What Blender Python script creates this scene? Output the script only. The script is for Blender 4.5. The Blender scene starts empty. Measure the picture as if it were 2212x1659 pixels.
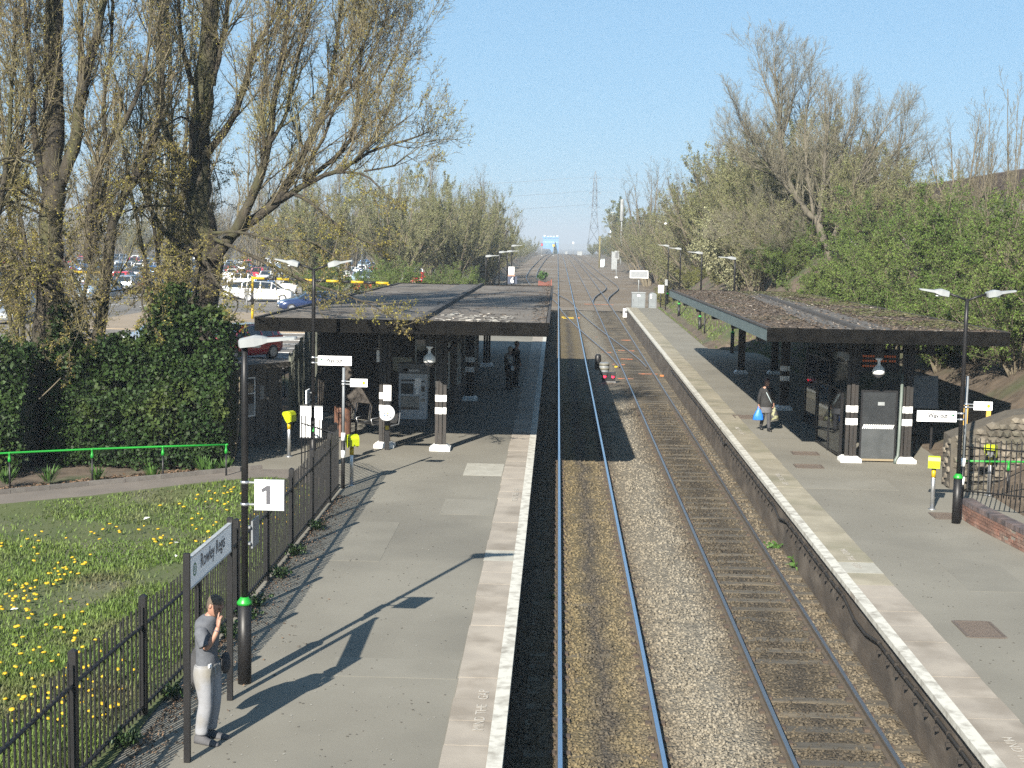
import bpy, bmesh, math, random
import numpy as np
from mathutils import Vector, Matrix
PI = math.pi
R = math.radians
rnd = random.Random(11)
rng = np.random.default_rng(11)
SC = bpy.context.scene
COL = SC.collection

# ------------------------------------------------------------------ camera, sky, sun, exposure
SLOPE = .01602                                   # the line climbs gently away from the footbridge
PITCH, YAW, ROLL = R(5.6279), R(1.7379), R(1.1)
fw = Vector((-math.sin(YAW)*math.cos(PITCH), math.cos(YAW)*math.cos(PITCH), -math.sin(PITCH)))
rt = Vector((math.cos(YAW), math.sin(YAW), 0)); up = rt.cross(fw)
rt2 = rt*math.cos(ROLL) + up*math.sin(ROLL); up2 = up*math.cos(ROLL) - rt*math.sin(ROLL)
cam_d = bpy.data.cameras.new('camera'); cam = bpy.data.objects.new('camera', cam_d); COL.objects.link(cam)
mw = Matrix.Identity(4)
for i in range(3):
    mw[i][0], mw[i][1], mw[i][2] = rt2[i], up2[i], -fw[i]
mw[0][3], mw[1][3], mw[2][3] = 0, 0, 7.7
cam.matrix_world = mw
cam_d.sensor_width = 36; cam_d.lens = 36*3058/2212; cam_d.clip_start = .1; cam_d.clip_end = 20000
SC.camera = cam
SUN_EL, SUN_AZ = R(29.0), R(199.4)               # azimuth clockwise from +Y, where the sun stands
w = bpy.data.worlds.new('World'); SC.world = w; w.use_nodes = True
nt = w.node_tree; bg = nt.nodes['Background']
sky = nt.nodes.new('ShaderNodeTexSky'); sky.sky_type = 'NISHITA'; sky.sun_disc = False
sky.sun_elevation = SUN_EL; sky.sun_rotation = SUN_AZ; sky.altitude = 150
sky.air_density = 1.0; sky.dust_density = .1; sky.ozone_density = 6
gam = nt.nodes.new('ShaderNodeGamma'); gam.inputs[1].default_value = .35; tint = nt.nodes.new('ShaderNodeVectorMath'); tint.operation = 'MULTIPLY'
tint.inputs[1].default_value = (.85, 1.26, 1.58)
nt.links.new(sky.outputs[0], gam.inputs[0]); nt.links.new(gam.outputs[0], tint.inputs[0]); nt.links.new(tint.outputs[0], bg.inputs[0]); bg.inputs[1].default_value = .1
sl = bpy.data.lights.new('sun', 'SUN'); sl.energy = 5.0; sl.angle = R(.42); sl.color = (1, .935, .82)
sun = bpy.data.objects.new('sun', sl); COL.objects.link(sun)
tosun = Vector((math.sin(SUN_AZ)*math.cos(SUN_EL), math.cos(SUN_AZ)*math.cos(SUN_EL), math.sin(SUN_EL)))
sun.rotation_euler = tosun.to_track_quat('Z', 'Y').to_euler(); sun.location = (-20, -60, 60)
SC.view_settings.view_transform = 'Standard'; SC.view_settings.look = 'None'
SC.view_settings.gamma = 1; SC.view_settings.exposure = 1.5; SC.view_settings.use_curve_mapping = False
SC.cycles.max_bounces = 6; SC.cycles.transparent_max_bounces = 8
SC.cycles.use_adaptive_sampling = True; SC.cycles.use_denoising = False

# ------------------------------------------------------------------ helpers
def T(y):
    """rail top height along the line"""
    y = np.asarray(y, float); a = np.minimum(y, 110)*SLOPE
    u = np.clip(y-110, 0, 630); a = a+.0135*u-.5*3.55e-5*u*u
    return a-.0089*np.clip(y-740, 0, 800)
def Tf(y): return float(T(y))
def PZ(y): return Tf(y)+.95                       # platform surface

class MB:
    def __init__(s): s.v = []; s.f = []; s.m = []; s.sm = []
    def add(s, v, f, m=0, smooth=False):
        o = len(s.v); s.v += [tuple(p) for p in v]
        for q in f:
            s.f.append(tuple(i+o for i in q)); s.m.append(m); s.sm.append(smooth)
        return s
    def box(s, x0, x1, y0, y1, z0, z1, m=0):
        v = [(x, y, z) for z in (z0, z1) for y in (y0, y1) for x in (x0, x1)]
        return s.add(v, [(0, 2, 3, 1), (4, 5, 7, 6), (0, 1, 5, 4), (2, 6, 7, 3), (0, 4, 6, 2), (1, 3, 7, 5)], m)
    def cbox(s, c, size, rz=0, m=0, rx=0, ry=0):
        mt = Matrix.Rotation(rz, 3, 'Z') @ Matrix.Rotation(ry, 3, 'Y') @ Matrix.Rotation(rx, 3, 'X')
        v = []
        for z in (-.5, .5):
            for y in (-.5, .5):
                for x in (-.5, .5):
                    v.append(Vector(c) + mt @ Vector((x*size[0], y*size[1], z*size[2])))
        return s.add(v, [(0, 2, 3, 1), (4, 5, 7, 6), (0, 1, 5, 4), (2, 6, 7, 3), (0, 4, 6, 2), (1, 3, 7, 5)], m)
    def rings(s, rings, m=0, smooth=True, cap=True, closed=True):
        n = len(rings[0]); v = [p for r in rings for p in r]; f = []
        for i in range(len(rings)-1):
            for j in range(n if closed else n-1):
                a, b = i*n+j, i*n+(j+1) % n
                f.append((a, b, b+n, a+n))
        s.add(v, f, m, smooth)
        if cap and closed:
            o = len(s.v)-len(v)
            s.f.append(tuple(o+j for j in reversed(range(n)))); s.m.append(m); s.sm.append(False)
            s.f.append(tuple(o+len(v)-n+j for j in range(n))); s.m.append(m); s.sm.append(False)
        return s
    def tube(s, pts, r, k=8, m=0, smooth=True, flat=1.0):
        pts = [Vector(p) for p in pts]; n = len(pts)
        rr = [r]*n if not hasattr(r, '__len__') else r
        rings = []; side = None
        for i, p in enumerate(pts):
            d = (pts[min(i+1, n-1)] - pts[max(i-1, 0)]).normalized()
            if side is None:
                side = d.cross(Vector((0, 0, 1)))
                if side.length < .05: side = Vector((1, 0, 0))
            side = (side - d*side.dot(d)).normalized(); u = side.cross(d)
            rings.append([p + side*math.cos(2*PI*j/k)*rr[i] + u*math.sin(2*PI*j/k)*rr[i]*flat for j in range(k)])
        return s.rings(rings, m, smooth)
    def lathe(s, c, prof, k=16, m=0, smooth=True):
        c = Vector(c)
        return s.rings([[c+Vector((math.cos(2*PI*j/k)*r, math.sin(2*PI*j/k)*r, z)) for j in range(k)] for r, z in prof], m, smooth)
    def prism(s, poly, a0, a1, axis='y', m=0):
        """extrude a 2D polygon along an axis: y -> poly is (x,z); x -> (y,z); z -> (x,y)"""
        def P(p, a): return {'y': (p[0], a, p[1]), 'x': (a, p[0], p[1]), 'z': (p[0], p[1], a)}[axis]
        n = len(poly); v = [P(p, a0) for p in poly]+[P(p, a1) for p in poly]
        f = [tuple(range(n)), tuple(range(2*n-1, n-1, -1))]+[(i, i+n, (i+1) % n+n, (i+1) % n) for i in range(n)]
        return s.add(v, f, m)
    def ball(s, c, rx, ry=None, rz=None, k=10, n=7, m=0, rot=None):
        ry = ry or rx; rz = rz or rx; c = Vector(c); rings = []
        for i in range(1, n):
            a = PI*i/n; ring = []
            for j in range(k):
                p = Vector((math.cos(2*PI*j/k)*math.sin(a)*rx, math.sin(2*PI*j/k)*math.sin(a)*ry, -math.cos(a)*rz))
                if rot: p = rot @ p
                ring.append(c+p)
            rings.append(ring)
        return s.rings(rings, m, True)
    def mesh(s, name, mats):
        me = bpy.data.meshes.new(name); me.from_pydata(s.v, [], s.f)
        for m in (mats if isinstance(mats, (list, tuple)) else [mats]): me.materials.append(m)
        me.polygons.foreach_set('material_index', s.m); me.polygons.foreach_set('use_smooth', s.sm)
        bm = bmesh.new(); bm.from_mesh(me); bmesh.ops.recalc_face_normals(bm, faces=bm.faces); bm.to_mesh(me); bm.free()
        me.update(); return me
    def build(s, name, mats, parent=None, loc=None, st=False):
        o = link(name, s.mesh(name, mats), parent, loc)
        if st: o['kind'] = 'stuff'
        return o

def link(name, me, parent=None, loc=None, rz=0):
    o = bpy.data.objects.new(name, me); COL.objects.link(o)
    if parent is not None: o.parent = parent
    if loc is not None: o.location = loc
    if rz: o.rotation_euler = (0, 0, rz)
    return o
def thing(name, label, cat, loc=(0, 0, 0), rz=0, group=None):
    o = bpy.data.objects.new(name, None); COL.objects.link(o); o.empty_display_size = .2
    o.location = loc; o.rotation_euler = (0, 0, rz); return tag(o, label, cat, group)
def tag(o, label, cat, group=None, kind=None):
    o['label'] = label; o['category'] = cat
    if group: o['group'] = group
    if kind: o['kind'] = kind
    return o
def struct(o, label=None, cat=None):
    o['kind'] = 'structure'
    if label: o['label'] = label
    if cat: o['category'] = cat
    return o
def stuff(o, label=None, cat=None):
    o['kind'] = 'stuff'
    if label: o['label'] = label
    if cat: o['category'] = cat
    return o
def dup(root, loc=None, rz=None, label=None, group=None):
    r = root.copy(); COL.objects.link(r)
    if loc is not None: r.location = loc
    if rz is not None: r.rotation_euler = (0, 0, rz)
    if label: r['label'] = label
    if group: r['group'] = group
    for ch in root.children:
        c = ch.copy(); COL.objects.link(c); c.parent = r
        for g in ch.children:
            d = g.copy(); COL.objects.link(d); d.parent = c
    return r
def np_mesh(name, V, F, mat, smooth=False, mi=None):
    """mesh from numpy arrays; all faces have the same corner count"""
    V = np.ascontiguousarray(V, np.float32).reshape(-1, 3); F = np.ascontiguousarray(F, np.int32); k = F.shape[1]
    me = bpy.data.meshes.new(name); me.vertices.add(len(V)); me.vertices.foreach_set('co', V.ravel())
    me.loops.add(F.size); me.loops.foreach_set('vertex_index', F.ravel())
    me.polygons.add(len(F)); me.polygons.foreach_set('loop_start', np.arange(0, F.size, k, dtype=np.int32))
    for m in (mat if isinstance(mat, (list, tuple)) else [mat]): me.materials.append(m)
    if mi is not None: me.polygons.foreach_set('material_index', np.asarray(mi, np.int32))
    if smooth: me.polygons.foreach_set('use_smooth', np.ones(len(F), bool))
    me.update(calc_edges=True); return me
FONT = None
def text_mesh(txt, size, ext=.003, name='lettering', bold=0.0):
    cu = bpy.data.curves.new(name, 'FONT'); cu.body = txt; cu.size = size; cu.extrude = ext; cu.offset = bold
    cu.align_x = 'LEFT'; cu.resolution_u = 3
    o = bpy.data.objects.new('tmp', cu); COL.objects.link(o)
    dg = bpy.context.evaluated_depsgraph_get(); me = bpy.data.meshes.new_from_object(o.evaluated_get(dg))
    bpy.data.objects.remove(o); me.name = name; return me
def text(txt, size, mat, parent, loc, rot, name='lettering', ext=.003, bold=0.0, width=None):
    me = text_mesh(txt, size, ext, name, bold)
    me.materials.clear(); me.materials.append(mat)
    o = link(name, me, parent, loc); o.rotation_euler = rot
    if width:
        xs = [v.co.x for v in me.vertices]
        if xs: o.scale.x = width/(max(xs)-min(xs))
    return o

# ------------------------------------------------------------------ materials
MATS = {}
# base colours that were matched to the place one by one; everything else is taken as written
BASE = {
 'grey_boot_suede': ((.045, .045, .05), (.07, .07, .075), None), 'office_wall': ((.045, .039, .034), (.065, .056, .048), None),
 'bare_felt': ((.085, .078, .07), (.06, .055, .05), None),
 'grey_metal_panel': ((.075, .08, .082), (.055, .06, .062), None), 'dark_glass_panel': ((.022, .024, .026), (.03, .032, .034), None), 'pale_band_cream': ((.12, .115, .09), None, None), 'old_mortar': ((.075, .065, .05), (.055, .048, .038), None), 'barrier_orange': ((.22, .055, .03), None, None), 'sleeper_buried': ((.105, .085, .053), (.07, .058, .04), None),
 'platform_asphalt': ((.138, .129, .106), (.165, .155, .128), (.112, .105, .087)), 'coping_slab': ((.285, .252, .21), (.23, .203, .17), (.18, .155, .125)),
 'coping_slab_tan': ((.25, .225, .17), (.19, .17, .125), (.15, .14, .095)), 'sleeper_timber': ((.075, .066, .05), (.05, .044, .035), (.13, .105, .07)),
 'felt_roof_grey': ((.135, .118, .098), (.085, .074, .063), (.045, .032, .022)), 'felt_roof_brown': ((.055, .038, .026), (.085, .064, .046), (.055, .055, .018)),
 'grass_blade': ((.075, .128, .019), (.115, .165, .03), (.11, .105, .05)), 'turf': ((.045, .062, .016), (.062, .075, .022), (.09, .085, .055)),
 'olive_twig': ((.125, .115, .066), (.165, .15, .09), None), 'olive_leaf': ((.125, .135, .05), (.165, .165, .075), None), 'brown_twig': ((.088, .076, .047), (.125, .108, .07), None),
 'fresh_green_leaf': ((.068, .122, .017), (.112, .158, .03), None), 'yellow_green_leaf': ((.10, .112, .022), (.13, .13, .034), None), 'evergreen_leaf': ((.018, .036, .011), (.03, .05, .016), None),
 'grey_twig': ((.108, .098, .068), (.145, .132, .094), None), 'grey_bark': ((.08, .071, .054), (.12, .107, .082), None), 'thicket_stem': ((.085, .07, .048), (.13, .11, .075), None),
 'poplar_bark': ((.022, .018, .013), (.048, .04, .028), (.05, .05, .02)), 'poplar_twig': ((.09, .075, .045), (.14, .118, .072), (.15, .138, .062)), 'poplar_bud': ((.195, .18, .026), (.175, .135, .03), None),
 'path_tarmac': ((.132, .113, .096), (.105, .091, .078), None), 'soil_and_litter': ((.05, .037, .025), (.10, .075, .052), (.04, .055, .018)), 'ivy_leaf': ((.013, .03, .007), (.026, .05, .011), (.06, .078, .017)),
 'skin': ((.30, .165, .115), (.26, .135, .095), None), 'pale_grey_joggers': ((.215, .22, .235), (.18, .185, .20), (.16, .15, .13)), 'grey_marl_shirt': ((.085, .091, .104), (.066, .071, .082), None),
 'lime_green_paint': ((.012, .23, .022), (.012, .19, .022), None), 'validator_lime': ((.33, .39, .008), None, None), 'yellow_paint': ((.42, .29, .005), (.36, .25, .008), None), 'dandelion_yellow': ((.42, .29, .004), (.40, .25, .005), None),
 'grey_green_fascia': ((.115, .15, .15), (.09, .12, .12), None), 'light_grey_paint': ((.23, .245, .25), (.19, .20, .205), None), 'grey_paint': ((.17, .185, .195), (.14, .15, .16), None), 'shed_panel': ((.12, .11, .10), (.085, .08, .073), None),
 'rubble_stone': ((.15, .13, .10), (.10, .086, .068), (.06, .055, .04)), 'red_brick': ((.17, .085, .06), (.11, .062, .046), (.2, .16, .13)), 'mortar': ((.19, .165, .135), (.14, .125, .105), None), 'car_park_tarmac': ((.10, .092, .083), (.125, .114, .10), (.17, .145, .118)),
 'tan_paving': ((.23, .18, .125), (.19, .15, .105), None), 'far_ballast': ((.125, .095, .062), (.085, .065, .044), (.15, .13, .105)), 'pale_cladding': ((.40, .40, .39), (.33, .33, .32), None), 'platform_face': ((.075, .058, .043), (.045, .036, .028), (.115, .095, .075)),
 'kerb_stone': ((.12, .11, .098), (.09, .08, .072), None), 'dry_leaf': ((.085, .052, .03), (.135, .086, .052), None), 'dead_leaf_debris': ((.065, .042, .026), (.12, .088, .058), None), 'pale_flakes': ((.25, .215, .175), (.34, .30, .26), None), 'roof_moss': ((.07, .082, .018), (.10, .095, .03), None),
 'weed_green': ((.045, .105, .016), (.06, .13, .02), None), 'dark_weed': ((.022, .05, .013), (.036, .066, .016), None), 'cabinet_grey': ((.165, .185, .195), (.135, .15, .16), None), 'solar_cells': ((.16, .17, .18), (.2, .205, .21), None), 'worn_white_line': ((.43, .42, .375), (.22, .205, .175), None), 'pale_concrete': ((.30, .29, .25), (.25, .24, .205), None),
 'faded_white_lettering': ((.35, .325, .285), (.26, .24, .205), None), 'rail_rust': ((.085, .066, .046), (.055, .045, .034), None), 'pipe_green': ((.11, .135, .12), (.09, .11, .097), None), 'cast_iron_cover': ((.085, .066, .052), (.12, .095, .078), None), 'brown_roof_edge': ((.09, .066, .052), (.07, .052, .042), None)}
def M(name, c1, c2=None, scale=6., rough=.8, bump=0., bscale=None, metal=0., detail=5., island=0., objr=0., spec=.5, c3=None, s3=1., lo=.35, hi=.65, coat=0., trans=0., stretch=None):
    if name in MATS: return MATS[name]
    if name in BASE: c1, c2, c3 = BASE[name]
    m = bpy.data.materials.new(name); m.use_nodes = True; n = m.node_tree.nodes; l = m.node_tree.links
    b = n['Principled BSDF']; b.inputs['Roughness'].default_value = rough; b.inputs['Metallic'].default_value = metal
    b.inputs['Specular IOR Level'].default_value = spec; b.inputs['Coat Weight'].default_value = coat
    geo = n.new('ShaderNodeNewGeometry'); pos = geo.outputs['Position']
    if stretch:
        mp = n.new('ShaderNodeMapping'); mp.inputs['Scale'].default_value = stretch; l.new(pos, mp.inputs['Vector']); pos = mp.outputs[0]
    def noise(sc, det=5.):
        t = n.new('ShaderNodeTexNoise'); t.inputs['Scale'].default_value = sc; t.inputs['Detail'].default_value = det
        l.new(pos, t.inputs['Vector']); return t.outputs['Fac']
    def ramp(x, a, bb):
        r = n.new('ShaderNodeMapRange'); r.inputs['From Min'].default_value = a; r.inputs['From Max'].default_value = bb
        r.clamp = True; l.new(x, r.inputs['Value']); return r.outputs[0]
    def mix(f, a, bb):
        x = n.new('ShaderNodeMix'); x.data_type = 'RGBA'
        if hasattr(f, 'links'): l.new(f, x.inputs[0])
        else: x.inputs[0].default_value = f
        for s_, vv in ((6, a), (7, bb)):
            if hasattr(vv, 'links'): l.new(vv, x.inputs[s_])
            else: x.inputs[s_].default_value = (*vv, 1)
        return x.outputs[2]
    col = None
    if c2: col = mix(ramp(noise(scale, detail), lo, hi), c1, c2)
    if c3: col = mix(ramp(noise(s3, 4.), .5, .7), col if col else c1, c3)
    def bright(fac_out, amt, base):
        hs = n.new('ShaderNodeHueSaturation'); r = n.new('ShaderNodeMapRange')
        r.inputs['To Min'].default_value = 1-amt; r.inputs['To Max'].default_value = 1+amt
        l.new(fac_out, r.inputs['Value']); l.new(r.outputs[0], hs.inputs['Value'])
        if base is not None: l.new(base, hs.inputs['Color'])
        else: hs.inputs['Color'].default_value = (*c1, 1)
        return hs.outputs[0]
    if island: col = bright(geo.outputs['Random Per Island'], island, col)
    if objr:
        oi = n.new('ShaderNodeObjectInfo'); col = bright(oi.outputs['Random'], objr, col)
    if col is not None: l.new(col, b.inputs['Base Color'])
    else: b.inputs['Base Color'].default_value = (*c1, 1)
    if bump:
        bp = n.new('ShaderNodeBump'); bp.inputs['Strength'].default_value = bump; bp.inputs['Distance'].default_value = .02
        l.new(noise(bscale or scale*6, 3.), bp.inputs['Height']); l.new(bp.outputs[0], b.inputs['Normal'])
    if trans:
        tr = n.new('ShaderNodeBsdfTranslucent'); ms = n.new('ShaderNodeMixShader'); ms.inputs[0].default_value = trans
        if col is not None: l.new(col, tr.inputs[0])
        else: tr.inputs[0].default_value = (*c1, 1)
        l.new(b.outputs[0], ms.inputs[1]); l.new(tr.outputs[0], ms.inputs[2]); l.new(ms.outputs[0], n['Material Output'].inputs[0])
    MATS[name] = m; return m
def emis(name, c, strength):
    m = bpy.data.materials.new(name); m.use_nodes = True; b = m.node_tree.nodes['Principled BSDF']
    b.inputs['Base Color'].default_value = (*c, 1); b.inputs['Emission Color'].default_value = (*c, 1); b.inputs['Emission Strength'].default_value = strength; return m
def glassy(name, tint, alpha=.25, rough=.05):
    m = bpy.data.materials.new(name); m.use_nodes = True; n = m.node_tree.nodes; l = m.node_tree.links
    g = n.new('ShaderNodeBsdfGlossy'); g.inputs['Roughness'].default_value = rough; g.inputs[0].default_value = (.9, .95, 1, 1)
    t = n.new('ShaderNodeBsdfTransparent'); t.inputs[0].default_value = (*tint, 1)
    fr = n.new('ShaderNodeLayerWeight'); fr.inputs[0].default_value = alpha
    ms = n.new('ShaderNodeMixShader'); l.new(fr.outputs['Fresnel'], ms.inputs[0]); l.new(t.outputs[0], ms.inputs[1]); l.new(g.outputs[0], ms.inputs[2])
    l.new(ms.outputs[0], n['Material Output'].inputs[0]); return m

BLACK = M('black_paint', (.007, .007, .008), (.012, .0115, .012), 3, .45, objr=.1, spec=.35)
BLACKW = M('weathered_black_paint', (.003, .003, .003), (.007, .0066, .006), 4, .8, spec=.06)
WHITE = M('white_paint', (.8, .8, .79), (.72, .72, .7), 4, .45)
WHITEW = M('worn_white_paint', (.62, .61, .57), (.3, .28, .24), 7, .8, detail=8, lo=.42, hi=.75)
SIGNW = M('sign_white', (.82, .82, .82), rough=.35)
INK = M('sign_grey_ink', (.06, .06, .07), rough=.5)
INKL = M('sign_light_ink', (.022, .022, .025), rough=.7, spec=.2)
GREENI = M('sign_green_ink', (.01, .14, .055), rough=.5)
LIME = M('lime_green_paint', (.06, .62, .09), (.05, .5, .08), 4, .4)
YGRN = M('validator_lime', (.66, .75, .02), rough=.35)
YELLOW = M('yellow_paint', (.82, .62, .01), (.75, .55, .02), 5, .45)
STEEL = M('brushed_steel', (.55, .56, .57), (.45, .46, .47), 9, .35, metal=.85)
GALV = M('galvanised_steel', (.5, .52, .53), (.38, .4, .41), 5, .5, metal=.5)
GREYP = M('grey_paint', (.33, .36, .38), (.28, .3, .32), 5, .5)
DGREY = M('dark_grey_paint', (.09, .095, .1), (.12, .12, .12), 5, .5)
LGREY = M('light_grey_paint', (.55, .56, .55), (.48, .48, .47), 4, .5)
RED = M('red_paint', (.5, .02, .02), (.4, .02, .02), 5, .4)
ORANGE = M('orange_plastic', (.8, .2, .02), rough=.5)
GLASS = glassy('shelter_glass', (.78, .82, .82), .35)
# ------------------------------------------------------------------ the ground
def sstep(a, b, x): t = np.clip((x-a)/(b-a), 0, 1); return t*t*(3-2*t)
def vnoise(x, y, s, seed=0):
    """cheap smooth value noise"""
    x = np.asarray(x)*s+17.3*seed; y = np.asarray(y)*s+9.1*seed
    xi = np.floor(x); yi = np.floor(y); fx = x-xi; fy = y-yi; fx = fx*fx*(3-2*fx); fy = fy*fy*(3-2*fy)
    h = lambda a, b: np.modf(np.abs(np.sin(a*127.1+b*311.7)*43758.5453))[0]
    return (h(xi, yi)*(1-fx)+h(xi+1, yi)*fx)*(1-fy)+(h(xi, yi+1)*(1-fx)+h(xi+1, yi+1)*fx)*fy
def BED(x): return np.interp(x, [-9, -1, -.6, -.2, .1, 1.7, 2.1, 2.6, 3.1, 3.5, 5.2, 5.5, 6.2, 8, 13],
                             [-.3, -.3, -.2, -.14, -.132, -.132, -.12, -.09, -.12, -.150, -.150, -.15, -.27, -.4, -.4])
def H(x, y):
    """natural ground level (the sheet everything stands on)"""
    x = np.asarray(x, float); y = np.asarray(y, float); t = T(y); pz = t+.95
    # left: grass at platform level, then the car park level
    left = pz - .02 + .10*vnoise(x, y, .35, 1) - .05
    carp = np.where(y < 260, 2.68, 2.68-.010*(y-260)*0)
    k = sstep(42, 47, y-.25*np.clip(-x-10, 0, 20))*sstep(-9.2, -11.0, x)
    left = left*(1-k)+carp*k
    far_l = sstep(120, 150, y)
    left = np.where(x > -9.5, left*(1-far_l)+(t-.4)*far_l, left)
    # right: level behind the platform, then an embankment
    foot = np.interp(y, [0, 36, 40, 60, 75, 80, 115, 130, 5000], [10.6, 11.2, 11.8, 12.2, 11.2, 8.6, 8.6, 12, 12])
    rise = np.clip((x-foot)*.85, 0, 5.2+.5*vnoise(x, y, .15, 4))+.12*np.clip(x-foot-6, 0, 30)*.3
    rise = rise + .15*vnoise(x, y, .6, 2)*np.clip(x-foot, 0, 1)
    nearr = sstep(30, 37, y)
    rise = rise*(.25+.75*nearr)
    right = np.where(y < 116, pz-.03, t-.4)+rise*np.interp(y, [0, 200, 420, 800], [1, .8, .25, .1])
    z = np.where(x < 2.5, left, right)
    corr = (x > -1.0) & (x < 6.1)
    z = np.where(corr, t-.55, z)
    z = np.where((y > 118) & (x > -8) & (x < 11), t-.5, z)
    z = np.where((x >= -1.6) & (x <= 6.6) & (y < 130), t-.55, z)
    z = np.where((x > np.where(y < 36, -5.3, -9.0+np.clip(y-60, 0, 70)*.03)) & (x < 2) & (y < 126), t-.3, z)
    z = np.where((x > 2) & (x < np.interp(y, [0, 36, 60, 76, 78, 116], [10.4, 10.9, 11.2, 10.7, 8.0, 7.9])) & (y < 116), t-.3, z)
    return z
SOIL = M('soil_and_litter', (.085, .062, .042), (.16, .12, .085), 2.5, .95, .6, 30, c3=(.06, .085, .03), s3=.35, detail=10)
def sheet(name, xs, ys, zf, mat, parent=None):
    X, Y = np.meshgrid(xs, ys); Z = zf(X, Y); V = np.stack([X, Y, Z], -1).reshape(-1, 3)
    nx, ny = len(xs), len(ys); i = np.arange((nx-1)*(ny-1)); a = (i//(nx-1))*nx+i % (nx-1)
    F = np.stack([a, a+1, a+nx+1, a+nx], -1)
    return link(name, np_mesh(name, V, F, mat, True), parent)
gx = np.unique(np.concatenate([-np.geomspace(46, 5000, 22), np.arange(-45, 46, .75), np.geomspace(46, 5000, 22), [-1.62, -1.6, 6.6, 6.62]]))
gy = np.unique(np.concatenate([np.arange(-30, 130, 1.0), np.arange(130, 300, 4), np.geomspace(300, 6500, 34)]))
struct(sheet('ground', gx, gy, H, SOIL), 'brown soil and leaf litter ground running to the horizon', 'ground')

# ballast
def ballast_mat(name, island, bump):
    m = bpy.data.materials.new(name); m.use_nodes = True; n = m.node_tree.nodes; l = m.node_tree.links
    b = n['Principled BSDF']; b.inputs['Roughness'].default_value = .95; b.inputs['Specular IOR Level'].default_value = .2
    g = n.new('ShaderNodeNewGeometry'); sep = n.new('ShaderNodeSeparateXYZ'); l.new(g.outputs['Position'], sep.inputs[0])
    nz = n.new('ShaderNodeTexNoise'); nz.inputs['Scale'].default_value = .8; nz.inputs['Detail'].default_value = 6; l.new(g.outputs['Position'], nz.inputs['Vector'])
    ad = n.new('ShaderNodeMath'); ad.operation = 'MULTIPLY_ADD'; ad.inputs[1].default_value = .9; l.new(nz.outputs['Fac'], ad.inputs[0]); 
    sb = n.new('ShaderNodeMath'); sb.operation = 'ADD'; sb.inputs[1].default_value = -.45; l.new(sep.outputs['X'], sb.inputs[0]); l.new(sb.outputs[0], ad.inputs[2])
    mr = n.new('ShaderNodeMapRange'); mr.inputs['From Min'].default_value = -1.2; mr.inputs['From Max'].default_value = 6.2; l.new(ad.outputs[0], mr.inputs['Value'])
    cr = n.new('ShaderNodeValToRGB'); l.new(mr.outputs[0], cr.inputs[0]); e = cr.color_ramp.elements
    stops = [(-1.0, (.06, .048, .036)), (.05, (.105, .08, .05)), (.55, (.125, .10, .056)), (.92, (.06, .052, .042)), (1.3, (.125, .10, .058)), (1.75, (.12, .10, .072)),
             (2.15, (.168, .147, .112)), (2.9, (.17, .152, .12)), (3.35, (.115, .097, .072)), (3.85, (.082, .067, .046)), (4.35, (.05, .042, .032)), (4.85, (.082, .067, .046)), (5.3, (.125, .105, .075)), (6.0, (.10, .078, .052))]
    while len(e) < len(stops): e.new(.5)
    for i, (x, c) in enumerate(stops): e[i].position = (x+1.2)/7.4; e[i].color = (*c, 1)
    hs = n.new('ShaderNodeHueSaturation'); l.new(cr.outputs[0], hs.inputs['Color']); r = n.new('ShaderNodeMapRange')
    if island:
        l.new(g.outputs['Random Per Island'], r.inputs['Value']); r.inputs['To Min'].default_value = 1-island; r.inputs['To Max'].default_value = 1+island
    else:
        n2 = n.new('ShaderNodeTexVoronoi'); n2.inputs['Scale'].default_value = 16; l.new(g.outputs['Position'], n2.inputs['Vector'])
        sx = n.new('ShaderNodeSeparateColor'); l.new(n2.outputs['Color'], sx.inputs[0]); l.new(sx.outputs[0], r.inputs['Value'])
        r.inputs['To Min'].default_value = .6; r.inputs['To Max'].default_value = 1.15
    l.new(r.outputs[0], hs.inputs['Value']); l.new(hs.outputs[0], b.inputs['Base Color'])
    if bump:
        bp = n.new('ShaderNodeBump'); bp.inputs['Strength'].default_value = .9; bp.inputs['Distance'].default_value = .04
        v = n.new('ShaderNodeTexVoronoi'); v.inputs['Scale'].default_value = 16; l.new(g.outputs['Position'], v.inputs['Vector'])
        l.new(v.outputs['Distance'], bp.inputs['Height']); l.new(bp.outputs[0], b.inputs['Normal'])
    return m
BALL = ballast_mat('ballast', 0, True); STONE = ballast_mat('ballast_stone', .29, False)
bx = np.concatenate([[-.9], np.arange(-.7, 6.0, .22), [5.95]])
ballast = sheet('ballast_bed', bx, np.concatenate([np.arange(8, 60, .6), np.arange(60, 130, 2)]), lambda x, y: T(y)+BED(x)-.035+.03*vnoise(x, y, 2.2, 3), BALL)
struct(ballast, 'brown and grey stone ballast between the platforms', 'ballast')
BALLF = M('far_ballast', (.25, .2, .14), (.15, .115, .08), .35, .95, .3, 20, c3=(.3, .27, .23), s3=.12, detail=9)
bf = sheet('ballast_bed', np.arange(-8.5, 12.6, .7), np.concatenate([np.arange(129, 300, 4), np.geomspace(304, 1500, 30)]),
           lambda x, y: T(y)-.19+.04*vnoise(x, y, .6, 3)-np.clip(np.abs(x-2.6)-8.6, 0, 9)*.2, BALLF)
struct(bf, 'weathered brown ballast of the tracks beyond the platforms', 'ballast')
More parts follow.
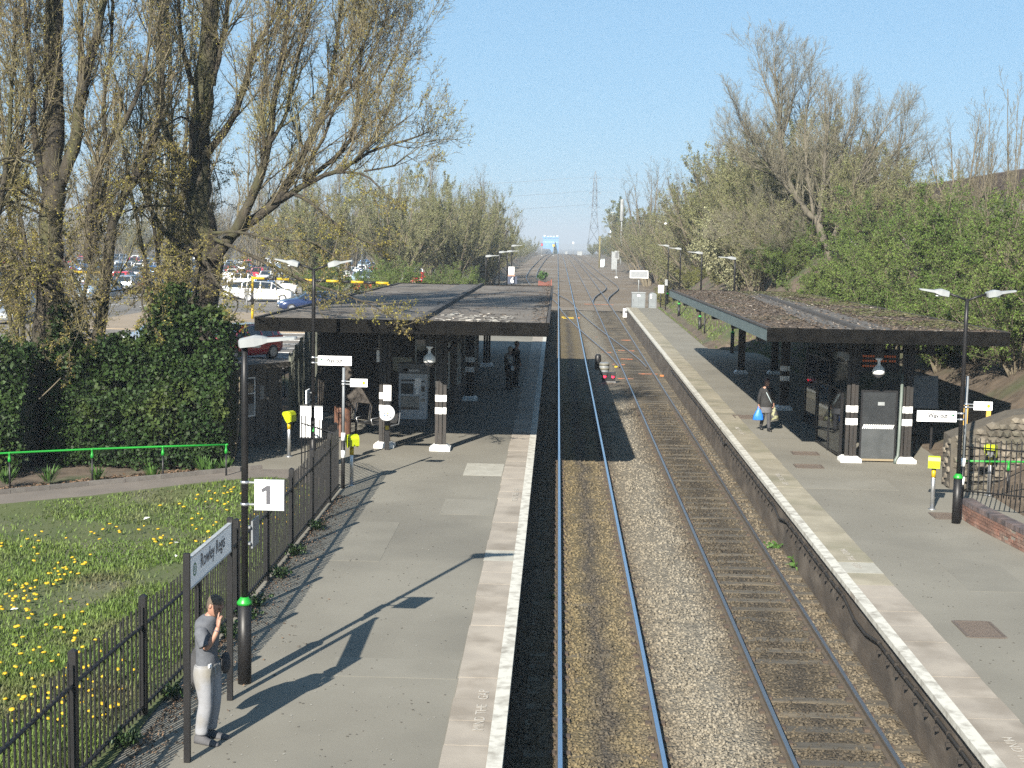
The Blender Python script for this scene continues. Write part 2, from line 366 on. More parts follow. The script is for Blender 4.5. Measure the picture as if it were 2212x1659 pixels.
# loose stones
def stones(name, x0, x1, y0, y1, n, smin, smax, zf, mat, label, cat, dens=None, parent=None):
    base = np.array([(1, 0, 0), (-1, 0, 0), (0, 1, 0), (0, -1, 0), (0, 0, 1), (0, 0, -1)], float)
    fc = np.array([(0, 2, 4), (2, 1, 4), (1, 3, 4), (3, 0, 4), (2, 0, 5), (1, 2, 5), (3, 1, 5), (0, 3, 5)])
    x = rng.uniform(x0, x1, n); u = rng.uniform(0, 1, n); y = 1/(1/y0+(1/y1-1/y0)*u)      # denser where it is seen from close by
    if dens is not None:
        k = rng.uniform(0, 1, n) < dens(x, y); x, y = x[k], y[k]; n = len(x)
    s = rng.uniform(smin, smax, n)*(1+.012*(y-y0))
    V = base[None]*(s[:, None, None]*rng.uniform(.6, 1.15, (n, 6, 3)))
    V += rng.normal(0, .22, (n, 6, 3))*s[:, None, None]
    a = rng.uniform(0, 2*PI, n); c, si = np.cos(a), np.sin(a)
    V = np.stack([V[..., 0]*c[:, None]-V[..., 1]*si[:, None], V[..., 0]*si[:, None]+V[..., 1]*c[:, None], V[..., 2]*.8], -1)
    V += np.stack([x, y, zf(x, y)+s*.25], -1)[:, None]
    F = (fc[None]+(np.arange(n)*6)[:, None, None]).reshape(-1, 3)
    return stuff(link(name, np_mesh(name, V, F, mat), parent), label, cat)
stones('ballast_stones', -.6, 5.6, 14.5, 62, 44000, .022, .046, lambda x, y: T(y)+BED(x)-.03, STONE,
       'loose ballast stones around the two tracks between the platforms', 'ballast',
       lambda x, y: np.where((np.abs(x-.2) < .09) | (np.abs(x-1.7) < .09) | (np.abs(x-3.6) < .09) | (np.abs(x-5.1) < .09), .12,
                             np.where((x > 3.5) & (x < 5.2), .75, 1.0)))

# ------------------------------------------------------------------ tracks
RUST = M('rail_rust', (.13, .085, .055), (.085, .06, .045), 8, .85, objr=.1)
RUSTO = M('orange_rust', (.28, .11, .045), (.16, .08, .05), 6, .9)
SHINE = M('polished_rail', (.62, .66, .72), rough=.22, metal=1.)
SHINE2 = M('dull_rail_top', (.42, .41, .40), rough=.42, metal=1.)
SLEEP = M('sleeper_timber', (.165, .135, .095), (.095, .08, .06), 5, .9, .4, 25, objr=.2, c3=(.22, .165, .1), s3=1.3, stretch=(.6, 3, 1))
SLEEPD = M('sleeper_buried', (.19, .15, .1), (.13, .105, .075), 4, .95, .4, 25, objr=.2)
def rail_mesh(path, top, name='rail'):
    """flat-bottom rail swept along (x, y); z follows the line"""
    prof = [(-.065, -.155), (.065, -.155), (.065, -.14), (.012, -.12), (.012, -.045), (.036, -.03), (.034, -.003), (-.034, -.003), (-.036, -.03), (-.012, -.045), (-.012, -.12), (-.065, -.14)]
    mb = MB(); rings = []; n = len(path); tops = []
    for i, (x, y) in enumerate(path):
        x0, y0 = path[max(i-1, 0)]; x1, y1 = path[min(i+1, n-1)]; d = Vector((x1-x0, y1-y0)).normalized(); s = Vector((d.y, -d.x)); z = Tf(y)
        rings.append([(x+s.x*px, y+s.y*px, z+pz) for px, pz in prof]); tops.append([(x+s.x*px, y+s.y*px, z) for px in (-.033, .033)])
    mb.rings(rings, 0, False)
    o = len(mb.v); mb.v += [p for t in tops for p in t]
    for i in range(n-1):
        mb.f.append((o+2*i, o+2*i+1, o+2*i+3, o+2*i+2)); mb.m.append(1); mb.sm.append(False)
    return mb.mesh(name, [RUST, top])
def spline(pts, step=2.0):
    P = np.array(pts, float); t = P[:, 1]; ys = np.arange(t[0], t[-1]+.01, step); ys[-1] = t[-1]
    x = np.interp(ys, t, P[:, 0]); k = max(1, int(6/step))
    if len(pts) > 2:
        xp = np.concatenate([np.full(k, x[0]), x, np.full(k, x[-1])]); x = np.convolve(xp, np.ones(2*k+1)/(2*k+1), 'valid')
    return list(zip(x, ys))
def offset(path, d):
    out = []; n = len(path)
    for i, (x, y) in enumerate(path):
        x0, y0 = path[max(i-1, 0)]; x1, y1 = path[min(i+1, n-1)]; v = Vector((x1-x0, y1-y0)).normalized(); out.append((x+v.y*d, y-v.x*d))
    return out
sleeper_me = MB().box(-1.3, 1.3, -.125, .125, -.13, 0).mesh('sleeper', SLEEP)
sleeper_md = MB().box(-1.3, 1.3, -.125, .125, -.13, 0).mesh('sleeper', SLEEPD)
clip_top = []
def track(label, path, top, gauge=.752, sleepers=None, sme=None, chairs=None, group=None):
    t = thing('railway_track', label, 'railway track', (0, 0, 0), group=group)
    for sgn in (-1, 1): link('rail', rail_mesh(offset(path, sgn*gauge), top), t)
    if sleepers:
        P = np.array(path); y = sleepers[0]
        while y < sleepers[1]:
            x = float(np.interp(y, P[:, 1], P[:, 0])); dx = float(np.interp(y+1, P[:, 1], P[:, 0]))-x
            o = link('sleeper', sme or sleeper_me, t, (x, y+rnd.uniform(-.02, .02), Tf(y)-.16+rnd.uniform(-.012, .008)), -math.atan(dx)+rnd.uniform(-.012, .012)); y += .7
    if chairs:
        mb = MB(); P = np.array(path); y = chairs[0]
        while y < chairs[1]:
            x = float(np.interp(y, P[:, 1], P[:, 0])); z = Tf(y)
            for sgn in (-1, 1):
                for q in (-1, 1):
                    mb.box(x+sgn*gauge+q*.11-.045, x+sgn*gauge+q*.11+.045, y-.07, y+.07, z-.16, z-.11)
            y += .7
        stuff(mb.build('rail_chairs', M('chair_rust', (.045, .033, .025), (.07, .05, .035), 9, .9), t))
    return t
ys0 = list(np.arange(6, 130, 4.))+list(np.arange(130, 800, 15.))
track('nearer left-hand track with two bright blue-shining rails', [(.95-.0003*max(0, y-100), y) for y in ys0], SHINE, .752, (12, 125), sleeper_md, (12, 60))
track('right-hand track with exposed worn sleepers beside the right platform', [(4.36-.0018*max(0, y-150), y) for y in ys0], SHINE2, .77, (12, 125), sleeper_me, (12, 60))
track('rusty crossover track slanting between the two main tracks', spline([(4.3, 77), (3.9, 84), (2.9, 97), (2.0, 110), (1.2, 125), (.95, 132)], 1.5), SHINE2, .752)
track('rusty turnout track curving from the left main track behind the left platform', spline([(.95, 136), (.3, 146), (-.9, 158), (-2.6, 178), (-3.9, 210), (-4.1, 250), (-3.9, 320), (-3.5, 420), (-3, 520), (-2, 640)], 3), SHINE2, .752)
track('rusty siding curving out from the right main track past the platform end', spline([(4.3, 140), (4.5, 147), (5.3, 158), (6.6, 170), (7.1, 180), (6.9, 200), (6.4, 240), (6.1, 320), (5.9, 440), (5.4, 640)], 3), SHINE2, .752)

# orange paint dashes on the ties where the rails cross
mb = MB()
for x0, x1, y in ((3.2, 3.9, 79.2), (3.8, 4.5, 82.5), (2.6, 3.4, 86.5), (3.9, 4.9, 88), (2.2, 2.9, 98), (4.4, 5.2, 96), (3.2, 4.0, 72), (4.4, 5.4, 74.5), (2.9, 5.6, 139.5), (2.7, 3.1, 139.7)):
    mb.box(x0, x1, y-.09, y+.09, Tf(y)-.16, Tf(y)-.125)
for q in (116.8, 118.2): mb.box(.55, 1.45, q-.07, q+.07, Tf(q)-.15, Tf(q)-.11, 1)
tag(mb.build('track_marking', [M('orange_marking', (.30, .10, .045), (.13, .08, .055), 6, .9), YELLOW]), 'orange and yellow painted dashes on the sleepers near the crossover', 'track marking')

# ------------------------------------------------------------------ platforms
ASPH = M('platform_asphalt', (.115, .108, .096), (.14, .132, .117), .5, .92, .25, 90, c3=(.098, .092, .083), s3=.22, detail=11)
COPE = M('coping_slab', (.34, .295, .265), (.25, .22, .195), 1.6, .9, .25, 50, objr=.10, c3=(.19, .165, .14), s3=1.1, detail=9)
COPE2 = M('coping_slab_tan', (.34, .305, .24), (.25, .23, .175), 1.6, .9, .25, 50, objr=.10, c3=(.20, .185, .13), s3=.7, detail=9)
PALE = M('pale_concrete', (.42, .41, .37), (.35, .34, .3), 4, .9)
FACE = M('platform_face', (.13, .1, .078), (.075, .06, .05), 1.1, .9, .5, 12, c3=(.2, .165, .135), s3=.9, stretch=(1, 1, 2.2))
LINEW = M('worn_white_line', (.66, .65, .6), (.36, .335, .295), 5, .85, detail=9, lo=.45, hi=.72)
def top_strip(name, rows, mat, dz=0):
    """rows: (y, x0, x1); follows the platform gradient"""
    mb = MB(); v = []; 
    for y, a, b in rows: v += [(a, y, PZ(y)+dz), (b, y, PZ(y)+dz)]
    mb.add(v, [(2*i, 2*i+1, 2*i+3, 2*i+2) for i in range(len(rows)-1)]); return mb.build(name, mat)
slabL = MB().box(-.385, .385, -.452, .452, -.09, 0).mesh('coping_slab', COPE)
slabR = MB().box(-.46, .46, -.452, .452, -.09, 0).mesh('coping_slab', COPE2)
slabP = MB().box(-.46, .46, -.452, .452, -.09, 0).mesh('coping_slab', PALE)
def platform(name, label, edge, sgn, wid, rows, y0, y1, me, pale, tans=None):
    p = top_strip(name, rows, ASPH); struct(p, label, 'platform')
    y = y0; i = 0
    while y < y1:
        m = me
        if any(abs(y-q) < .5 for q in pale): m = slabP
        o = link('coping_slab', m, p, (edge-sgn*wid/2+rnd.uniform(-.012, .012), y+.457, PZ(y+.457)+.012+rnd.uniform(-.004, .004)))
        if m is slabP and wid < .9: o.scale.x = wid/.92
        o.rotation_euler = (SLOPE, 0, rnd.uniform(-.006, .006)); y += .914; i += 1
    # white edge line: one sheet over the slabs' outer rim, and the vertical lip
    mb = MB(); ys = np.arange(y0, y1, 1.0); v = []; a, b = edge-sgn*.19, edge+sgn*.012
    for q in ys: v += [(a, q, PZ(q)+.021), (b, q, PZ(q)+.021), (b, q, PZ(q)-.08)]
    f = []
    for k in range(len(ys)-1): f += [(3*k, 3*k+1, 3*k+4, 3*k+3), (3*k+1, 3*k+2, 3*k+5, 3*k+4)]
    mb.add(v, f); mb.build('white_line', LINEW, p)
    # wall below the slabs
    mb = MB(); v = []; x = edge-sgn*.09; ys = np.append(np.arange(y0, y1, 4.), y1)
    for q in ys: v += [(x, q, PZ(q)-.078), (x, q, Tf(q)-.6)]
    mb.add(v, [(2*k, 2*k+1, 2*k+3, 2*k+2) for k in range(len(ys)-1)])
    mb.add([(x, y1, PZ(y1)-.02), (x, y1, Tf(y1)-.6), (x-sgn*8, y1, Tf(y1)-.6), (x-sgn*8, y1, PZ(y1)-.02)], [(0, 1, 2, 3)])
    mb.build('wall_face', FACE, p); return p
platL = platform('platform', 'left platform of grey asphalt with pinkish coping slabs and a white edge', -.56, 1, .78,
                 [(8, -5.55, -1.33), (14, -5.5, -1.33), (35, -5.45, -1.33), (35.01, -5.6, -1.33), (37, -9.5, -1.33), (60, -9.4, -1.33), (125, -7.2, -1.33)], 9.5, 125, slabL, (27.4, 61))
platR = platform('platform', 'right platform of grey asphalt with tan coping slabs and a white edge', 5.62, -1, .92,
                 [(8, 6.5, 11.2), (14, 6.5, 11.2), (29, 6.5, 11.2), (36, 6.5, 11.6), (60, 6.5, 11.6), (76, 6.5, 11.0), (78, 6.5, 8.4), (115.2, 6.5, 8.2)], 12, 115.2, slabR, (27.6,))
for o in list(platR.children):
    if o.name.startswith('coping_slab') and o.data == slabR and o.location.y < 27: o.data = slabL; o.scale.x = .92/.77
# patches and covers in the paving
def patch(parent, name, x0, x1, y0, y1, mat, dz=.004, rz=0):
    c = ((x0+x1)/2, (y0+y1)/2); mb = MB(); mb.box(-(x1-x0)/2, (x1-x0)/2, -(y1-y0)/2, (y1-y0)/2, -.03, dz)
    o = mb.build(name, mat, parent, (c[0], c[1], PZ(c[1]))); o.rotation_euler = (SLOPE, 0, rz); return o
patch(platL, 'pale_slab', -2.4, -1.36, 37.3, 39.2, PALE)
COVER = M('cast_iron_cover', (.13, .1, .085), (.19, .15, .125), 60, .7, .8, 120)
for i, (x, y, wx, wy, lab) in enumerate(((7.3, 23.8, .62, .95, 'brown metal drain grate in the right platform near the front'), (7.25, 40.0, .75, .6, 'nearer brown drain cover before the right canopy'),
                                   (7.55, 42.3, .75, .6, 'farther brown drain cover at the shade edge of the right canopy'), (9.3, 33.4, .55, .7, 'lifted metal inspection cover at the foot of the yellow validator'), (6.75, 50.2, .7, .9, 'small drain cover beside the walking woman'))):
    t = thing('drain_cover', lab, 'drain cover', (x, y, PZ(y)+.004)); t.rotation_euler = (SLOPE, 0, 0)
    mb = MB()
    for a in (-1, 1):
        mb.box(a*wx/2-.025, a*wx/2+.025, -wy/2, wy/2, 0, .014); mb.box(-wx/2+.026, wx/2-.026, a*wy/2-.025, a*wy/2+.025, 0, .0138)
    mb.build('frame', COVER, t, st=True); mb = MB()
    k = -wy/2+.06
    while k < wy/2-.05: mb.box(-wx/2+.03, wx/2-.03, k-.018, k+.018, 0, .010); k += .055
    stuff(mb.build('bars', COVER, t))
# lettering along the coping slabs
LET = M('faded_white_lettering', (.55, .53, .49), (.42, .39, .35), 9, .85, lo=.5, hi=.7)
for p, x, y, rot in ((platL, -.93, 18.25, 1), (platL, -.93, 33.9, 1), (platR, 6.15, 18.6, -1), (platR, 6.15, 29.6, -1), (platR, 6.15, 38.6, -1), (platR, 6.15, 47.5, -1)):
    for j, wd in enumerate(('MIND', 'THE', 'GAP')):
        yy = y+rot*j*.62
        o = text(wd, .21, LET, p, (x+(.08 if rot > 0 else -.08), yy, PZ(yy)+.021), (0, -SLOPE*rot, R(90*rot)), 'lettering', .001, width=.52 if wd == 'MIND' else .4)
# cable and brackets on the right platform wall
cb = thing('trackside_cable', 'black cable sagging along brackets on the right platform wall', 'cable')
mb = MB(); pts = []; bk = MB(); x = 5.66
for i, y in enumerate(np.arange(14, 70, 1.0)):
    sag = .0
    if 24.5 < y < 26.5 or 34 < y < 36 or 46.5 < y < 48: sag = .16
    pts.append((x, y, PZ(y)-.32-sag+rnd.uniform(-.012, .012)))
mb.tube(pts, .03, 6).build('cable', M('cable_black', (.02, .018, .016), rough=.6), cb)
for y in np.arange(14, 56, .62):
    if 24.5 < y < 26.8 or 34 < y < 36: continue
    for dz in (-.30, -.47): bk.cbox((5.66, y, PZ(y)+dz), (.07, .045, .06))
stuff(bk.build('brackets', M('bracket_rust', (.022, .018, .015), rough=.8), cb))
# ------------------------------------------------------------------ grass bank, path, car park
GSOIL = M('turf', (.07, .10, .022), (.10, .125, .03), 1.5, .95, .5, 40, c3=(.15, .135, .085), s3=.45, detail=9)
def ZG(x, y):
    y0 = 35.2+.55*(np.asarray(x)+8.0)*.9
    return T(y)+.97+.16*vnoise(x, y, .3, 1)*sstep(-5.4, -6.6, x)+.02*vnoise(x, y, 2, 2)+.15*sstep(1.3, 0, path_near(x)-y)
def path_near(x): return 34.45+.79*(np.asarray(x)+7.9)      # front edge of the footpath
gx2 = np.linspace(-22, -5.36, 60); tt = np.linspace(0, 1, 50)
X2 = np.repeat(gx2[None], 50, 0); Yf = np.minimum(path_near(gx2)+.05, 35.0); Y2 = 8+(Yf[None]-8)*tt[:, None]
V = np.stack([X2, Y2, ZG(X2, Y2)], -1).reshape(-1, 3); i = np.arange(59*49); a = (i//59)*60+i % 59
struct(link('grass_bank', np_mesh('grass_bank', V, np.stack([a, a+1, a+61, a+60], -1), GSOIL, True)), 'turf sloping up behind the black railings on the left', 'grass bank')
PATHM = M('path_tarmac', (.25, .215, .19), (.2, .175, .155), 1.2, .95, .3, 80, detail=10)
mb = MB(); v = []; xs = np.linspace(-26, -7.6, 20)
for x in xs:
    y = float(path_near(x)); 
    for q in (y-.1, y+1.75): v.append((x, q, PZ(q)+.19))
mb.add(v, [(2*k, 2*k+1, 2*k+3, 2*k+2) for k in range(len(xs)-1)])
mb.add([(-7.6, 34.6, PZ(34.6)+.19), (-7.6, 36.44, PZ(36.4)+.19), (-5.62, 37.6, PZ(37)+.012), (-5.62, 35.3, PZ(35)+.012)], [(0, 3, 2, 1)])
struct(mb.build('footpath', PATHM), 'beige tarmac footpath crossing behind the grass bank', 'footpath')
kb = thing('kerb', 'grey stone kerb along the far side of the footpath', 'kerb')
for k in range(25):
    x = -8.0-k*.73; y = float(path_near(x))+1.85
    MB().cbox((x, y, PZ(y)+.18), (.92, .12, .22), math.atan(.79)).build('kerb_stone', M('kerb_stone', (.22, .2, .18), (.16, .15, .135), 5, .9, objr=.15), kb)
CARPK = M('car_park_tarmac', (.17, .155, .145), (.21, .19, .175), .3, .9, .2, 40, c3=(.28, .24, .2), s3=.09)
TANP = M('tan_paving', (.34, .27, .2), (.29, .235, .18), .8, .9)
struct(sheet('car_park', np.linspace(-130, -10.6, 60), np.linspace(48, 330, 60), lambda x, y: np.where(x > -12, 2.70, 2.71)+0*y, CARPK), 'grey tarmac of the station car park', 'car park')
mb = MB(); mb.box(-27.5, -13.5, 76, 96, 2.6, 2.76); struct(mb.build('pavement', TANP), 'tan paved strip at the car park entrance', 'pavement')
mb = MB()
for k in range(9): mb.box(-16.5+.0*k, -11.4, 57.4+k*2.6, 57.5+k*2.6, 2.70, 2.716)
for row in (104, 116, 140, 152, 172, 184, 206, 218, 242, 254):
    for k in range(26): mb.box(-90+k*2.6, -89.9+k*2.6, row-2.4, row+2.4, 2.70, 2.716)
struct(mb.build('bay_marking', WHITE), 'white painted bay lines of the car park', 'bay marking')
# ------------------------------------------------------------------ railings
PICK = MB().box(-.0125, .0125, -.010, .010, 0, 1).mesh('picket', BLACK)
def railing(label, path, spacing, h, post_every, zf, top_drop=.24, bot=.12, posth=.06, tail=.0, me=PICK, postw=.075, mat=BLACK, name='railing', railw=.028):
    """pickets (each its own part), posts and two rails along a polyline"""
    t = thing(name, label, 'railing', (path[0][0], path[0][1], zf(*path[0]))); o0 = Vector(t.location)
    L = []; 
    for (a, b) in zip(path[:-1], path[1:]): L.append(math.dist(a, b))
    tot = sum(L)
    def at(s):
        for (a, b), l in zip(zip(path[:-1], path[1:]), L):
            if s <= l+1e-6: k = s/l; return a[0]+(b[0]-a[0])*k, a[1]+(b[1]-a[1])*k, math.atan2(b[1]-a[1], b[0]-a[0])
            s -= l
        return path[-1][0], path[-1][1], 0
    s = .05; n = 0; nextpost = 0.0
    while s < tot:
        x, y, a = at(s); z = zf(x, y)
        if s >= nextpost:
            mb = MB(); mb.box(-postw/2, postw/2, -postw/2, postw/2, -.05, h+posth)
            mb.rings([[(-postw/2, -postw/2, h+posth), (postw/2, -postw/2, h+posth), (postw/2, postw/2, h+posth), (-postw/2, postw/2, h+posth)],
                      [(-.01, -.01, h+posth+.03), (.01, -.01, h+posth+.03), (.01, .01, h+posth+.03), (-.01, .01, h+posth+.03)]], 0, False)
            mb.build('post', mat, t, Vector((x, y, z))-o0).rotation_euler = (0, 0, a); nextpost += post_every
        else:
            o = link('picket', me, t, Vector((x, y, z+.04))-o0, a); o.scale.z = h-.04+rnd.uniform(-.012, .012)
            o.rotation_euler = (rnd.uniform(-.006, .006), rnd.uniform(-.006, .006), a)
        s += spacing
    pts = [at(q) for q in np.linspace(0, tot, max(2, int(tot/1.5)))]
    for hh in (bot, h-top_drop):
        mb = MB(); mb.tube([Vector((x, y, zf(x, y)+hh))-o0 for x, y, a in pts], railw, 6, flat=.6); mb.build('rail', mat, t)
    return t
pzf = lambda x, y: PZ(y)
railing('long black metal railing between the left platform and the grass bank', [(-5.62, 11), (-5.55, 16.5), (-5.33, 21), (-5.30, 26), (-5.33, 34.7)], .145, 1.55, 2.46, lambda x, y: PZ(y)+.02, .30, .14, .1, postw=.095, railw=.036)
railing('short black railing returning beside the grey smartcard pole', [(-5.42, 34.9), (-6.1, 36.1), (-6.6, 36.6)], .145, 1.5, 2.4, lambda x, y: PZ(y)+.1, .2, .14, .06)
# fence on the low brick wall, right edge
def wz(x, y): return PZ(y)+.42
railing('black metal railing standing on the low brick wall at the right edge', [(9.72, 33.7), (10.3, 33.55), (11.0, 33.2), (12.2, 32.3), (13.5, 31.2)], .118, 1.42, 1.95, wz, .2, .16, .03)
wl = thing('brick_wall', 'low curved brick wall with dark coping bricks under the black railing', 'wall', (9.6, 32.9, PZ(32.9)))
BRK = M('red_brick', (.30, .15, .11), (.19, .11, .085), 3, .9, .5, 30, objr=.3, c3=(.36, .3, .26), s3=2.)
BRKD = M('engineering_brick', (.05, .045, .05), (.10, .075, .07), 4, .6, objr=.35)
MORT = M('mortar', (.34, .3, .255), (.25, .22, .19), 5, .95)
wpath = [(9.62, 33.3), (9.66, 32.4), (9.8, 31.2), (10.02, 29.6), (10.35, 27.8), (10.8, 25.5)]
wo = Vector(wl.location); wP = np.array(wpath); ws = np.concatenate([[0], np.cumsum(np.hypot(*np.diff(wP, axis=0).T))])
def wat(s, off=0.):
    x = np.interp(s, ws, wP[:, 0]); y = np.interp(s, ws, wP[:, 1]); x2 = np.interp(s+.1, ws, wP[:, 0]); y2 = np.interp(s+.1, ws, wP[:, 1]); a = math.atan2(y2-y, x2-x)
    return Vector((x-math.sin(a)*off, y+math.cos(a)*off, PZ(float(y)))), a
core = MB()
nn = 16
v = []
for k in range(nn+1):
    for off, hh in ((.012, -.1), (.012, .36), (.30, .36), (.30, -.1)):
        p, a = wat(ws[-1]*k/nn*.985, off); v.append(p+Vector((0, 0, hh))-wo)
core.add(v, [(4*k+i, 4*k+(i+1) % 4, 4*k+4+(i+1) % 4, 4*k+4+i) for k in range(nn) for i in range(4)]+[(0, 1, 2, 3), tuple(4*nn+i for i in (3, 2, 1, 0))])
core.build('mortar_core', MORT, wl)
bme = MB().box(-.105, .105, -.05, .05, 0, .063).mesh('brick', BRK); bmd = MB().box(-.034, .034, 0, .30, 0, .11).mesh('coping_brick', BRKD)
for row in range(5):
    s = .12+(row % 2)*.11
    while s < 4.6:
        p, a = wat(s, .045); p.z += row*.073+.004
        if rnd.random() > .06:
            o = link('brick', bme, wl, p-wo, a); o.location.z += rnd.uniform(-.003, .003)
            o.rotation_euler.x = rnd.uniform(-.03, .03)
        s += .222
s = .05
while s < 4.6:
    p, a = wat(s, -.01); p.z += .362; link('coping_brick', bmd, wl, p-wo, a+rnd.uniform(-.02, .02)); s += .079
# green handrails
def handrail(label, pts, h, posts, zf, hooks=True):
    t = thing('handrail', label, 'handrail', (pts[0][0], pts[0][1], zf(*pts[0])))
    o0 = Vector(t.location); mb = MB(); mb.tube([Vector((x, y, zf(x, y)+h))-o0 for x, y in pts], .027, 8)
    x, y = pts[-1]; mb.ball(Vector((x, y, zf(x, y)+h))-o0, .035, k=8, n=5); mb.build('rail', LIME, t)
    for x, y in posts:
        b = Vector((x, y, zf(x, y)))-o0
        MB().tube([b+Vector((0, 0, -.05)), b+Vector((0, 0, h-.2))], .025, 8).build('post', BLACK, t)
        MB().lathe(b, [(.042, h-.22), (.042, h-.14), (.028, h-.1), (.026, h-.03), (.04, h-.01), (.04, h+.01)], 10).build('post_cap', LIME, t)
    return t
zfp = lambda x, y: PZ(y)+.16
handrail('bright green handrail on black posts along the footpath by the hedge', [(-17, 30.4), (-14.7, 32.4), (-13.11, 33.42), (-11.37, 34.25), (-9.79, 34.89), (-8.29, 35.41)], .98,
         [(-14.9, 32.2), (-13.11, 33.42), (-11.37, 34.25), (-9.79, 34.89), (-8.31, 35.40)], lambda x, y: PZ(y)+.0)
handrail('short bright green handrail behind the railing on the right', [(10.15, 35.6), (11.0, 35.6), (12.2, 35.7), (13.6, 35.8)], .98, [(10.25, 35.6), (11.45, 35.62), (12.7, 35.72)], pzf)

# ------------------------------------------------------------------ lamp posts
def lamp_head(mb, p, d, L, w=.17, tilt=.0):
    """flat luminaire: thick body by the arm tapering to a slim tip; d is the unit direction"""
    p = Vector(p); d = Vector(d).normalized(); s = d.cross(Vector((0, 0, 1))).normalized(); u = s.cross(d)
    rings = []
    for t_, hw, hu, hd in ((0, w*.55, .03, .05), (.03, w*.8, .055, .075), (.28, w*.8, .085, .07), (.42, w*.72, .06, .05), (.5, w*.62, .035, .03), (.97, w*.5, .02, .02), (1, w*.35, .01, .01)):
        c = p+d*(t_*L); rings.append([c+s*hw-u*hd, c+s*hw+u*hu*.6, c+s*hw*.6+u*hu, c-s*hw*.6+u*hu, c-s*hw+u*hu*.6, c-s*hw-u*hd])
    mb.rings(rings, 0, False)
def lamp_post(label, x, y, h, heads, collar=1.2, cr=.10, pr=.05, group='platform lamp posts', double=True):
    t = thing('lamp_post', label, 'lamp post', (x, y, PZ(y)), group=group)
    MB().lathe((0, 0, 0), [(cr, -.02), (cr, collar)], 16).build('base_column', BLACK, t)
    MB().lathe((0, 0, 0), [(cr+.012, collar-.03), (cr+.012, collar+.005), (pr+.01, collar+.075), (pr+.005, collar+.08)], 16).build('green_collar', LIME, t)
    MB().tube([(0, 0, collar+.07), (0, 0, h-.6), (0, 0, h)], [pr, pr, pr*.85], 10).build('pole', BLACK, t)
    for (ax, ay, az, dx, dy, dz, L) in heads:
        e = Vector((ax, ay, az))
        if e.length > .05: MB().tube([(0, 0, h-.03), Vector((ax*.5, ay*.5, h+(az)*.45)), (ax, ay, h+az)], .028, 8).build('arm', BLACK, t)
        mb = MB(); lamp_head(mb, (ax, ay, h+az), (dx, dy, dz), L); mb.build('lamp_head', LGREY, t)
        pp = Vector((ax, ay, h+az))+Vector((dx, dy, dz)).normalized()*.2-Vector((0, 0, .075))
        MB().cbox(pp, (.2, .12, .02)).build('diffuser', M('lamp_diffuser', (.7, .72, .7), rough=.2), t)
    return t
lamp1 = lamp_post('tall black lamp post carrying the number 1 sign by the railing', -4.42, 19.97, 4.95, [(-.08, 0, 0.02, 1, .06, .10, .82)], 1.2)
lamp_post('black lamp post with two white heads at the right edge by Way out sign', 9.36, 32.65, 5.18, [(-.42, 0, .12, -1, 0, .14, .68), (.42, 0, .12, 1, 0, .14, .68)], 1.08)
lamp_post('black lamp post with two white heads before the left canopy', -6.44, 37.4, 5.4, [(-.38, 0, .12, -1, 0, .2, .67), (.38, 0, .12, 1, 0, .2, .67)], 1.1)
for x, y, h, lab in ((9.4, 75.57, 5.0, 'single-headed lamp post rising just behind the right canopy, nearest of four'), (8.93, 88.31, 5.0, 'second single-headed lamp post beyond the right canopy'),
                     (8.8, 102.07, 5.0, 'third single-headed lamp post beyond the right canopy'), (9.07, 116.72, 5.0, 'farthest single-headed lamp post by the end of the right platform')):
    lamp_post(lab, x, y, h, [(.05, 0, .03, -1, 0, .07, .95)], 1.1, pr=.055)
for x, y, h, dx, lab in ((-4.85, 96.5, 4.35, 1, 'nearest thin lamp post beyond the left canopy'), (-4.4, 107.5, 4.4, 1, 'second lamp post beyond the left canopy'), (-4.0, 113.5, 4.35, 1, 'third lamp post beyond the left canopy'), (-3.9, 121, 4.7, 1, 'farthest lamp post beyond the left canopy')):
    lamp_post(lab, x, y, h, [(-.05, 0, .03, dx, 0, .07, .95)], 1.1, pr=.05)

# ------------------------------------------------------------------ signs
def plate(mb, x0, x1, z0, z1, y, th=.03, m=0): mb.box(x0, x1, y, y+th, z0, z1, m)
def clamps(t, x0, x1, zs, y=0):
    mb = MB()
    for z in zs:
        mb.lathe((0, 0, 0), [(.062, z-.02), (.062, z+.02)], 12); mb.box(x0, x1, y-.01, y+.01, z-.012, z+.012)
    mb.build('clamp', STEEL, t, st=True)
s1 = thing('platform_number_sign', 'square white sign with a grey number 1 clamped to the near lamp post', 'sign', (-4.42, 19.97, PZ(19.97)))
mb = MB(); plate(mb, .155, .575, 2.58, 3.0, -.05); mb.build('plate', SIGNW, s1); clamps(s1, 0, .17, (2.64, 2.96))
mb = MB(); mb.box(.15, .58, -.052, -.018, 2.565, 2.579); mb.box(.15, .58, -.052, -.018, 3.001, 3.012); mb.build('frame', GALV, s1, st=True)
digit = [(.30, .0), (.36, .0), (.36, .27), (.31, .27), (.225, .215), (.245, .17), (.30, .2)]
MB().prism([(.02+p[0], 2.655+p[1]) for p in digit], -.056, -.0505, 'y').build('digit', INK, s1)
s2 = thing('side_sign', 'small sign seen edge-on below the number 1 sign', 'sign', (-4.36, 19.97, PZ(19.97)))
MB().box(.02, .045, .06, .50, 1.98, 2.38).build('plate', GREYP, s2); mb = MB()
for z in (2.06, 2.30): mb.box(-.06, .02, .0, .09, z-.015, z+.015)
mb.build('clamp', STEEL, s2, st=True)
sb = thing('station_name_board', 'station name board on two black posts beside the standing man', 'sign', (-4.46, 18.07, PZ(18.07)))
for y in (-1.15, 1.15): MB().box(-.038, .038, y-.034, y+.034, -.02+y*SLOPE, 2.62).build('post', BLACK, sb)
MB().box(-.012, .03, -1.105, 1.105, 2.17, 2.535).build('board', SIGNW, sb)
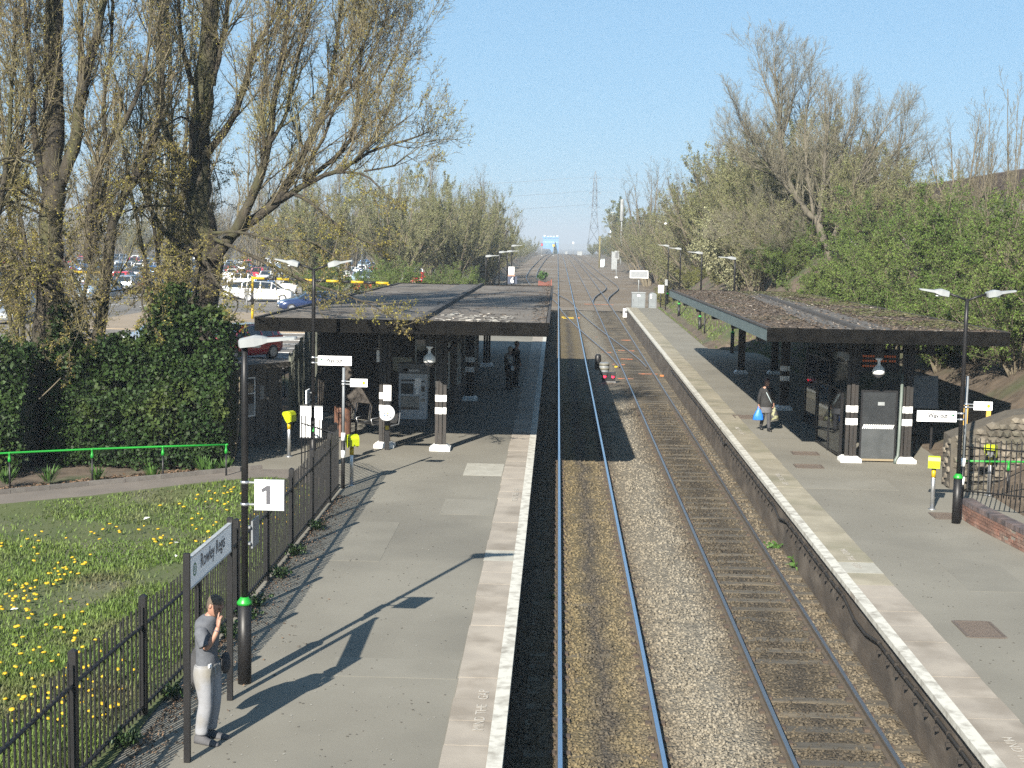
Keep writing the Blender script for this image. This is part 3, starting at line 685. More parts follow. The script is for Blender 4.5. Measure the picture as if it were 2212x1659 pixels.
mb = MB(); mb.box(-.02, .036, -1.105, 1.105, 2.15, 2.169); mb.box(-.02, .036, -1.105, 1.105, 2.536, 2.555); mb.build('frame', GALV, sb, st=True)
text('Rowley Regis', .26, INK, sb, (.032, -.6, 2.31), (R(90), 0, R(90)), 'lettering', .002, .001, 1.3)
def ring_logo(parent, c, r, mat, facing):
    mb = MB(); n = 20
    for r0, r1 in ((r*.72, r), (0.0001, r*.2)):
        for k in range(n):
            a, b = 2*PI*k/n, 2*PI*(k+1)/n; q = []
            for rr, aa in ((r0, a), (r1, a), (r1, b), (r0, b)):
                u, vv = rr*math.cos(aa), rr*math.sin(aa); q.append((c[0], c[1]+u, c[2]+vv) if facing == 'x' else (c[0]+u, c[1], c[2]+vv))
            mb.add(q, [(0, 1, 2, 3)])
    e = r*.32
    for dz in (-.34, 0, .34):
        if facing == 'x': mb.box(c[0], c[0]+.001, c[1]-e, c[1]+e, c[2]+dz*r-.06*r, c[2]+dz*r+.06*r)
        else: mb.box(c[0]-e, c[0]+e, c[1]-.001, c[1], c[2]+dz*r-.06*r, c[2]+dz*r+.06*r)
    return mb.build('logo', mat, parent, st=True)
ring_logo(sb, (.0325, -.88, 2.36), .085, GREENI, 'x')
def arrow(parent, c, s, ang, mat):
    mb = MB(); ca, sa = math.cos(ang), math.sin(ang)
    def P(u, v): return (c[0]+u*ca-v*sa, c[1], c[2]+u*sa+v*ca)
    w_ = s*.09
    for poly in ([(-s/2, -w_), (s/2-w_, -w_), (s/2-w_, w_), (-s/2, w_)], [(s/2, 0), (s/2-.1*s-.32*s, .36*s), (s/2-.42*s-.1*s, .27*s), (s/2-.22*s, 0)], [(s/2, 0), (s/2-.22*s, 0), (s/2-.52*s, -.27*s), (s/2-.42*s, -.36*s)]):
        mb.add([P(*q) for q in poly], [tuple(range(len(poly)))])
    return mb.build('arrow', mat, parent, st=True)
def way_out(label, x, y, z, side):
    """side -1: board hangs to the left of the pole, +1: to the right"""
    t = thing('way_out_sign', label, 'sign', (x, y, PZ(y)))
    x0, x1 = (.13, 1.03) if side > 0 else (-1.02, -.12)
    mb = MB(); plate(mb, x0, x1, z, z+.25, -.05); mb.build('plate', SIGNW, t); clamps(t, 0 if side > 0 else x0+.8, x0+.05 if side > 0 else 0, (z+.06, z+.2))
    wd = x1-x0
    if side > 0:
        arrow(t, (x0+.11, -.0515, z+.13), .13, R(135), GREENI); text('Way out', .17, INKL, t, (x0+.21, -.0515, z+.075), (R(90), 0, 0), 'lettering', .001, .006, .46); ring_logo(t, (x0+.78, -.0515, z+.135), .06, GREENI, 'y')
    else:
        ring_logo(t, (x0+.16, -.0515, z+.135), .055, GREENI, 'y'); text('Way out', .17, INKL, t, (x0+.25, -.0515, z+.085), (R(90), 0, 0), 'lettering', .001, .006, .46); arrow(t, (x0+.80, -.0515, z+.135), .13, R(45), GREENI)
    return t
way_out('white Way out sign with arrow pointing left on the lamp before the left canopy', -6.44, 37.4, 2.86, 1)
way_out('white Way out sign with arrow pointing right on the lamp at the right edge', 9.36, 32.65, 2.36, -1)
def smart_pole(label, slabel, x, y, h, zsign, dirx=1):
    t = thing('signpost', label, 'signpost', (x, y, PZ(y)))
    MB().tube([(0, 0, 1.35), (0, 0, h)], .035, 10).build('upper_pole', GREYP, t); MB().tube([(0, 0, -.02), (0, 0, 1.35)], .05, 10).build('lower_pole', BLACK, t)
    for z in (.78, 1.22): MB().lathe((0, 0, 0), [(.054, z), (.054, z+.19)], 12).build('white_band', WHITE, t)
    s = thing('smartcard_sign', slabel, 'sign', (x, y, PZ(y)))
    mb = MB(); plate(mb, .17, .60, zsign, zsign+.2, -.045); mb.build('plate', SIGNW, s); clamps(s, 0, .19, (zsign+.06, zsign+.13))
    dot = MB(); dot.add([(.51+.038*math.cos(2*PI*k/14), -.0465, zsign+.1+.045*math.sin(2*PI*k/14)) for k in range(14)], [tuple(range(14))]); dot.build('yellow_disc', YELLOW, s)
    text('Smartcard', .075, INKL, s, (.2, -.0462, zsign+.115), (R(90), 0, 0), 'lettering', .0006, 0, .24); text('reader', .075, INKL, s, (.28, -.0462, zsign+.045), (R(90), 0, 0), 'lettering', .0006, 0, .15)
smart_pole('grey and black signpost at the end of the left railing', 'small white smartcard sign with yellow disc on the left signpost', -5.27, 35.04, 3.05, 2.58)
smart_pole('grey and black signpost behind the lamp at the right edge', 'small white smartcard sign with yellow disc on the right signpost', 9.66, 33.35, 3.35, 2.56)
# blank white poster boards on the left lamp
pb = thing('poster_board', 'pair of blank white poster boards on the lamp before the left canopy', 'notice board', (-6.44, 37.25, PZ(37.25)))
for x0, x1 in ((-.31, -.02), (.07, .28)):
    MB().box(x0, x1, -.03, 0, .94, 1.76).build('poster', SIGNW, pb)
    mb = MB(); mb.box(x0-.015, x1+.015, -.034, .004, 1.761, 1.79); mb.box(x0-.015, x1+.015, -.034, .004, .915, .939); mb.build('frame', DGREY, pb, st=True)
MB().box(-.31, .28, .0, .03, 1.3, 1.36).build('bracket', BLACK, pb)
fr = thing('side_notice_board', 'narrow white-edged notice frame seen edge-on above the poster boards', 'notice board', (-6.56, 37.35, PZ(37.35)))
MB().box(-.03, 0, -.25, .25, 1.84, 2.2).build('frame', WHITE, fr); MB().box(.002, .012, -.22, .22, 1.87, 2.17).build('panel', GREYP, fr)
mb = MB(); mb.box(.0, .12, .03, .06, 1.9, 1.93); mb.box(.0, .12, .03, .06, 2.1, 2.13); mb.build('clamp', STEEL, fr, st=True)

# ------------------------------------------------------------------ smartcard validators
def validator(label, x, y, rz, mat=YGRN, dz=0.):
    t = thing('card_validator', label, 'card reader', (x, y, PZ(y)+dz), rz, 'smartcard validators on steel posts')
    MB().tube([(0, 0, -.02), (0, 0, 1.1)], .05, 12).build('post', STEEL, t); MB().lathe((0, 0, 0), [(.054, .78), (.054, .98)], 12).build('yellow_band', YELLOW, t)
    MB().lathe((0, 0, 0), [(.10, -.01), (.10, .012)], 12).build('base_plate', STEEL, t)
    MB().cbox((0, -.02, 1.13), (.15, .12, .18)).build('reader', DGREY, t)
    mb = MB(); prof = [(-.15, 1.02), (-.15, 1.2), (-.11, 1.285), (-.02, 1.31), (.1, 1.29), (.14, 1.25), (.14, 1.18), (.1, 1.24), (-.02, 1.265), (-.09, 1.24), (-.115, 1.18), (-.115, 1.02)]
    def quad_strip(prof, x0, x1):
        n = len(prof)//2; v = []
        for p in prof: v += [(x0, p[0], p[1]), (x1, p[0], p[1])]
        f = [(2*i, 2*i+1, 2*((i+1) % len(prof))+1, 2*((i+1) % len(prof))) for i in range(len(prof))]
        mb.add(v, f)
        for xx in (0, 1): 
            for i in range(n-1):
                a, b, c, d = i, i+1, len(prof)-2-i, len(prof)-1-i; mb.f.append((len(mb.v)-2*len(prof)+2*a+xx, len(mb.v)-2*len(prof)+2*b+xx, len(mb.v)-2*len(prof)+2*c+xx, len(mb.v)-2*len(prof)+2*d+xx)); mb.m.append(0); mb.sm.append(False)
    quad_strip(prof, -.14, .14)
    for sx in (-.14, .128): mb.prism([(-.14, 1.05), (-.14, 1.2), (-.1, 1.27), (.1, 1.27), (.13, 1.2), (.05, 1.05), (0, .98), (-.08, .98)], sx, sx+.012, 'x')
    mb.build('hood', mat, t); return t
validator('yellow-green hooded card validator on a steel post in front of the right canopy', 9.22, 34.23, R(-15))
validator('yellow-green hooded card validator behind the right railing', 11.2, 36.3, R(150))
validator('yellow-green hooded card validator beside the left signpost', -5.12, 35.5, R(35))
validator('dull green hooded card validator in the shade by the shed', -7.5, 39.6, R(70))
# ------------------------------------------------------------------ canopies
ROOFL = M('felt_roof_grey', (.27, .255, .245), (.15, .135, .125), 1.3, .95, .5, 30, c3=(.075, .05, .034), s3=.33, detail=12)
ROOFR = M('felt_roof_brown', (.10, .066, .048), (.175, .125, .095), 2.2, .95, .6, 30, c3=(.10, .10, .035), s3=.28, detail=12)
TEAL = M('grey_green_fascia', (.20, .27, .27), (.15, .2, .2), 2.5, .6)
TIMB = M('black_timber', (.009, .008, .007), (.022, .017, .014), 3, .6, stretch=(4, 4, .6), objr=.2)
SOFF = M('dark_soffit', (.05, .045, .04), (.03, .028, .026), 2, .8)
GUT = M('roof_gutter', (.022, .02, .019), (.045, .04, .036), 3, .9)
ZB, ZT = 5.2, 5.56
def canopy(label, x0, x1, y0, y1, roofm, edge, inner, ridge, side_m):
    t = thing('platform_canopy', label, 'canopy', ((x0+x1)/2, (y0+y1)/2, ZB)); o = Vector(t.location)
    def B(name, a, b, c, d, e, f, m): return MB().box(a-o.x, b-o.x, c-o.y, d-o.y, e-o.z, f-o.z).build(name, m, t)
    n, k = 40, 70; xs = np.linspace(x0+.09, x1-.09, n); ys = np.linspace(y0+.06, y1-.06, k)
    X, Y = np.meshgrid(xs-o.x, ys-o.y); Z = ZT-.03-o.z+.02*vnoise(X, Y, .5, 3)+0*X
    i = np.arange((n-1)*(k-1)); a = (i//(n-1))*n+i % (n-1)
    link('roof', np_mesh('roof', np.stack([X, Y, Z], -1).reshape(-1, 3), np.stack([a, a+1, a+n+1, a+n], -1), roofm, True), t)
    B('soffit', x0+.05, x1-.05, y0+.05, y1-.05, ZB+.06, ZB+.16, SOFF)
    B('front_fascia', x0, x1, y0, y0+.045, ZB, ZT+.02, BLACKW); B('back_fascia', x0, x1, y1-.045, y1, ZB, ZT+.02, BLACKW)
    for xx, nm, mm in ((edge, 'side_fascia', side_m), (inner, 'side_fascia', BLACKW)):
        a_, b_ = (xx, xx+.045) if xx == x0 else (xx-.045, xx); B(nm, a_, b_, y0+.047, y1-.047, ZB+.01, ZT-.02, mm)
        B('roof_edging', a_-.02, b_+.05 if xx == x0 else b_+.02, y0+.047, y1-.047, ZT-.018, ZT+.03, GUT)
    (ra, rya), (rb, ryb) = ridge
    mb = MB(); mb.rings([[(ra-.13-o.x, rya-o.y, ZT-.05-o.z), (ra+.13-o.x, rya-o.y, ZT-.05-o.z), (ra+.09-o.x, rya-o.y, ZT+.09-o.z), (ra-.09-o.x, rya-o.y, ZT+.09-o.z)],
                         [(rb-.13-o.x, ryb-o.y, ZT-.05-o.z), (rb+.13-o.x, ryb-o.y, ZT-.05-o.z), (rb+.09-o.x, ryb-o.y, ZT+.09-o.z), (rb-.09-o.x, ryb-o.y, ZT+.09-o.z)]], 0, False)
    mb.build('roof_upstand', GUT, t)
    mb = MB(); sx = (-.95, 1.1) if x0 > 0 else (-1.6, -.2)
    mb.add([(ra+sx[0]-o.x, rya+.1-o.y, ZT+.006-o.z), (ra+sx[1]-o.x, rya+.1-o.y, ZT+.006-o.z), (rb+sx[1]*.7-o.x, ryb-.1-o.y, ZT+.006-o.z), (rb+sx[0]*.7-o.x, ryb-.1-o.y, ZT+.006-o.z)], [(0, 1, 2, 3)]); mb.build('bare_felt_strip', M('bare_felt', (.15, .14, .128), (.10, .092, .083), 2, .95, detail=9), t)
    y = y0+2.4
    while y < y1: B('beam', x0+.06, x1-.06, y, y+.14, ZB-.14, ZB+.058, TIMB); y += 6.0
    return t
canL = canopy('flat-roofed black canopy over the left platform with grey felt roof', -8.3, -.2, 38.7, 74.6, ROOFL, -.2, -8.3, ((-3.75, 38.8), (-3.95, 74.5)), BLACKW)
canR = canopy('flat-roofed canopy over the right platform with brown mossy roof and grey-green side board', 5.75, 12.3, 38.7, 72.6, ROOFR, 5.75, 12.3, ((8.25, 38.8), (9.45, 66)), TEAL)
cx0 = Vector(canR.location)
# loose debris on the roofs
def debris(name, par, x0, x1, y0, y1, n, mat, dens, smax=.06):
    x = rng.uniform(x0, x1, n); y = rng.uniform(y0, y1, n); k = rng.uniform(0, 1, n) < dens(x, y); x, y = x[k], y[k]; n = len(x)
    s = rng.uniform(.015, smax, n); a = rng.uniform(0, 2*PI, n); o = Vector(par.location)
    q = np.array([(-1, -.5), (1, -.5), (1, .5), (-1, .5)]); c, si = np.cos(a), np.sin(a)
    V = np.zeros((n, 4, 3)); V[..., 0] = x[:, None]-o.x+s[:, None]*(q[:, 0]*c[:, None]-q[:, 1]*si[:, None]); V[..., 1] = y[:, None]-o.y+s[:, None]*(q[:, 0]*si[:, None]+q[:, 1]*c[:, None])
    V[..., 2] = ZT-.01-o.z+.012+rng.uniform(0, .03, (n, 4)); F = np.arange(n*4).reshape(-1, 4)
    return stuff(link(name, np_mesh(name, V, F, mat), par))
debris('leaf_debris', canL, -8.1, -.3, 38.9, 74, 14000, M('dead_leaf_debris', (.11, .065, .035), (.2, .14, .09), 3, .95, island=.5),
       lambda x, y: .04+.9*sstep(.42, .65, vnoise(x, y, .5, 5))*sstep(-3.2, -1, x)*sstep(58, 46, y)+.7*sstep(-.9, -.35, x))
debris('peeled_flakes', canL, -3.4, -1.2, 38.9, 44, 700, M('peeled_white_felt', (.42, .40, .35), (.33, .30, .26), 3, .95, island=.3), lambda x, y: sstep(44, 40, y)*vnoise(x, y, .9, 6), .12)
debris('leaf_debris', canR, 5.9, 12.2, 38.9, 72, 22000, M('dead_leaf_debris', (.11, .065, .035)), lambda x, y: (.35+.6*vnoise(x, y, .6, 5))*np.where(np.abs(x-8.45-.04*(y-38.8)) < .75, .3, 1))
debris('pale_flakes', canR, 5.9, 12.2, 38.9, 72, 1500, M('pale_flakes', (.42, .36, .31), (.55, .5, .45), 3, .95, island=.3), lambda x, y: .3+.7*sstep(.4, .7, vnoise(x, y, .35, 7)), .05)
debris('moss', canR, 9, 12.25, 40, 72, 16000, M('roof_moss', (.10, .11, .03), (.14, .12, .05), 2, .95, island=.4), lambda x, y: sstep(9.4, 11.8, x)*sstep(.3, .6, vnoise(x, y, .5, 8))+.5*sstep(66, 72, y), .09)

COLM = {}
def column(label, x, y, bands=True, single=False):
    z = PZ(y); h = ZB-.15-z+.2
    t = thing('canopy_column', label, 'column', (x, y, z), group='black canopy columns on white bases')
    mb = MB(); mb.box(-.30, .30, -.27, .27, -.03, .10)
    mb.rings([[(-.28, -.25, .10), (.28, -.25, .10), (.28, .25, .10), (-.28, .25, .10)], [(-.2, -.18, .17), (.2, -.18, .17), (.2, .18, .17), (-.2, .18, .17)]], 0, False); mb.build('base', WHITE, t)
    for dx, dy in ((-.115, -.05), (0, -.10), (.115, -.05), (0, .06)):
        MB().box(dx-.048, dx+.048, dy-.05, dy+.05, .171, h).build('timber', TIMB, t)
    if bands:
        for z0 in (1.08, 1.45):
            for dx, dy in ((-.115, -.05), (0, -.10), (.115, -.05)):
                MB().box(dx-.0505, dx+.0505, dy-.0525, dy+.0525, z0, z0+.19).build('white_band', WHITE, t)
    return t
for x, y, lab in ((-5.03, 41.7, 'black timber column on a white base behind the round help point'), (-3.34, 41.42, 'black timber column with two white bands at the front of the left canopy'),
                  (-3.22, 53.25, 'middle black column along the left platform office'), (-3.2, 65.9, 'far black column under the left canopy'),
                  (8.62, 41.1, 'black column with white bands left of the hazard-striped panel'), (10.2, 41.15, 'black column with white bands right of the hazard-striped panel'),
                  (8.5, 52.5, 'black column behind the walking woman'), (10.1, 52.6, 'shaded black column at the back of the right shelter'), (8.53, 65.1, 'far black column under the track side of the right canopy'), (10.06, 65.2, 'far inner black column under the right canopy')):
    column(lab, x, y, y < 60 and not (x > 10 and y > 45))
# valances of pointed slats under the canopy fronts
def valance(label, x0, x1, y, zt=ZB+.05, h=.62, heart=None):
    t = thing('valance', label, 'valance', (x0, y, zt-h))
    MB().box(0, x1-x0, -.03, .03, -.06, .05).build('bottom_rail', TIMB, t); MB().box(0, .12, -.06, .06, -.12, h-.002).build('end_post', TIMB, t); MB().box(x1-x0-.14, x1-x0, -.06, .06, -.12, h-.002).build('end_post', TIMB, t)
    me = MB().prism([(-.045, .05), (.045, .05), (.04, .14), (.012, .3), (.04, .46), (.045, h-.002), (-.045, h-.002), (-.04, .46), (-.012, .3), (-.04, .14)], -.012, .012).mesh('slat', TIMB)
    x = .2
    while x < x1-x0-.18: link('slat', me, t, (x, 0, 0)); x += .15
    return t
valance('black timber valance of waisted slats under the front of the right canopy', 8.2, 11.75, 44.2)
valance('black timber valance of waisted slats inside the left canopy', -5.3, -3.2, 44.0, h=.5)
mb = MB(); t = thing('canopy_strut', 'dark diagonal strut beside the banded column under the left canopy', 'strut', (-3.3, 41.5, 4.3)); MB().tube([(-.35, 0, -.25), (.75, .3, .88)], .05, 6).build('strut', TIMB, t)

# ------------------------------------------------------------------ left station office and fittings
CREAM = M('painted_sunlit_wall', (.42, .38, .28), (.36, .32, .24), 2, .85)
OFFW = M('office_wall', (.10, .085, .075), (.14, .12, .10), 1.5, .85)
WGLASS = M('window_glass', (.02, .024, .028), rough=.05, spec=1.)
FRAMEW = M('window_frame', (.42, .42, .38), (.34, .34, .31), 4, .6)
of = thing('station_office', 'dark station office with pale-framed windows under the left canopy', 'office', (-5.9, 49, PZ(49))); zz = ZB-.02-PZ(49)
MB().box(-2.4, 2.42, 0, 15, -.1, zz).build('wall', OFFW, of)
for x0 in (1.72, 1.02):
    wdw = MB(); w_ = .52
    for a, b, c, d in ((0, w_, .93, 1.0), (0, w_, zz-.35, zz-.28), (0, .06, 1.0, zz-.35), (w_-.06, w_, 1.0, zz-.35), (.06, w_-.06, 1.78, 1.84), (.06, w_-.06, 2.38, 2.44)):
        wdw.box(x0+a, x0+b, -.05, -.002, c, d)
    f = wdw.build('window', FRAMEW, of)
    for c, d in ((1.0, 1.78), (1.84, 2.38), (2.44, zz-.35)): MB().box(x0+.06, x0+w_-.06, -.025, -.003, c, d).build('pane', WGLASS, f)
for k in range(4):
    y0 = 1.0+k*3.3; f = MB()
    for a, b, c, d in ((0, 1.5, .95, 1.02), (0, 1.5, zz-.35, zz-.28), (0, .07, 1.02, zz-.35), (1.43, 1.5, 1.02, zz-.35), (.72, .78, 1.02, zz-.35)): f.box(2.422, 2.46, y0+a, y0+b, c, d)
    f = f.build('window', FRAMEW, of)
    for a, b in ((.07, .72), (.78, 1.43)): MB().box(2.424, 2.44, y0+a, y0+b, 1.02, zz-.35).build('pane', WGLASS, f)
MB().box(.25, .92, -.03, -.003, 1.5, 1.98).build('painted_sun_patch', CREAM, of)  # cream colour stands in for sunlight on the wall behind the ticket machine

tm = thing('ticket_machine', 'silver ticket machine with dark header under the left canopy', 'ticket machine', (-4.66, 46.4, PZ(46.4)))
MB().box(-.42, .42, -.2, .2, 0, .22).build('plinth', DGREY, tm); MB().box(-.46, .46, -.26, .26, .221, 1.72).build('cabinet', M('ticket_machine_grey', (.42, .45, .48), (.36, .39, .42), 3, .45), tm)
MB().box(-.48, .48, -.30, .27, 1.722, 2.06).build('header', DGREY, tm); text('tickets', .13, SIGNW, tm, (-.12, -.303, 1.80), (R(90), 0, 0), 'lettering', .001)
mb = MB(); mb.lathe((0, 0, 0), [(.0001, 0), (.07, 0)], 16); g = mb.build('green_disc', GREENI, tm, (-.24, -.303, 1.85)); g.rotation_euler.x = R(90)
SCR = M('dark_screen', (.03, .035, .04), rough=.2); PAN = M('machine_panel', (.3, .28, .25), (.24, .23, .21), 4, .6)
for n_, a, b, c, d, m_ in (('screen', -.38, .02, 1.06, 1.40, SCR), ('lower_panel', -.38, .22, .62, .98, PAN), ('slot', -.38, .05, 1.47, 1.53, SCR), ('dispenser', -.39, .23, .54, .615, SCR),
                           ('notice', .06, .27, 1.25, 1.58, SIGNW), ('notice', .1, .2, 1.05, 1.24, SIGNW), ('keypad', .29, .40, 1.14, 1.32, SCR), ('slot', .29, .41, 1.45, 1.49, SCR), ('coin_tray', .28, .41, .80, .92, PAN), ('button', .31, .38, 1.0, 1.06, GREYP)):
    MB().box(a, b, -.275, -.261, c, d).build(n_, m_, tm)
hp = thing('help_point', 'round white help point on a black post at the front of the left canopy', 'help point', (-4.9, 41.2, PZ(41.2)))
MB().box(-.065, .065, -.06, .06, -.02, 1.95).build('post', BLACK, hp)
d_ = MB().lathe((0, 0, 0), [(.235, -.035), (.235, .03), (.2, .045)], 28).build('disc', M('help_point_disc', (.72, .74, .76), rough=.35), hp, (0, -.1, 1.10)); d_.rotation_euler.x = R(90)
text('Help Point', .07, INK, hp, (-.13, -.147, 1.21), (R(90), 0, 0), 'lettering', .001)
for x_, z_, m_ in ((-.06, 1.10, INK), (-.06, 1.03, M('blue_button', (.05, .12, .4), rough=.4)), (.03, 1.10, ORANGE), (.03, 1.03, INK), (.11, .97, INK)): MB().box(x_-.035, x_+.03, -.152, -.1455, z_-.015, z_+.02).build('button', m_, hp)
MB().box(-.05, .05, -.064, -.061, .60, .72).build('yellow_label', YELLOW, hp)
MB().box(-.115, .115, -.08, -.061, 1.46, 1.92).build('notice', SIGNW, hp); text('i', .12, GREENI, hp, (-.02, -.082, 1.78), (R(90), 0, 0), 'lettering', .001, .008)
for z_ in (1.62, 1.72): MB().box(-.08, -.055, -.083, -.0805, z_, z_+.02).build('dot', INK, hp)
isg = thing('information_sign', 'hanging white sign with a green disc and letter i under the left canopy', 'sign', (-5.22, 42.6, 4.28)); MB().box(-.19, .19, -.02, .02, -.2, .16).build('plate', SIGNW, isg)
g = MB().lathe((0, 0, 0), [(.0001, 0), (.105, 0)], 20).build('green_disc', GREENI, isg, (0, -.022, .0)); g.rotation_euler.x = R(90); text('i', .19, SIGNW, isg, (-.02, -.024, -.065), (R(90), 0, 0), 'lettering', .001, .01)
mb = MB(); mb.tube([(-.12, 0, .161), (-.12, 0, .9)], .008, 5); mb.tube([(.12, 0, .161), (.12, 0, .9)], .008, 5); mb.build('hanger', STEEL, isg, st=True)
def cctv(label, x, y, z, rz):
    t = thing('security_camera', label, 'camera', (x, y, z), rz); MB().cbox((0, 0, 0), (.14, .42, .15), rx=R(-18)).build('housing', LGREY, t); MB().cbox((0, -.2, -.09), (.10, .02, .09), rx=R(-18)).build('lens', SCR, t)
    MB().tube([(0, .05, -.06), (0, .1, -.2), (-.3, .1, -.2)], .02, 6).build('bracket', STEEL, t); return t
cctv('white box camera on a bracket above the hanging information sign', -5.15, 42.2, 4.72, R(10)); cctv('grey box camera at the left column of the right shelter', 8.33, 41.0, 4.68, R(-60))
def dome(label, x, y, z):
    t = thing('dome_camera', label, 'camera', (x, y, z), group='white dome cameras hanging from the canopy fronts')
    MB().lathe((0, 0, 0), [(.17, -.12), (.175, -.02), (.15, .06), (.08, .12), (.045, .16), (.04, .26), (.10, .30), (.10, .34)], 20).build('housing', WHITE, t)
    MB().lathe((0, 0, 0), [(.02, -.235), (.09, -.21), (.13, -.16), (.14, -.122)], 16).build('dome', M('smoked_dome', (.03, .03, .035), rough=.08, spec=1.), t)
    MB().box(-.1, .1, -.1, .1, .341, ZB+.06-z).build('hanger', SOFF, t); return t
dome('white dome camera hanging before the ticket machine on the left canopy', -3.6, 40.3, 4.42); dome('white dome camera hanging over the hazard-striped panel on the right canopy', 9.17, 40.3, 4.36)
# metal bench
bn = thing('bench', 'perforated metal bench with arm rests in the shade of the left canopy', 'bench', (-5.75, 43.6, PZ(43.6)), R(-35))
PERF = M('perforated_metal', (.035, .035, .037), (.06, .06, .06), 60, .4, metal=.6)
for k in range(3):
    o_ = -.62+k*.62
    mb = MB(); mb.rings([[(o_-.25, .30, .42), (o_+.25, .30, .42), (o_+.25, .30, .44), (o_-.25, .30, .44)], [(o_-.25, -.2, .44), (o_+.25, -.2, .44), (o_+.25, -.2, .46), (o_-.25, -.2, .46)]], 0, False); mb.build('seat', PERF, bn)
    MB().cbox((o_, .38, .72), (.5, .02, .52), rx=R(-12)).build('backrest', PERF, bn)
for k in range(4): MB().tube([(-.93+k*.62, .42, .95), (-.93+k*.62, .33, .45), (-.93+k*.62, -.2, .42), (-.93+k*.62, -.26, .60), (-.93+k*.62, .2, .64)], .018, 6).build('arm_rest', STEEL, bn)
for k in (-.6, .6): MB().tube([(k, .05, .43), (k, .05, 0)], .035, 8).build('leg', PERF, bn)
MB().box(-.95, .95, .03, .08, .38, .43).build('beam', PERF, bn)
lb = thing('litter_bin', 'round bin of brown timber slats beside the left canopy', 'bin', (-6.55, 43.4, PZ(43.4)))
MB().lathe((0, 0, 0), [(.22, .03), (.22, .9)], 14).build('liner', SOFF, lb); sl_me = MB().box(-.032, .032, -.012, .012, .04, .96).mesh('slat', M('bin_slat', (.16, .075, .045), (.1, .05, .035), 6, .7))
for k in range(18): a = 2*PI*k/18; link('slat', sl_me, lb, (.245*math.cos(a), .245*math.sin(a), 0), a+PI/2)
# shed
sh = thing('shed', 'grey panelled kiosk with a narrow window between hedge and lamp post', 'kiosk', (-9.5, 41.15, PZ(41.15)), R(56))
SHW = M('shed_panel', (.20, .185, .17), (.15, .14, .13), 1.5, .9, objr=.15, stretch=(1, 1, .4))
MB().box(-.02, 2.05, .03, 2.6, -.1, 2.25).build('wall', SHW, sh)
for x_ in (0, .5, 1.02, 1.53, 2.0): MB().box(x_-.05, x_+.05, -.03, .028, 0, 2.24).build('rib', SHW, sh)
MB().box(-.2, 2.25, -.2, 2.8, 2.251, 2.40).build('roof', M('shed_roof', (.06, .055, .05), (.1, .09, .08), 3, .9), sh)
f = MB(); [f.box(a, b, -.02, .029, c, d) for a, b, c, d in ((.58, .94, 1.96, 2.0), (.58, .94, .82, .86), (.58, .61, .86, 1.96), (.91, .94, .86, 1.96), (.61, .91, 1.5, 1.53))]; f = f.build('window', WHITE, sh)
MB().box(.61, .91, .01, .028, 1.53, 1.96).build('pane', WGLASS, f); MB().box(.61, .91, .01, .028, 1.2, 1.5).build('pane', WGLASS, f); MB().box(.61, .91, -.008, .02, .86, 1.2).build('white_panel', LGREY, f)
MB().box(1.16, 1.34, .01, .029, 1.3, 1.72).build('notice', LGREY, sh)
# palisade along the ramp behind the left canopy
PALM = M('palisade_green', (.10, .11, .085), (.07, .075, .06), 2, .7, objr=.2)
pal_me = MB().prism([(-.03, 0), (.03, 0), (.03, .95), (0, 1), (-.03, .95)], -.008, .008, 'y').mesh('pale', PALM)
railing('tall steel palisade fence along the ramp behind the left canopy', [(-8.2, 43.4), (-9.0, 50), (-10.1, 60), (-10.0, 78)], .19, 2.55, 2.8, lambda x, y: PZ(y)-.02, .35, .3, .05, me=pal_me, mat=PALM)
railing('black spiked railing between the kiosk and the car park', [(-14.4, 46.0), (-11.0, 44.9), (-8.4, 43.9)], .16, 1.25, 2.6, lambda x, y: 2.68, .2, .14, .05)

# ------------------------------------------------------------------ right shelter
shp = thing('shelter_screen', 'grey glazed screen with a hazard-striped band between two banded columns', 'shelter screen', (9.42, 41.05, PZ(41.05)))
MB().box(-.5, .45, -.02, .02, .10, 1.0).build('kick_panel', M('grey_metal_panel', (.24, .25, .26), (.19, .2, .205), 3, .45, metal=.3), shp); MB().box(-.5, .45, -.012, .012, 1.001, 2.05).build('glass', M('dark_glass_panel', (.07, .075, .08), (.09, .095, .1), 2, .25), shp)
for a, b, c, d in ((-.55, -.5, .04, 2.1), (.45, .5, .04, 2.1)): MB().box(a, b, -.03, .03, c, d).build('frame', BLACK, shp)
MB().box(-.5, .45, -.03, .03, 2.051, 2.1).build('frame', BLACK, shp); MB().box(-.5, .45, -.03, .03, .04, .099).build('frame', M('sill_timber', (.2, .16, .1), rough=.8), shp)
for k in range(17): x_ = -.49+k*.053; MB().prism([(x_, .98), (x_+.028, .98), (x_+.075, 1.1), (x_+.047, 1.1)], -.028, -.0205, 'y').build('hazard_stripe', WHITE, shp)
MB().box(-.06, .13, -.0185, -.0125, 1.66, 1.76).build('sticker', LGREY, shp)
pp = thing('drainpipe', 'pale green drainpipe beside the right banded column', 'drainpipe', (9.98, 40.92, PZ(40.92))); MB().tube([(.02, 0, 2.6), (.0, 0, .5), (-.01, 0, .22), (-.09, -.06, .1), (-.1, -.06, 0)], .045, 10).build('pipe', M('pipe_green', (.33, .4, .36), (.28, .34, .3), 4, .5), pp)
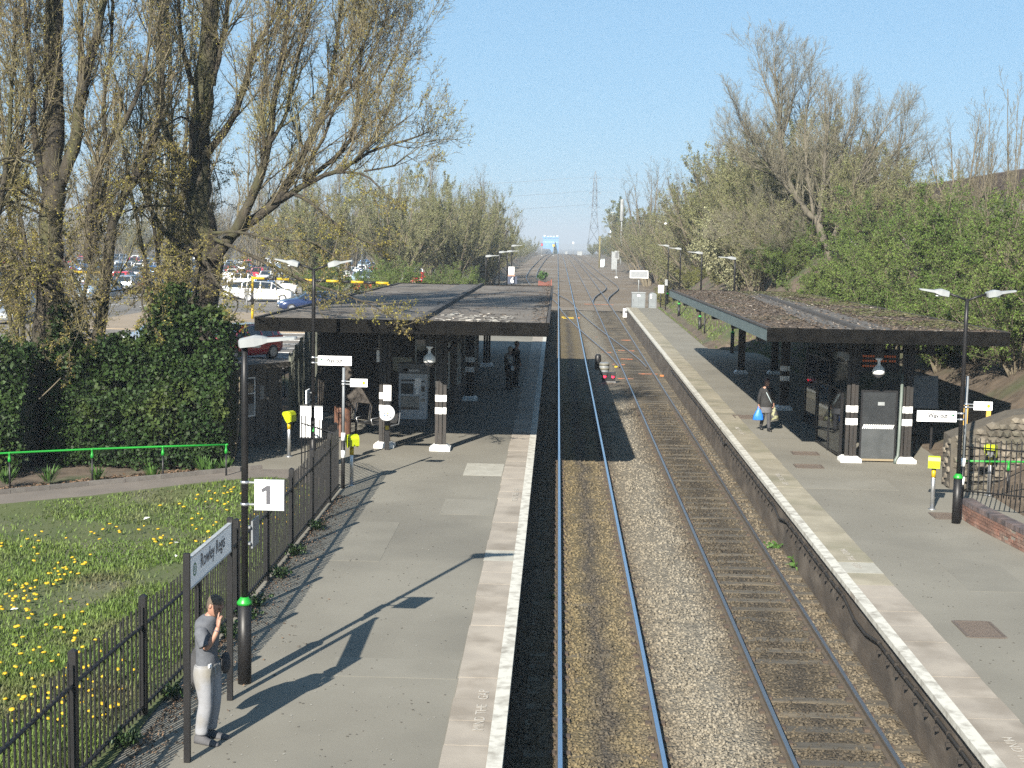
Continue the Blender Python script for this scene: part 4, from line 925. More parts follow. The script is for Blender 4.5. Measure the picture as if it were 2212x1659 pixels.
def screen(label, p0, p1, h, n, mats=None):
    L = math.dist(p0, p1); t = thing('shelter_screen', label, 'shelter screen', (p0[0], p0[1], PZ(p0[1])), math.atan2(p1[1]-p0[1], p1[0]-p0[0]))
    for k in range(n+1): x_ = L*k/n; MB().box(x_-.035, x_+.035, -.035, .035, 0, h).build('mullion', BLACK, t)
    for z_ in (.1, h-.05): MB().box(.036, L-.036, -.02, .02, z_-.03, z_+.03).build('rail', BLACK, t)
    for k in range(n):
        MB().box(L*k/n+.036, L*(k+1)/n-.036, -.006, .006, .131, h-.081).build('pane', GLASS, t)
    return t
screen('low glazed screen running back from the left banded column of the right shelter', (8.42, 41.5), (8.30, 44.6), 2.05, 2)
a = screen('tall two-pane glazed screen of the right shelter near the walking woman', (8.95, 46.2), (8.75, 49.4), 2.5, 2)
screen('cross screen of the right shelter with a small white notice', (8.8, 49.5), (10.3, 49.6), 2.6, 2)
nb = thing('notice', 'small white notice on the cross screen of the right shelter', 'notice', (9.3, 49.46, PZ(49.5))); MB().box(-.12, .12, -.01, .01, 1.7, 2.1).build('sheet', LGREY, nb)
po = thing('poster', 'beige and orange poster on the low glazed screen of the right shelter', 'poster', (8.45, 43.0, PZ(43))); MB().box(-.01, .01, -1.0, 1.0, .8, 1.75).build('sheet', M('poster_print', (.3, .25, .18), (.45, .24, .05), 1.6, .6, lo=.45, hi=.6), po)
ld = thing('departure_display', 'dark departure display with amber lines under the right canopy', 'display', (9.85, 43.4, PZ(43.4)+2.42)); MB().box(-.62, .62, -.12, .12, 0, .62).build('case', BLACK, ld)
AMB = emis('amber_led', (.28, .06, .01), .12)
for z_, a, b in ((.46, -.5, -.12), (.46, .0, .5), (.32, -.5, .2), (.32, .3, .5), (.16, -.5, -.05)):
    x_ = a
    while x_ < b: MB().box(x_, x_+.05, -.124, -.1205, z_-.03, z_+.03).build('led_block', AMB, ld); x_ += .075
bk = thing('wall_notice_board', 'grey notice boards in the shade behind the right shelter', 'notice board', (11.3, 43.5, PZ(43.5)))
MB().cbox((.05, 0, 1.8), (.75, .06, 1.0), rx=R(-8)).build('board', GREYP, bk); MB().cbox((-.75, .2, 1.25), (.7, .06, .75)).build('board', DGREY, bk)
for x_ in (-.95, -.55, -.2, .3): MB().box(x_-.03, x_+.03, .05, .11, -.02, 1.6).build('post', BLACK, bk)
yb = thing('edge_marked_steps', 'dark ramp board with two slanting yellow edge strips behind the right signpost', 'ramp board', (12.25, 41.2, PZ(41.2)+.5)); MB().cbox((0, .03, .55), (.8, .04, 1.3), rx=R(-20)).build('board', BLACKW, yb)
for x_ in (-.33, .33): MB().cbox((x_, 0, .55), (.13, .05, 1.34), rx=R(-20), ry=R(7)).build('edge_strip', M('ochre_strip', (.5, .3, .04), (.4, .24, .04), 4, .6), yb)
# rubble retaining wall behind the right railing
rw = thing('retaining_wall', 'rubble stone retaining wall below the bank on the right', 'wall', (10.4, 36.9, PZ(36.9)))
STN = M('rubble_stone', (.34, .30, .245), (.22, .19, .155), 2.5, .95, .6, 20, objr=.35, c3=(.12, .11, .085), s3=1.2)
sm = []
for k in range(8):
    bm = bmesh.new(); bmesh.ops.create_icosphere(bm, subdivisions=1, radius=.5)
    for v_ in bm.verts: v_.co = Vector((max(-.42, min(.42, v_.co.x*1.15)), v_.co.y, max(-.4, min(.4, v_.co.z*1.1))))*rnd.uniform(.82, 1.12)
    me = bpy.data.meshes.new('stone'); bm.to_mesh(me); bm.free(); me.materials.append(STN); sm.append(me)
mb = MB(); xs = np.linspace(0, 4.2, 12); v = []
def rtop(x): return 1.35+.42*min(x, 1.6)+.12*max(0, x-1.6)
for x in xs: v += [(x, .10-.12*x, -.1), (x, .18-.12*x, rtop(x)), (x, .9-.12*x, rtop(x)+.05), (x, .9-.12*x, -.1)]
mb.add(v, [(4*k+i, 4*k+(i+1) % 4, 4*k+4+(i+1) % 4, 4*k+4+i) for k in range(11) for i in range(4)]+[(0, 1, 2, 3), (44, 47, 46, 45)]); mb.build('mortar_core', M('old_mortar', (.15, .13, .10), (.11, .095, .075), 4, .95), rw)
for z, y_ in ((.1, .3), (.3, .5), (.5, .3), (.7, .52), (.9, .35), (1.1, .5), (1.25, .3), (.15, .7), (.55, .75), (.95, .72)):
    o = link('stone', rnd.choice(sm), rw, (.02, y_, z), rnd.uniform(-.1, .1)); o.scale = (.2, rnd.uniform(.24, .34), .24)
z = .08
while z < 2.2:
    x = .05+rnd.uniform(0, .15)
    while x < 4.1:
        w_ = rnd.uniform(.18, .36)
        if z < rtop(x)-.02: o = link('stone', rnd.choice(sm), rw, (x+w_/2, .09-.12*x+.05*z, z+rnd.uniform(-.02, .02)), rnd.uniform(-.15, .15)); o.scale = (w_*1.2, .26, rnd.uniform(.22, .27)); o.rotation_euler = (0, rnd.uniform(-.15, .15), rnd.uniform(-.2, .1))
        x += w_*.95
    z += .178
# ------------------------------------------------------------------ people
SKIN = M('skin', (.50, .29, .21), (.46, .25, .18), 9, .55)
def skin_mesh(name, verts, edges, rad, mat, sub=2, root=0):
    me = bpy.data.meshes.new(name); me.from_pydata([Vector(v) for v in verts], edges, [])
    o = bpy.data.objects.new('tmp', me); COL.objects.link(o); m = o.modifiers.new('skin', 'SKIN'); m.use_smooth_shade = True
    for i, r_ in enumerate(rad):
        sv = me.skin_vertices[0].data[i]; sv.radius = (r_, r_) if not hasattr(r_, '__len__') else r_; sv.use_root = (i == root)
    s_ = o.modifiers.new('sub', 'SUBSURF'); s_.levels = sub; s_.render_levels = sub
    dg = bpy.context.evaluated_depsgraph_get(); out = bpy.data.meshes.new_from_object(o.evaluated_get(dg)); bpy.data.objects.remove(o)
    out.name = name; out.materials.clear(); out.materials.append(mat); return out
def join_meshes(name, meshes, mat):
    bm = bmesh.new()
    for me in meshes: bm.from_mesh(me)
    out = bpy.data.meshes.new(name); bm.to_mesh(out); bm.free(); out.materials.append(mat)
    out.polygons.foreach_set('use_smooth', np.ones(len(out.polygons), bool)); return out
def finger_chain(base, dirs, L, r):
    pts = [Vector(base)]
    for d, l in zip(dirs, L): pts.append(pts[-1]+Vector(d).normalized()*l)
    return pts
def hand(wrist, fwd, side, nrm, curl, s=1.0, point=False):
    """palm plus five separate fingers; fwd towards the fingertips, side towards the thumb, nrm out of the palm; returns meshes"""
    wrist, fwd, side, nrm = Vector(wrist), Vector(fwd).normalized(), Vector(side).normalized(), Vector(nrm).normalized()
    mb = MB(); rings = []
    for t_, hw, th in ((-.02, .026, .022), (.02, .033, .02), (.06, .041, .017), (.092, .041, .013)):
        c = wrist+fwd*t_*s; rings.append([c+side*hw*s*math.cos(a)+nrm*th*s*math.sin(a) for a in np.linspace(0, 2*PI, 8, endpoint=False)])
    mb.rings(rings)
    for k, (off, ln) in enumerate(((.030, .9), (.010, 1.0), (-.011, .93), (-.030, .75))):
        b = wrist+fwd*.082*s+side*off*s; cc = curl if not (point and k < 2) else .12
        d1 = fwd*math.cos(cc*.6)+nrm*math.sin(cc*.6); d2 = fwd*math.cos(cc*1.5)+nrm*math.sin(cc*1.5); d3 = fwd*math.cos(cc*2.2)+nrm*math.sin(cc*2.2)
        mb.tube(finger_chain(b, (d1, d2, d3), (.042*ln*s, .027*ln*s, .022*ln*s), 0), [.0095*s, .009*s, .0085*s, .006*s], 6)
    b = wrist+fwd*.022*s+side*.03*s
    mb.tube(finger_chain(b, (side*.75+fwd*.6+nrm*.25, side*.3+fwd*.8+nrm*.4, fwd+nrm*.5), (.036*s, .03*s, .024*s), 0), [.013*s, .011*s, .010*s, .007*s], 6)
    return mb.mesh('hand', SKIN)
def head(c, fwd, upv, s=1.0):
    """skull, jaw, nose, ears, brow; c is the head centre"""
    c = Vector(c); f = Vector(fwd).normalized(); u = Vector(upv); u = (u-f*u.dot(f)).normalized(); r_ = f.cross(u)
    mt = Matrix((r_, f, u)).transposed(); mb = MB(); rings = []
    for z, hw, fr, bk in ((-.125, .030, .055, -.005), (-.115, .046, .078, .02), (-.085, .060, .088, .05), (-.045, .068, .092, .082), (0, .075, .095, .10), (.045, .077, .092, .104), (.085, .068, .075, .09), (.112, .045, .045, .058), (.122, .015, .012, .02)):
        rings.append([c+mt @ Vector((hw*s*math.cos(a), (fr if math.sin(a) > 0 else bk)*s*math.sin(a), z*s)) for a in np.linspace(0, 2*PI, 16, endpoint=False)])
    mb.rings(rings)
    mb.tube([c+mt @ Vector((0, .086*s, .03*s)), c+mt @ Vector((0, .108*s, -.012*s)), c+mt @ Vector((0, .112*s, -.024*s)), c+mt @ Vector((0, .09*s, -.032*s))], [.009*s, .013*s, .014*s, .008*s], 6)
    mb.tube([c+mt @ Vector((-.05*s, .083*s, .034*s)), c+mt @ Vector((0, .098*s, .032*s)), c+mt @ Vector((.05*s, .083*s, .034*s))], .008*s, 6)
    mb.tube([c+mt @ Vector((-.024*s, .088*s, -.058*s)), c+mt @ Vector((0, .094*s, -.058*s)), c+mt @ Vector((.024*s, .088*s, -.058*s))], .006*s, 6)
    for q in (-1, 1): mb.ball(c+mt @ Vector((q*.079*s, -.008*s, -.005*s)), .011*s, .02*s, .033*s, 8, 6, rot=mt)
    eyes = [(c+mt @ Vector((q*.031*s, .088*s, .014*s))) for q in (-1, 1)]
    return mb.mesh('head', SKIN), mt, eyes
def ell(c, rx, ry, n=18, rz=0., tilt=(0, 0)):
    c = Vector(c); ca, sa = math.cos(rz), math.sin(rz); out = []
    for a in np.linspace(0, 2*PI, n, endpoint=False):
        x, y = rx*math.cos(a), ry*math.sin(a); X, Y = x*ca-y*sa, x*sa+y*ca; out.append(c+Vector((X, Y, tilt[0]*X+tilt[1]*Y)))
    return out
def loft(name, rings, mat, parent, cap=True, sub=1, st=False):
    P = np.array([[tuple(q) for q in r_] for r_ in rings]); n = len(P); out = []
    for i in range(n-1):
        a, b, c, d = P[max(i-1, 0)], P[i], P[i+1], P[min(i+2, n-1)]
        for u in (0, .34, .67): out.append(.5*(2*b+(c-a)*u+(2*a-5*b+4*c-d)*u*u+(3*b-a-3*c+d)*u**3))
    out.append(P[-1]); return link(name, MB().rings([[Vector(q) for q in r_] for r_ in out], 0, True, cap).mesh(name, mat), parent)
def shoe(name, ankle, yaw, mat, parent, L=.30, sole=None):
    a = Vector(ankle); mt = Matrix.Rotation(yaw, 3, 'Z'); rings = []
    for t_, hw, h in ((-.085, .020, .07), (-.075, .036, .105), (-.02, .042, .115), (.05, .044, .10), (.10, .048, .075), (.16, .048, .058), (.205, .036, .045), (.222, .014, .03)):
        rings.append([Vector((a.x, a.y, 0))+mt @ Vector((x_, t_*L/.30, z_)) for x_, z_ in ((-hw, .0), (-hw*1.02, h*.35), (-hw*.7, h*.85), (0, h), (hw*.7, h*.85), (hw*1.02, h*.35), (hw, .0))])
    return loft(name, rings, mat, parent, True, 1)
# --- the man by the station name board: local +y is the way he faces, +x his right hand side
SHIRT = M('grey_marl_shirt', (.125, .135, .15), (.10, .108, .12), 14, .9, .4, 11)
TROU = M('pale_grey_joggers', (.50, .51, .53), (.42, .43, .45), 5, .9, .55, 9, c3=(.38, .36, .32), s3=2.5)
HAIRB = M('cropped_brown_hair', (.075, .056, .04), (.12, .092, .068), 40, .85, .8, 120)
JACK = M('dark_jacket', (.022, .023, .026), (.045, .045, .048), 4, .85)
BOOT = M('grey_boot_suede', (.10, .10, .105), (.15, .15, .15), 8, .8)
def man_near():
    V = [(0, 0, 1.0), (0, -.01, 1.2), (0, .0, 1.40), (0, .0, 1.52), (0, .035, 1.60), (0, .06, 1.66),
         (.10, 0, .94), (.115, .035, .53), (.12, -.02, .10), (-.10, 0, .94), (-.115, .03, .53), (-.12, -.02, .10),
         (.175, -.005, 1.50), (.235, .115, 1.245), (.20, .235, 1.45), (.165, .245, 1.535), (-.175, -.005, 1.50), (-.245, -.10, 1.24), (-.235, -.14, 1.20), (-.20, -.19, 1.18)]
    Ed = [(0, 1), (1, 2), (2, 3), (3, 4), (4, 5), (0, 6), (6, 7), (7, 8), (0, 9), (9, 10), (10, 11), (3, 12), (12, 13), (13, 14), (14, 15), (3, 16), (16, 17), (17, 18), (18, 19)]
    Rr = [.13, .125, .14, .10, .058, .06, .085, .06, .042, .085, .06, .042, .062, .046, .034, .03, .062, .046, .042, .03]
    hd, mt, eyes = head((0, .105, 1.745), (.12, .86, -.42), (0, .42, .9), 1.04)
    body = skin_mesh('body', V, Ed, Rr, SKIN)
    h1 = hand((.165, .245, 1.535), (-.28, -.08, 1), (-.35, -.85, -.1), (-.85, .25, -.2), .75, 1.0, point=True)
    h2 = hand((-.20, -.19, 1.18), (.35, -.5, -.6), (.6, .5, 0), (-.2, .6, -.4), .9)
    p = link('person', join_meshes('person', [body, hd, h1, h2], SKIN))
    # t-shirt
    rings = [ell((0, 0, .975), .175, .125), ell((0, -.005, 1.03), .17, .125), ell((0, -.01, 1.15), .165, .125), ell((0, -.005, 1.28), .18, .135), ell((0, 0, 1.40), .195, .14), ell((0, 0, 1.475), .215, .135), ell((0, .0, 1.54), .205, .128), ell((0, .008, 1.578), .15, .115), ell((0, .022, 1.612), .085, .088), ell((0, .028, 1.62), .078, .082)]
    loft('t_shirt', rings, SHIRT, p)
    for sgn, pts in ((1, [(.13, -.005, 1.49), (.19, .02, 1.44), (.225, .095, 1.30), (.23, .105, 1.28)]), (-1, [(-.13, -.005, 1.49), (-.195, -.03, 1.43), (-.235, -.085, 1.30), (-.24, -.09, 1.28)])):
        mb = MB(); mb.tube(pts, [.07, .086, .08, .082], 12); o = mb.build('sleeve', SHIRT, p)
    MB().box(.098, .158, .100, .116, .99, 1.03).build('hem_label', SIGNW, p)
    # joggers
    for sgn in (-1, 1):
        x = .088*sgn; z0 = -.018 if sgn > 0 else 0
        rings = [ell((x*.95, 0, .99), .105, .125), ell((x*1.05, 0, .88), .115, .135), ell((x*1.15, .01, .75), .108, .115), ell((x*1.2, .03, .60), .09, .095), ell((x*1.2, .032, .50), .082, .09), ell((x*1.25, .01, .36), .08, .092), ell((x*1.28, -.012, .22), .074, .084), ell((x*1.3, -.02, .14), .07, .08), ell((x*1.3, -.02, .115), .052, .062)]
        loft('trouser_leg', rings, TROU, p)
    loft('waistband', [ell((0, 0, .93), .178, .135), ell((0, 0, .99), .178, .13), ell((0, 0, 1.005), .17, .12)], TROU, p)
    MB().tube([(.06, .135, .985), (.065, .15, .92), (.075, .155, .86)], .008, 5).build('drawcord', M('cord', (.25, .25, .24), rough=.9), p)
    shoe('boot', (.115, -.02, .1), R(-4), BOOT, p, .34); shoe('boot', (-.115, -.02, .1), R(8), BOOT, p, .34)
    # hair: cap over the skull
    c = Vector((0, .105, 1.745)); rings = []
    for z, hw, fr, bk in ((-.075, .05, -.045, .088), (-.03, .073, -.02, .098), (.02, .079, .02, .110), (.055, .080, .088, .110), (.088, .072, .082, .096), (.118, .048, .052, .062), (.130, .015, .014, .02)):
        rings.append([c+mt @ Vector((hw*1.05*math.cos(a), (fr if math.sin(a) > 0 else bk)*1.05*math.sin(a), z*1.05)) for a in np.linspace(0, 2*PI, 16, endpoint=False)])
    loft('hair', rings, HAIRB, p, True, 1)
    m = MB()
    for e in eyes: m.ball(e, .009, k=8, n=6)
    m.build('eyes', M('dark_eye', (.02, .015, .01), rough=.2), p, st=True)
    # arm tattoo bands
    INKT = M('tattoo_ink', (.12, .10, .11), rough=.7)
    MB().tube([(.195, .2385, 1.475), (.19, .24, 1.487)], [.0365, .0362], 10).build('tattoo', INKT, p)
    return p
man = man_near(); man.location = (-4.39, 17.66, PZ(17.66)); man.rotation_euler = (0, 0, R(-106))
tag(man, 'man in grey t-shirt and pale joggers beside the station name board, hand at his face', 'person')
man.scale = (1.03, 1.03, 1.03)
# jacket over his left forearm: hangs at his back
def jacket():
    rings = []
    for z, w1, w2, cx, cy in ((1.30, .05, .06, -.23, -.12), (1.24, .10, .10, -.23, -.15), (1.10, .12, .13, -.22, -.20), (.95, .12, .15, -.20, -.225), (.82, .10, .15, -.19, -.235), (.70, .07, .10, -.19, -.25), (.60, .03, .05, -.18, -.26)):
        r_ = ell((cx, cy, z), w1, w2, 16); rings.append([q+Vector((0, 0, 0))*1 + Vector((math.sin(i*2.4)*.018, math.cos(i*3.1)*.018, math.sin(i*1.9)*.02)) for i, q in enumerate(r_)])
    mb = MB(); mb.rings(rings)
    me = mb.mesh('jacket', JACK); o = link('jacket', me)
    f = MB(); f.rings([[q for q in ell((-.20, .15, z), w1, w2, 12)] for z, w1, w2 in ((1.12, .05, .04), (1.04, .08, .055), (.94, .08, .06), (.86, .04, .03))])
    s_ = f.build('sleeve', JACK, o); return o
jk = jacket(); jk.location = man.location; jk.rotation_euler = man.rotation_euler; tag(jk, 'dark jacket hanging over the left arm of the man in the grey t-shirt', 'jacket')
# --- simple walkers, also used for the far pair
def walker(hair_m, top_m, leg_m, shoe_m, top_rings, legs, arms, hair_rings, face, coat_sleeve=.055, hs=1.0, sleeve_m=None):
    V = [(0, 0, .95), (0, 0, 1.15), (0, 0, 1.32), (0, 0, 1.42), (0, .02, 1.50), (0, .03, 1.54)]; Ed = [(0, 1), (1, 2), (2, 3), (3, 4), (4, 5)]; Rr = [.11, .105, .12, .085, .048, .05]
    for sgn in (-1, 1):
        k = legs[sgn]; i = len(V); V += [(.085*sgn, 0, .88)]+list(k); Ed += [(0, i), (i, i+1), (i+1, i+2)]; Rr += [.08, .055, .038]
        a = arms[sgn]; i = len(V); V += [(.15*sgn, 0, 1.39)]+list(a); Ed += [(3, i), (i, i+1), (i+1, i+2)]; Rr += [.055, .04, .028]
    hd, mt, eyes = head((0, .05, 1.62), face, (0, 0, 1), .95*hs)
    ms = [skin_mesh('body', V, Ed, Rr, SKIN), hd]
    for sgn in (-1, 1): ms.append(hand(arms[sgn][1], (0, .1, -1), (0, 1, 0), (-sgn, 0, 0), .7, .95))
    p = link('person', join_meshes('person', ms, SKIN))
    loft('coat', top_rings, top_m, p)
    for sgn in (-1, 1):
        a = arms[sgn]; MB().tube([(.10*sgn, 0, 1.40), (.155*sgn, 0, 1.36), a[0], Vector(a[0]).lerp(Vector(a[1]), .9)], [coat_sleeve+.015, coat_sleeve+.02, coat_sleeve, coat_sleeve*.8], 10).build('sleeve', sleeve_m or top_m, p)
        k = legs[sgn]; h = Vector((.085*sgn, 0, .88)); kn, an = Vector(k[0]), Vector(k[1])
        loft('trouser_leg', [ell(h+Vector((0, 0, .06)), .10, .11), ell(h.lerp(kn, .4), .09, .095), ell(kn, .068, .072), ell(kn.lerp(an, .5), .062, .066), ell(an+Vector((0, 0, .0)), .05, .056)], leg_m, p)
        shoe('shoe', an, R(6)*-sgn, shoe_m, p, .27).location.z = max(0, an.z-.09)
    c = Vector((0, .05, 1.62)); loft('hair', [[c+mt @ Vector((hw*math.cos(a), (fr if math.sin(a) > 0 else bk)*math.sin(a), z)) for a in np.linspace(0, 2*PI, 14, endpoint=False)] for z, hw, fr, bk in hair_rings], hair_m, p)
    m = MB()
    for e in eyes: m.ball(e, .009, k=6, n=5)
    m.build('eyes', MATS['dark_eye'], p, st=True)
    return p
long_hair = ((-.10, .055, -.05, .08), (-.04, .079, -.02, .10), (.02, .082, .01, .108), (.055, .082, .085, .108), (.09, .072, .08, .095), (.12, .045, .05, .06), (.13, .015, .014, .02))
straight = {-1: ((-.09, .01, .5), (-.09, -.01, .09)), 1: ((.09, .02, .5), (.09, 0, .09))}
stride = {-1: ((-.08, .10, .50), (-.075, .17, .10)), 1: ((.08, -.02, .49), (.085, -.20, .14))}
GREYC = M('woman_grey_tunic', (.10, .10, .11), (.08, .08, .085), 14, .9); BLK = M('black_cloth', (.012, .012, .013), (.02, .02, .02), 5, .9)
DTR = M('charcoal_trousers', (.045, .045, .05), (.035, .035, .04), 5, .9); SHOEB = M('black_shoe', (.015, .015, .015), rough=.45)
AUB = M('auburn_hair', (.06, .02, .012), (.09, .03, .02), 30, .6)
arms_w = {-1: ((-.24, -.02, 1.12), (-.25, .05, .90)), 1: ((.235, -.02, 1.10), (.26, .06, .86))}
wm = walker(AUB, GREYC, DTR, SHOEB, [ell((0, 0, .60), .22, .17), ell((0, 0, .75), .205, .155), ell((0, 0, .95), .185, .14), ell((0, 0, 1.12), .165, .12), ell((0, 0, 1.28), .18, .13), ell((0, 0, 1.38), .165, .105), ell((0, .01, 1.45), .085, .07), ell((0, .02, 1.49), .06, .06)], stride, arms_w, long_hair, (-.55, .9, .05), sleeve_m=BLK)
wm.location = (7.02, 46.95, PZ(46.95)); wm.rotation_euler = (0, 0, R(188)); tag(wm, 'woman in a grey tunic walking at the shade edge with a blue bag', 'person')
cg = [ell((.0, -.01, .80), .215, .165), ell((0, -.01, .95), .20, .155), ell((0, -.01, 1.12), .178, .135), ell((0, -.005, 1.28), .192, .145), ell((0, 0, 1.385), .175, .118), ell((0, .0, 1.44), .10, .085)]
mb = MB(); mb.rings([[q for i, q in enumerate(r_) if not (2 <= i <= 4)][::1] for r_ in cg], 0, True, False); loft('cardigan', [r_ for r_ in cg], BLK, wm, False)
MB().tube([(.10, .03, 1.44), (.02, .15, 1.25), (-.10, .165, 1.02), (-.19, .10, .88)], .013, 6).build('bag_strap', M('pale_strap', (.35, .42, .44), rough=.7), wm)
def carrier(label, mat, h, wd, loc, cat='bag', extra=None):
    rings = [ell((0, 0, -h), wd, wd*.42, 14), ell((0, 0, -h*.95), wd*1.08, wd*.5, 14), ell((0, 0, -h*.6), wd*.85, wd*.42, 14), ell((0, 0, -h*.3), wd*.5, wd*.3, 14), ell((0, 0, -.06), wd*.2, wd*.16, 14), ell((0, 0, .02), .025, .02, 14)]
    rings = [[q+Vector((math.sin(i*2.3+k)*.012, math.cos(i*3.3+k)*.012, 0)) for i, q in enumerate(r_)] for k, r_ in enumerate(rings)]
    o = link('carrier_bag', MB().rings(rings).mesh('carrier_bag', mat)); o.location = loc; tag(o, label, cat); return o
mw_ = Matrix.Translation(wm.location) @ Matrix.Rotation(R(188), 4, 'Z')
carrier('bright blue carrier bag in the walking woman\'s right hand', M('blue_plastic', (.02, .17, .62), (.015, .13, .5), 12, .45), .44, .17, mw_ @ Vector((.26, .06, .80)))
carrier('dark patterned bag held at the walking woman\'s left side', M('patterned_bag', (.03, .03, .03), (.22, .22, .12), 9, .7, lo=.5, hi=.58), .48, .15, mw_ @ Vector((-.27, .05, .84)))
PATC = M('patterned_coat', (.02, .02, .024), (.42, .42, .4), 4.2, .85, lo=.52, hi=.55, detail=1); BLOND = M('light_hair', (.30, .26, .20), (.22, .18, .14), 30, .7)
arms_s = {-1: ((-.20, -.02, 1.14), (-.18, .1, .92)), 1: ((.20, -.02, 1.14), (.2, .08, .92))}
coat = [ell((0, 0, .72), .205, .17), ell((0, 0, .9), .20, .165), ell((0, 0, 1.08), .18, .145), ell((0, 0, 1.28), .19, .145), ell((0, 0, 1.38), .17, .115), ell((0, .01, 1.45), .09, .075), ell((0, .02, 1.49), .062, .062)]
w2 = walker(BLOND, PATC, BLK, SHOEB, coat, straight, arms_s, long_hair, (.1, 1, .05), .062); w2.location = (-1.85, 57.0, PZ(57)); w2.rotation_euler = (0, 0, R(-35)); tag(w2, 'light-haired person in a black and white patterned coat under the left canopy', 'person'); w2.scale = (1.02, 1.02, 1.0)
short_hair = ((-.05, .06, -.045, .09), (-.01, .078, -.02, .10), (.03, .081, .03, .108), (.06, .081, .086, .106), (.09, .071, .078, .093), (.12, .045, .05, .06), (.13, .015, .014, .02))
w3 = walker(M('dark_hair', (.015, .012, .01), rough=.6), BLK, BLK, SHOEB, coat[1:], straight, arms_s, short_hair, (.1, 1, 0)); w3.location = (-1.62, 57.75, PZ(57.75)); w3.rotation_euler = (0, 0, R(-50)); w3.scale = (1.05, 1.05, 1.09); tag(w3, 'dark-clothed person standing just behind the one in the patterned coat', 'person')

# ------------------------------------------------------------------ cars
TYRE = M('tyre', (.015, .015, .016), rough=.8); RIM = M('alloy_rim', (.5, .51, .53), rough=.35, metal=.7); CGL = M('car_glass', (.012, .016, .02), rough=.03, spec=1.)
LAMPC = M('headlamp', (.7, .72, .75), rough=.1, spec=1.); TAIL = M('tail_lamp', (.35, .01, .01), rough=.2); PLATE = M('number_plate', (.75, .75, .7), rough=.5)
def paint(name, c, metal=.0): return M('car_paint_'+name, c, rough=.22, metal=metal, coat=1., spec=.5)
PAINTS = {'white': paint('white', (.78, .78, .77)), 'silver': paint('silver', (.42, .44, .46), .6), 'dark grey': paint('dark_grey', (.06, .065, .07), .3), 'black': paint('black', (.012, .012, .014)), 'red': paint('red', (.5, .02, .025)),
          'dark blue': paint('dark_blue', (.015, .03, .09), .2), 'blue': paint('blue', (.04, .14, .38), .2), 'pale blue': paint('pale_blue', (.3, .4, .5), .4)}
# stations along the length: (x, bottom, belt z, belt half width, top z, top half width, glass side after this, glass top after this)
KINDS = {
 'hatchback': [(0, .32, .55, .62, .60, .55), (.12, .22, .68, .76, .74, .66), (.55, .2, .82, .83, .88, .72), (1.0, .2, .90, .86, .97, .70), (1.75, .2, .93, .87, 1.44, .58), (2.5, .2, .95, .87, 1.49, .60), (3.2, .2, .97, .86, 1.46, .58), (3.62, .24, .99, .80, 1.34, .56), (3.9, .30, .95, .74, 1.0, .66), (3.98, .36, .80, .66, .84, .6)],
 'estate': [(0, .32, .55, .66, .60, .58), (.14, .22, .68, .80, .74, .70), (.6, .2, .84, .87, .90, .76), (1.25, .2, .92, .90, .99, .74), (1.95, .2, .95, .91, 1.42, .62), (2.8, .2, .97, .91, 1.48, .64), (3.9, .2, .99, .89, 1.45, .62), (4.35, .24, 1.0, .84, 1.34, .60), (4.6, .30, .96, .78, 1.02, .70), (4.7, .36, .80, .70, .84, .62)],
 'saloon': [(0, .32, .55, .66, .60, .58), (.14, .22, .68, .80, .72, .70), (.6, .2, .82, .87, .86, .76), (1.35, .2, .90, .90, .96, .74), (2.05, .2, .93, .91, 1.38, .60), (2.8, .2, .95, .91, 1.42, .60), (3.3, .2, .97, .90, 1.36, .58), (3.85, .2, .98, .88, 1.03, .70), (4.4, .26, .94, .80, .98, .70), (4.55, .36, .78, .70, .82, .62)],
 'people carrier': [(0, .34, .62, .66, .68, .58), (.12, .22, .78, .80, .84, .70), (.5, .2, .94, .87, 1.0, .76), (.95, .2, 1.02, .90, 1.1, .74), (1.7, .2, 1.05, .91, 1.58, .64), (2.6, .2, 1.07, .91, 1.64, .66), (3.7, .2, 1.08, .90, 1.62, .65), (4.1, .24, 1.08, .86, 1.5, .62), (4.3, .30, 1.0, .80, 1.06, .72), (4.38, .36, .82, .72, .86, .64)]}
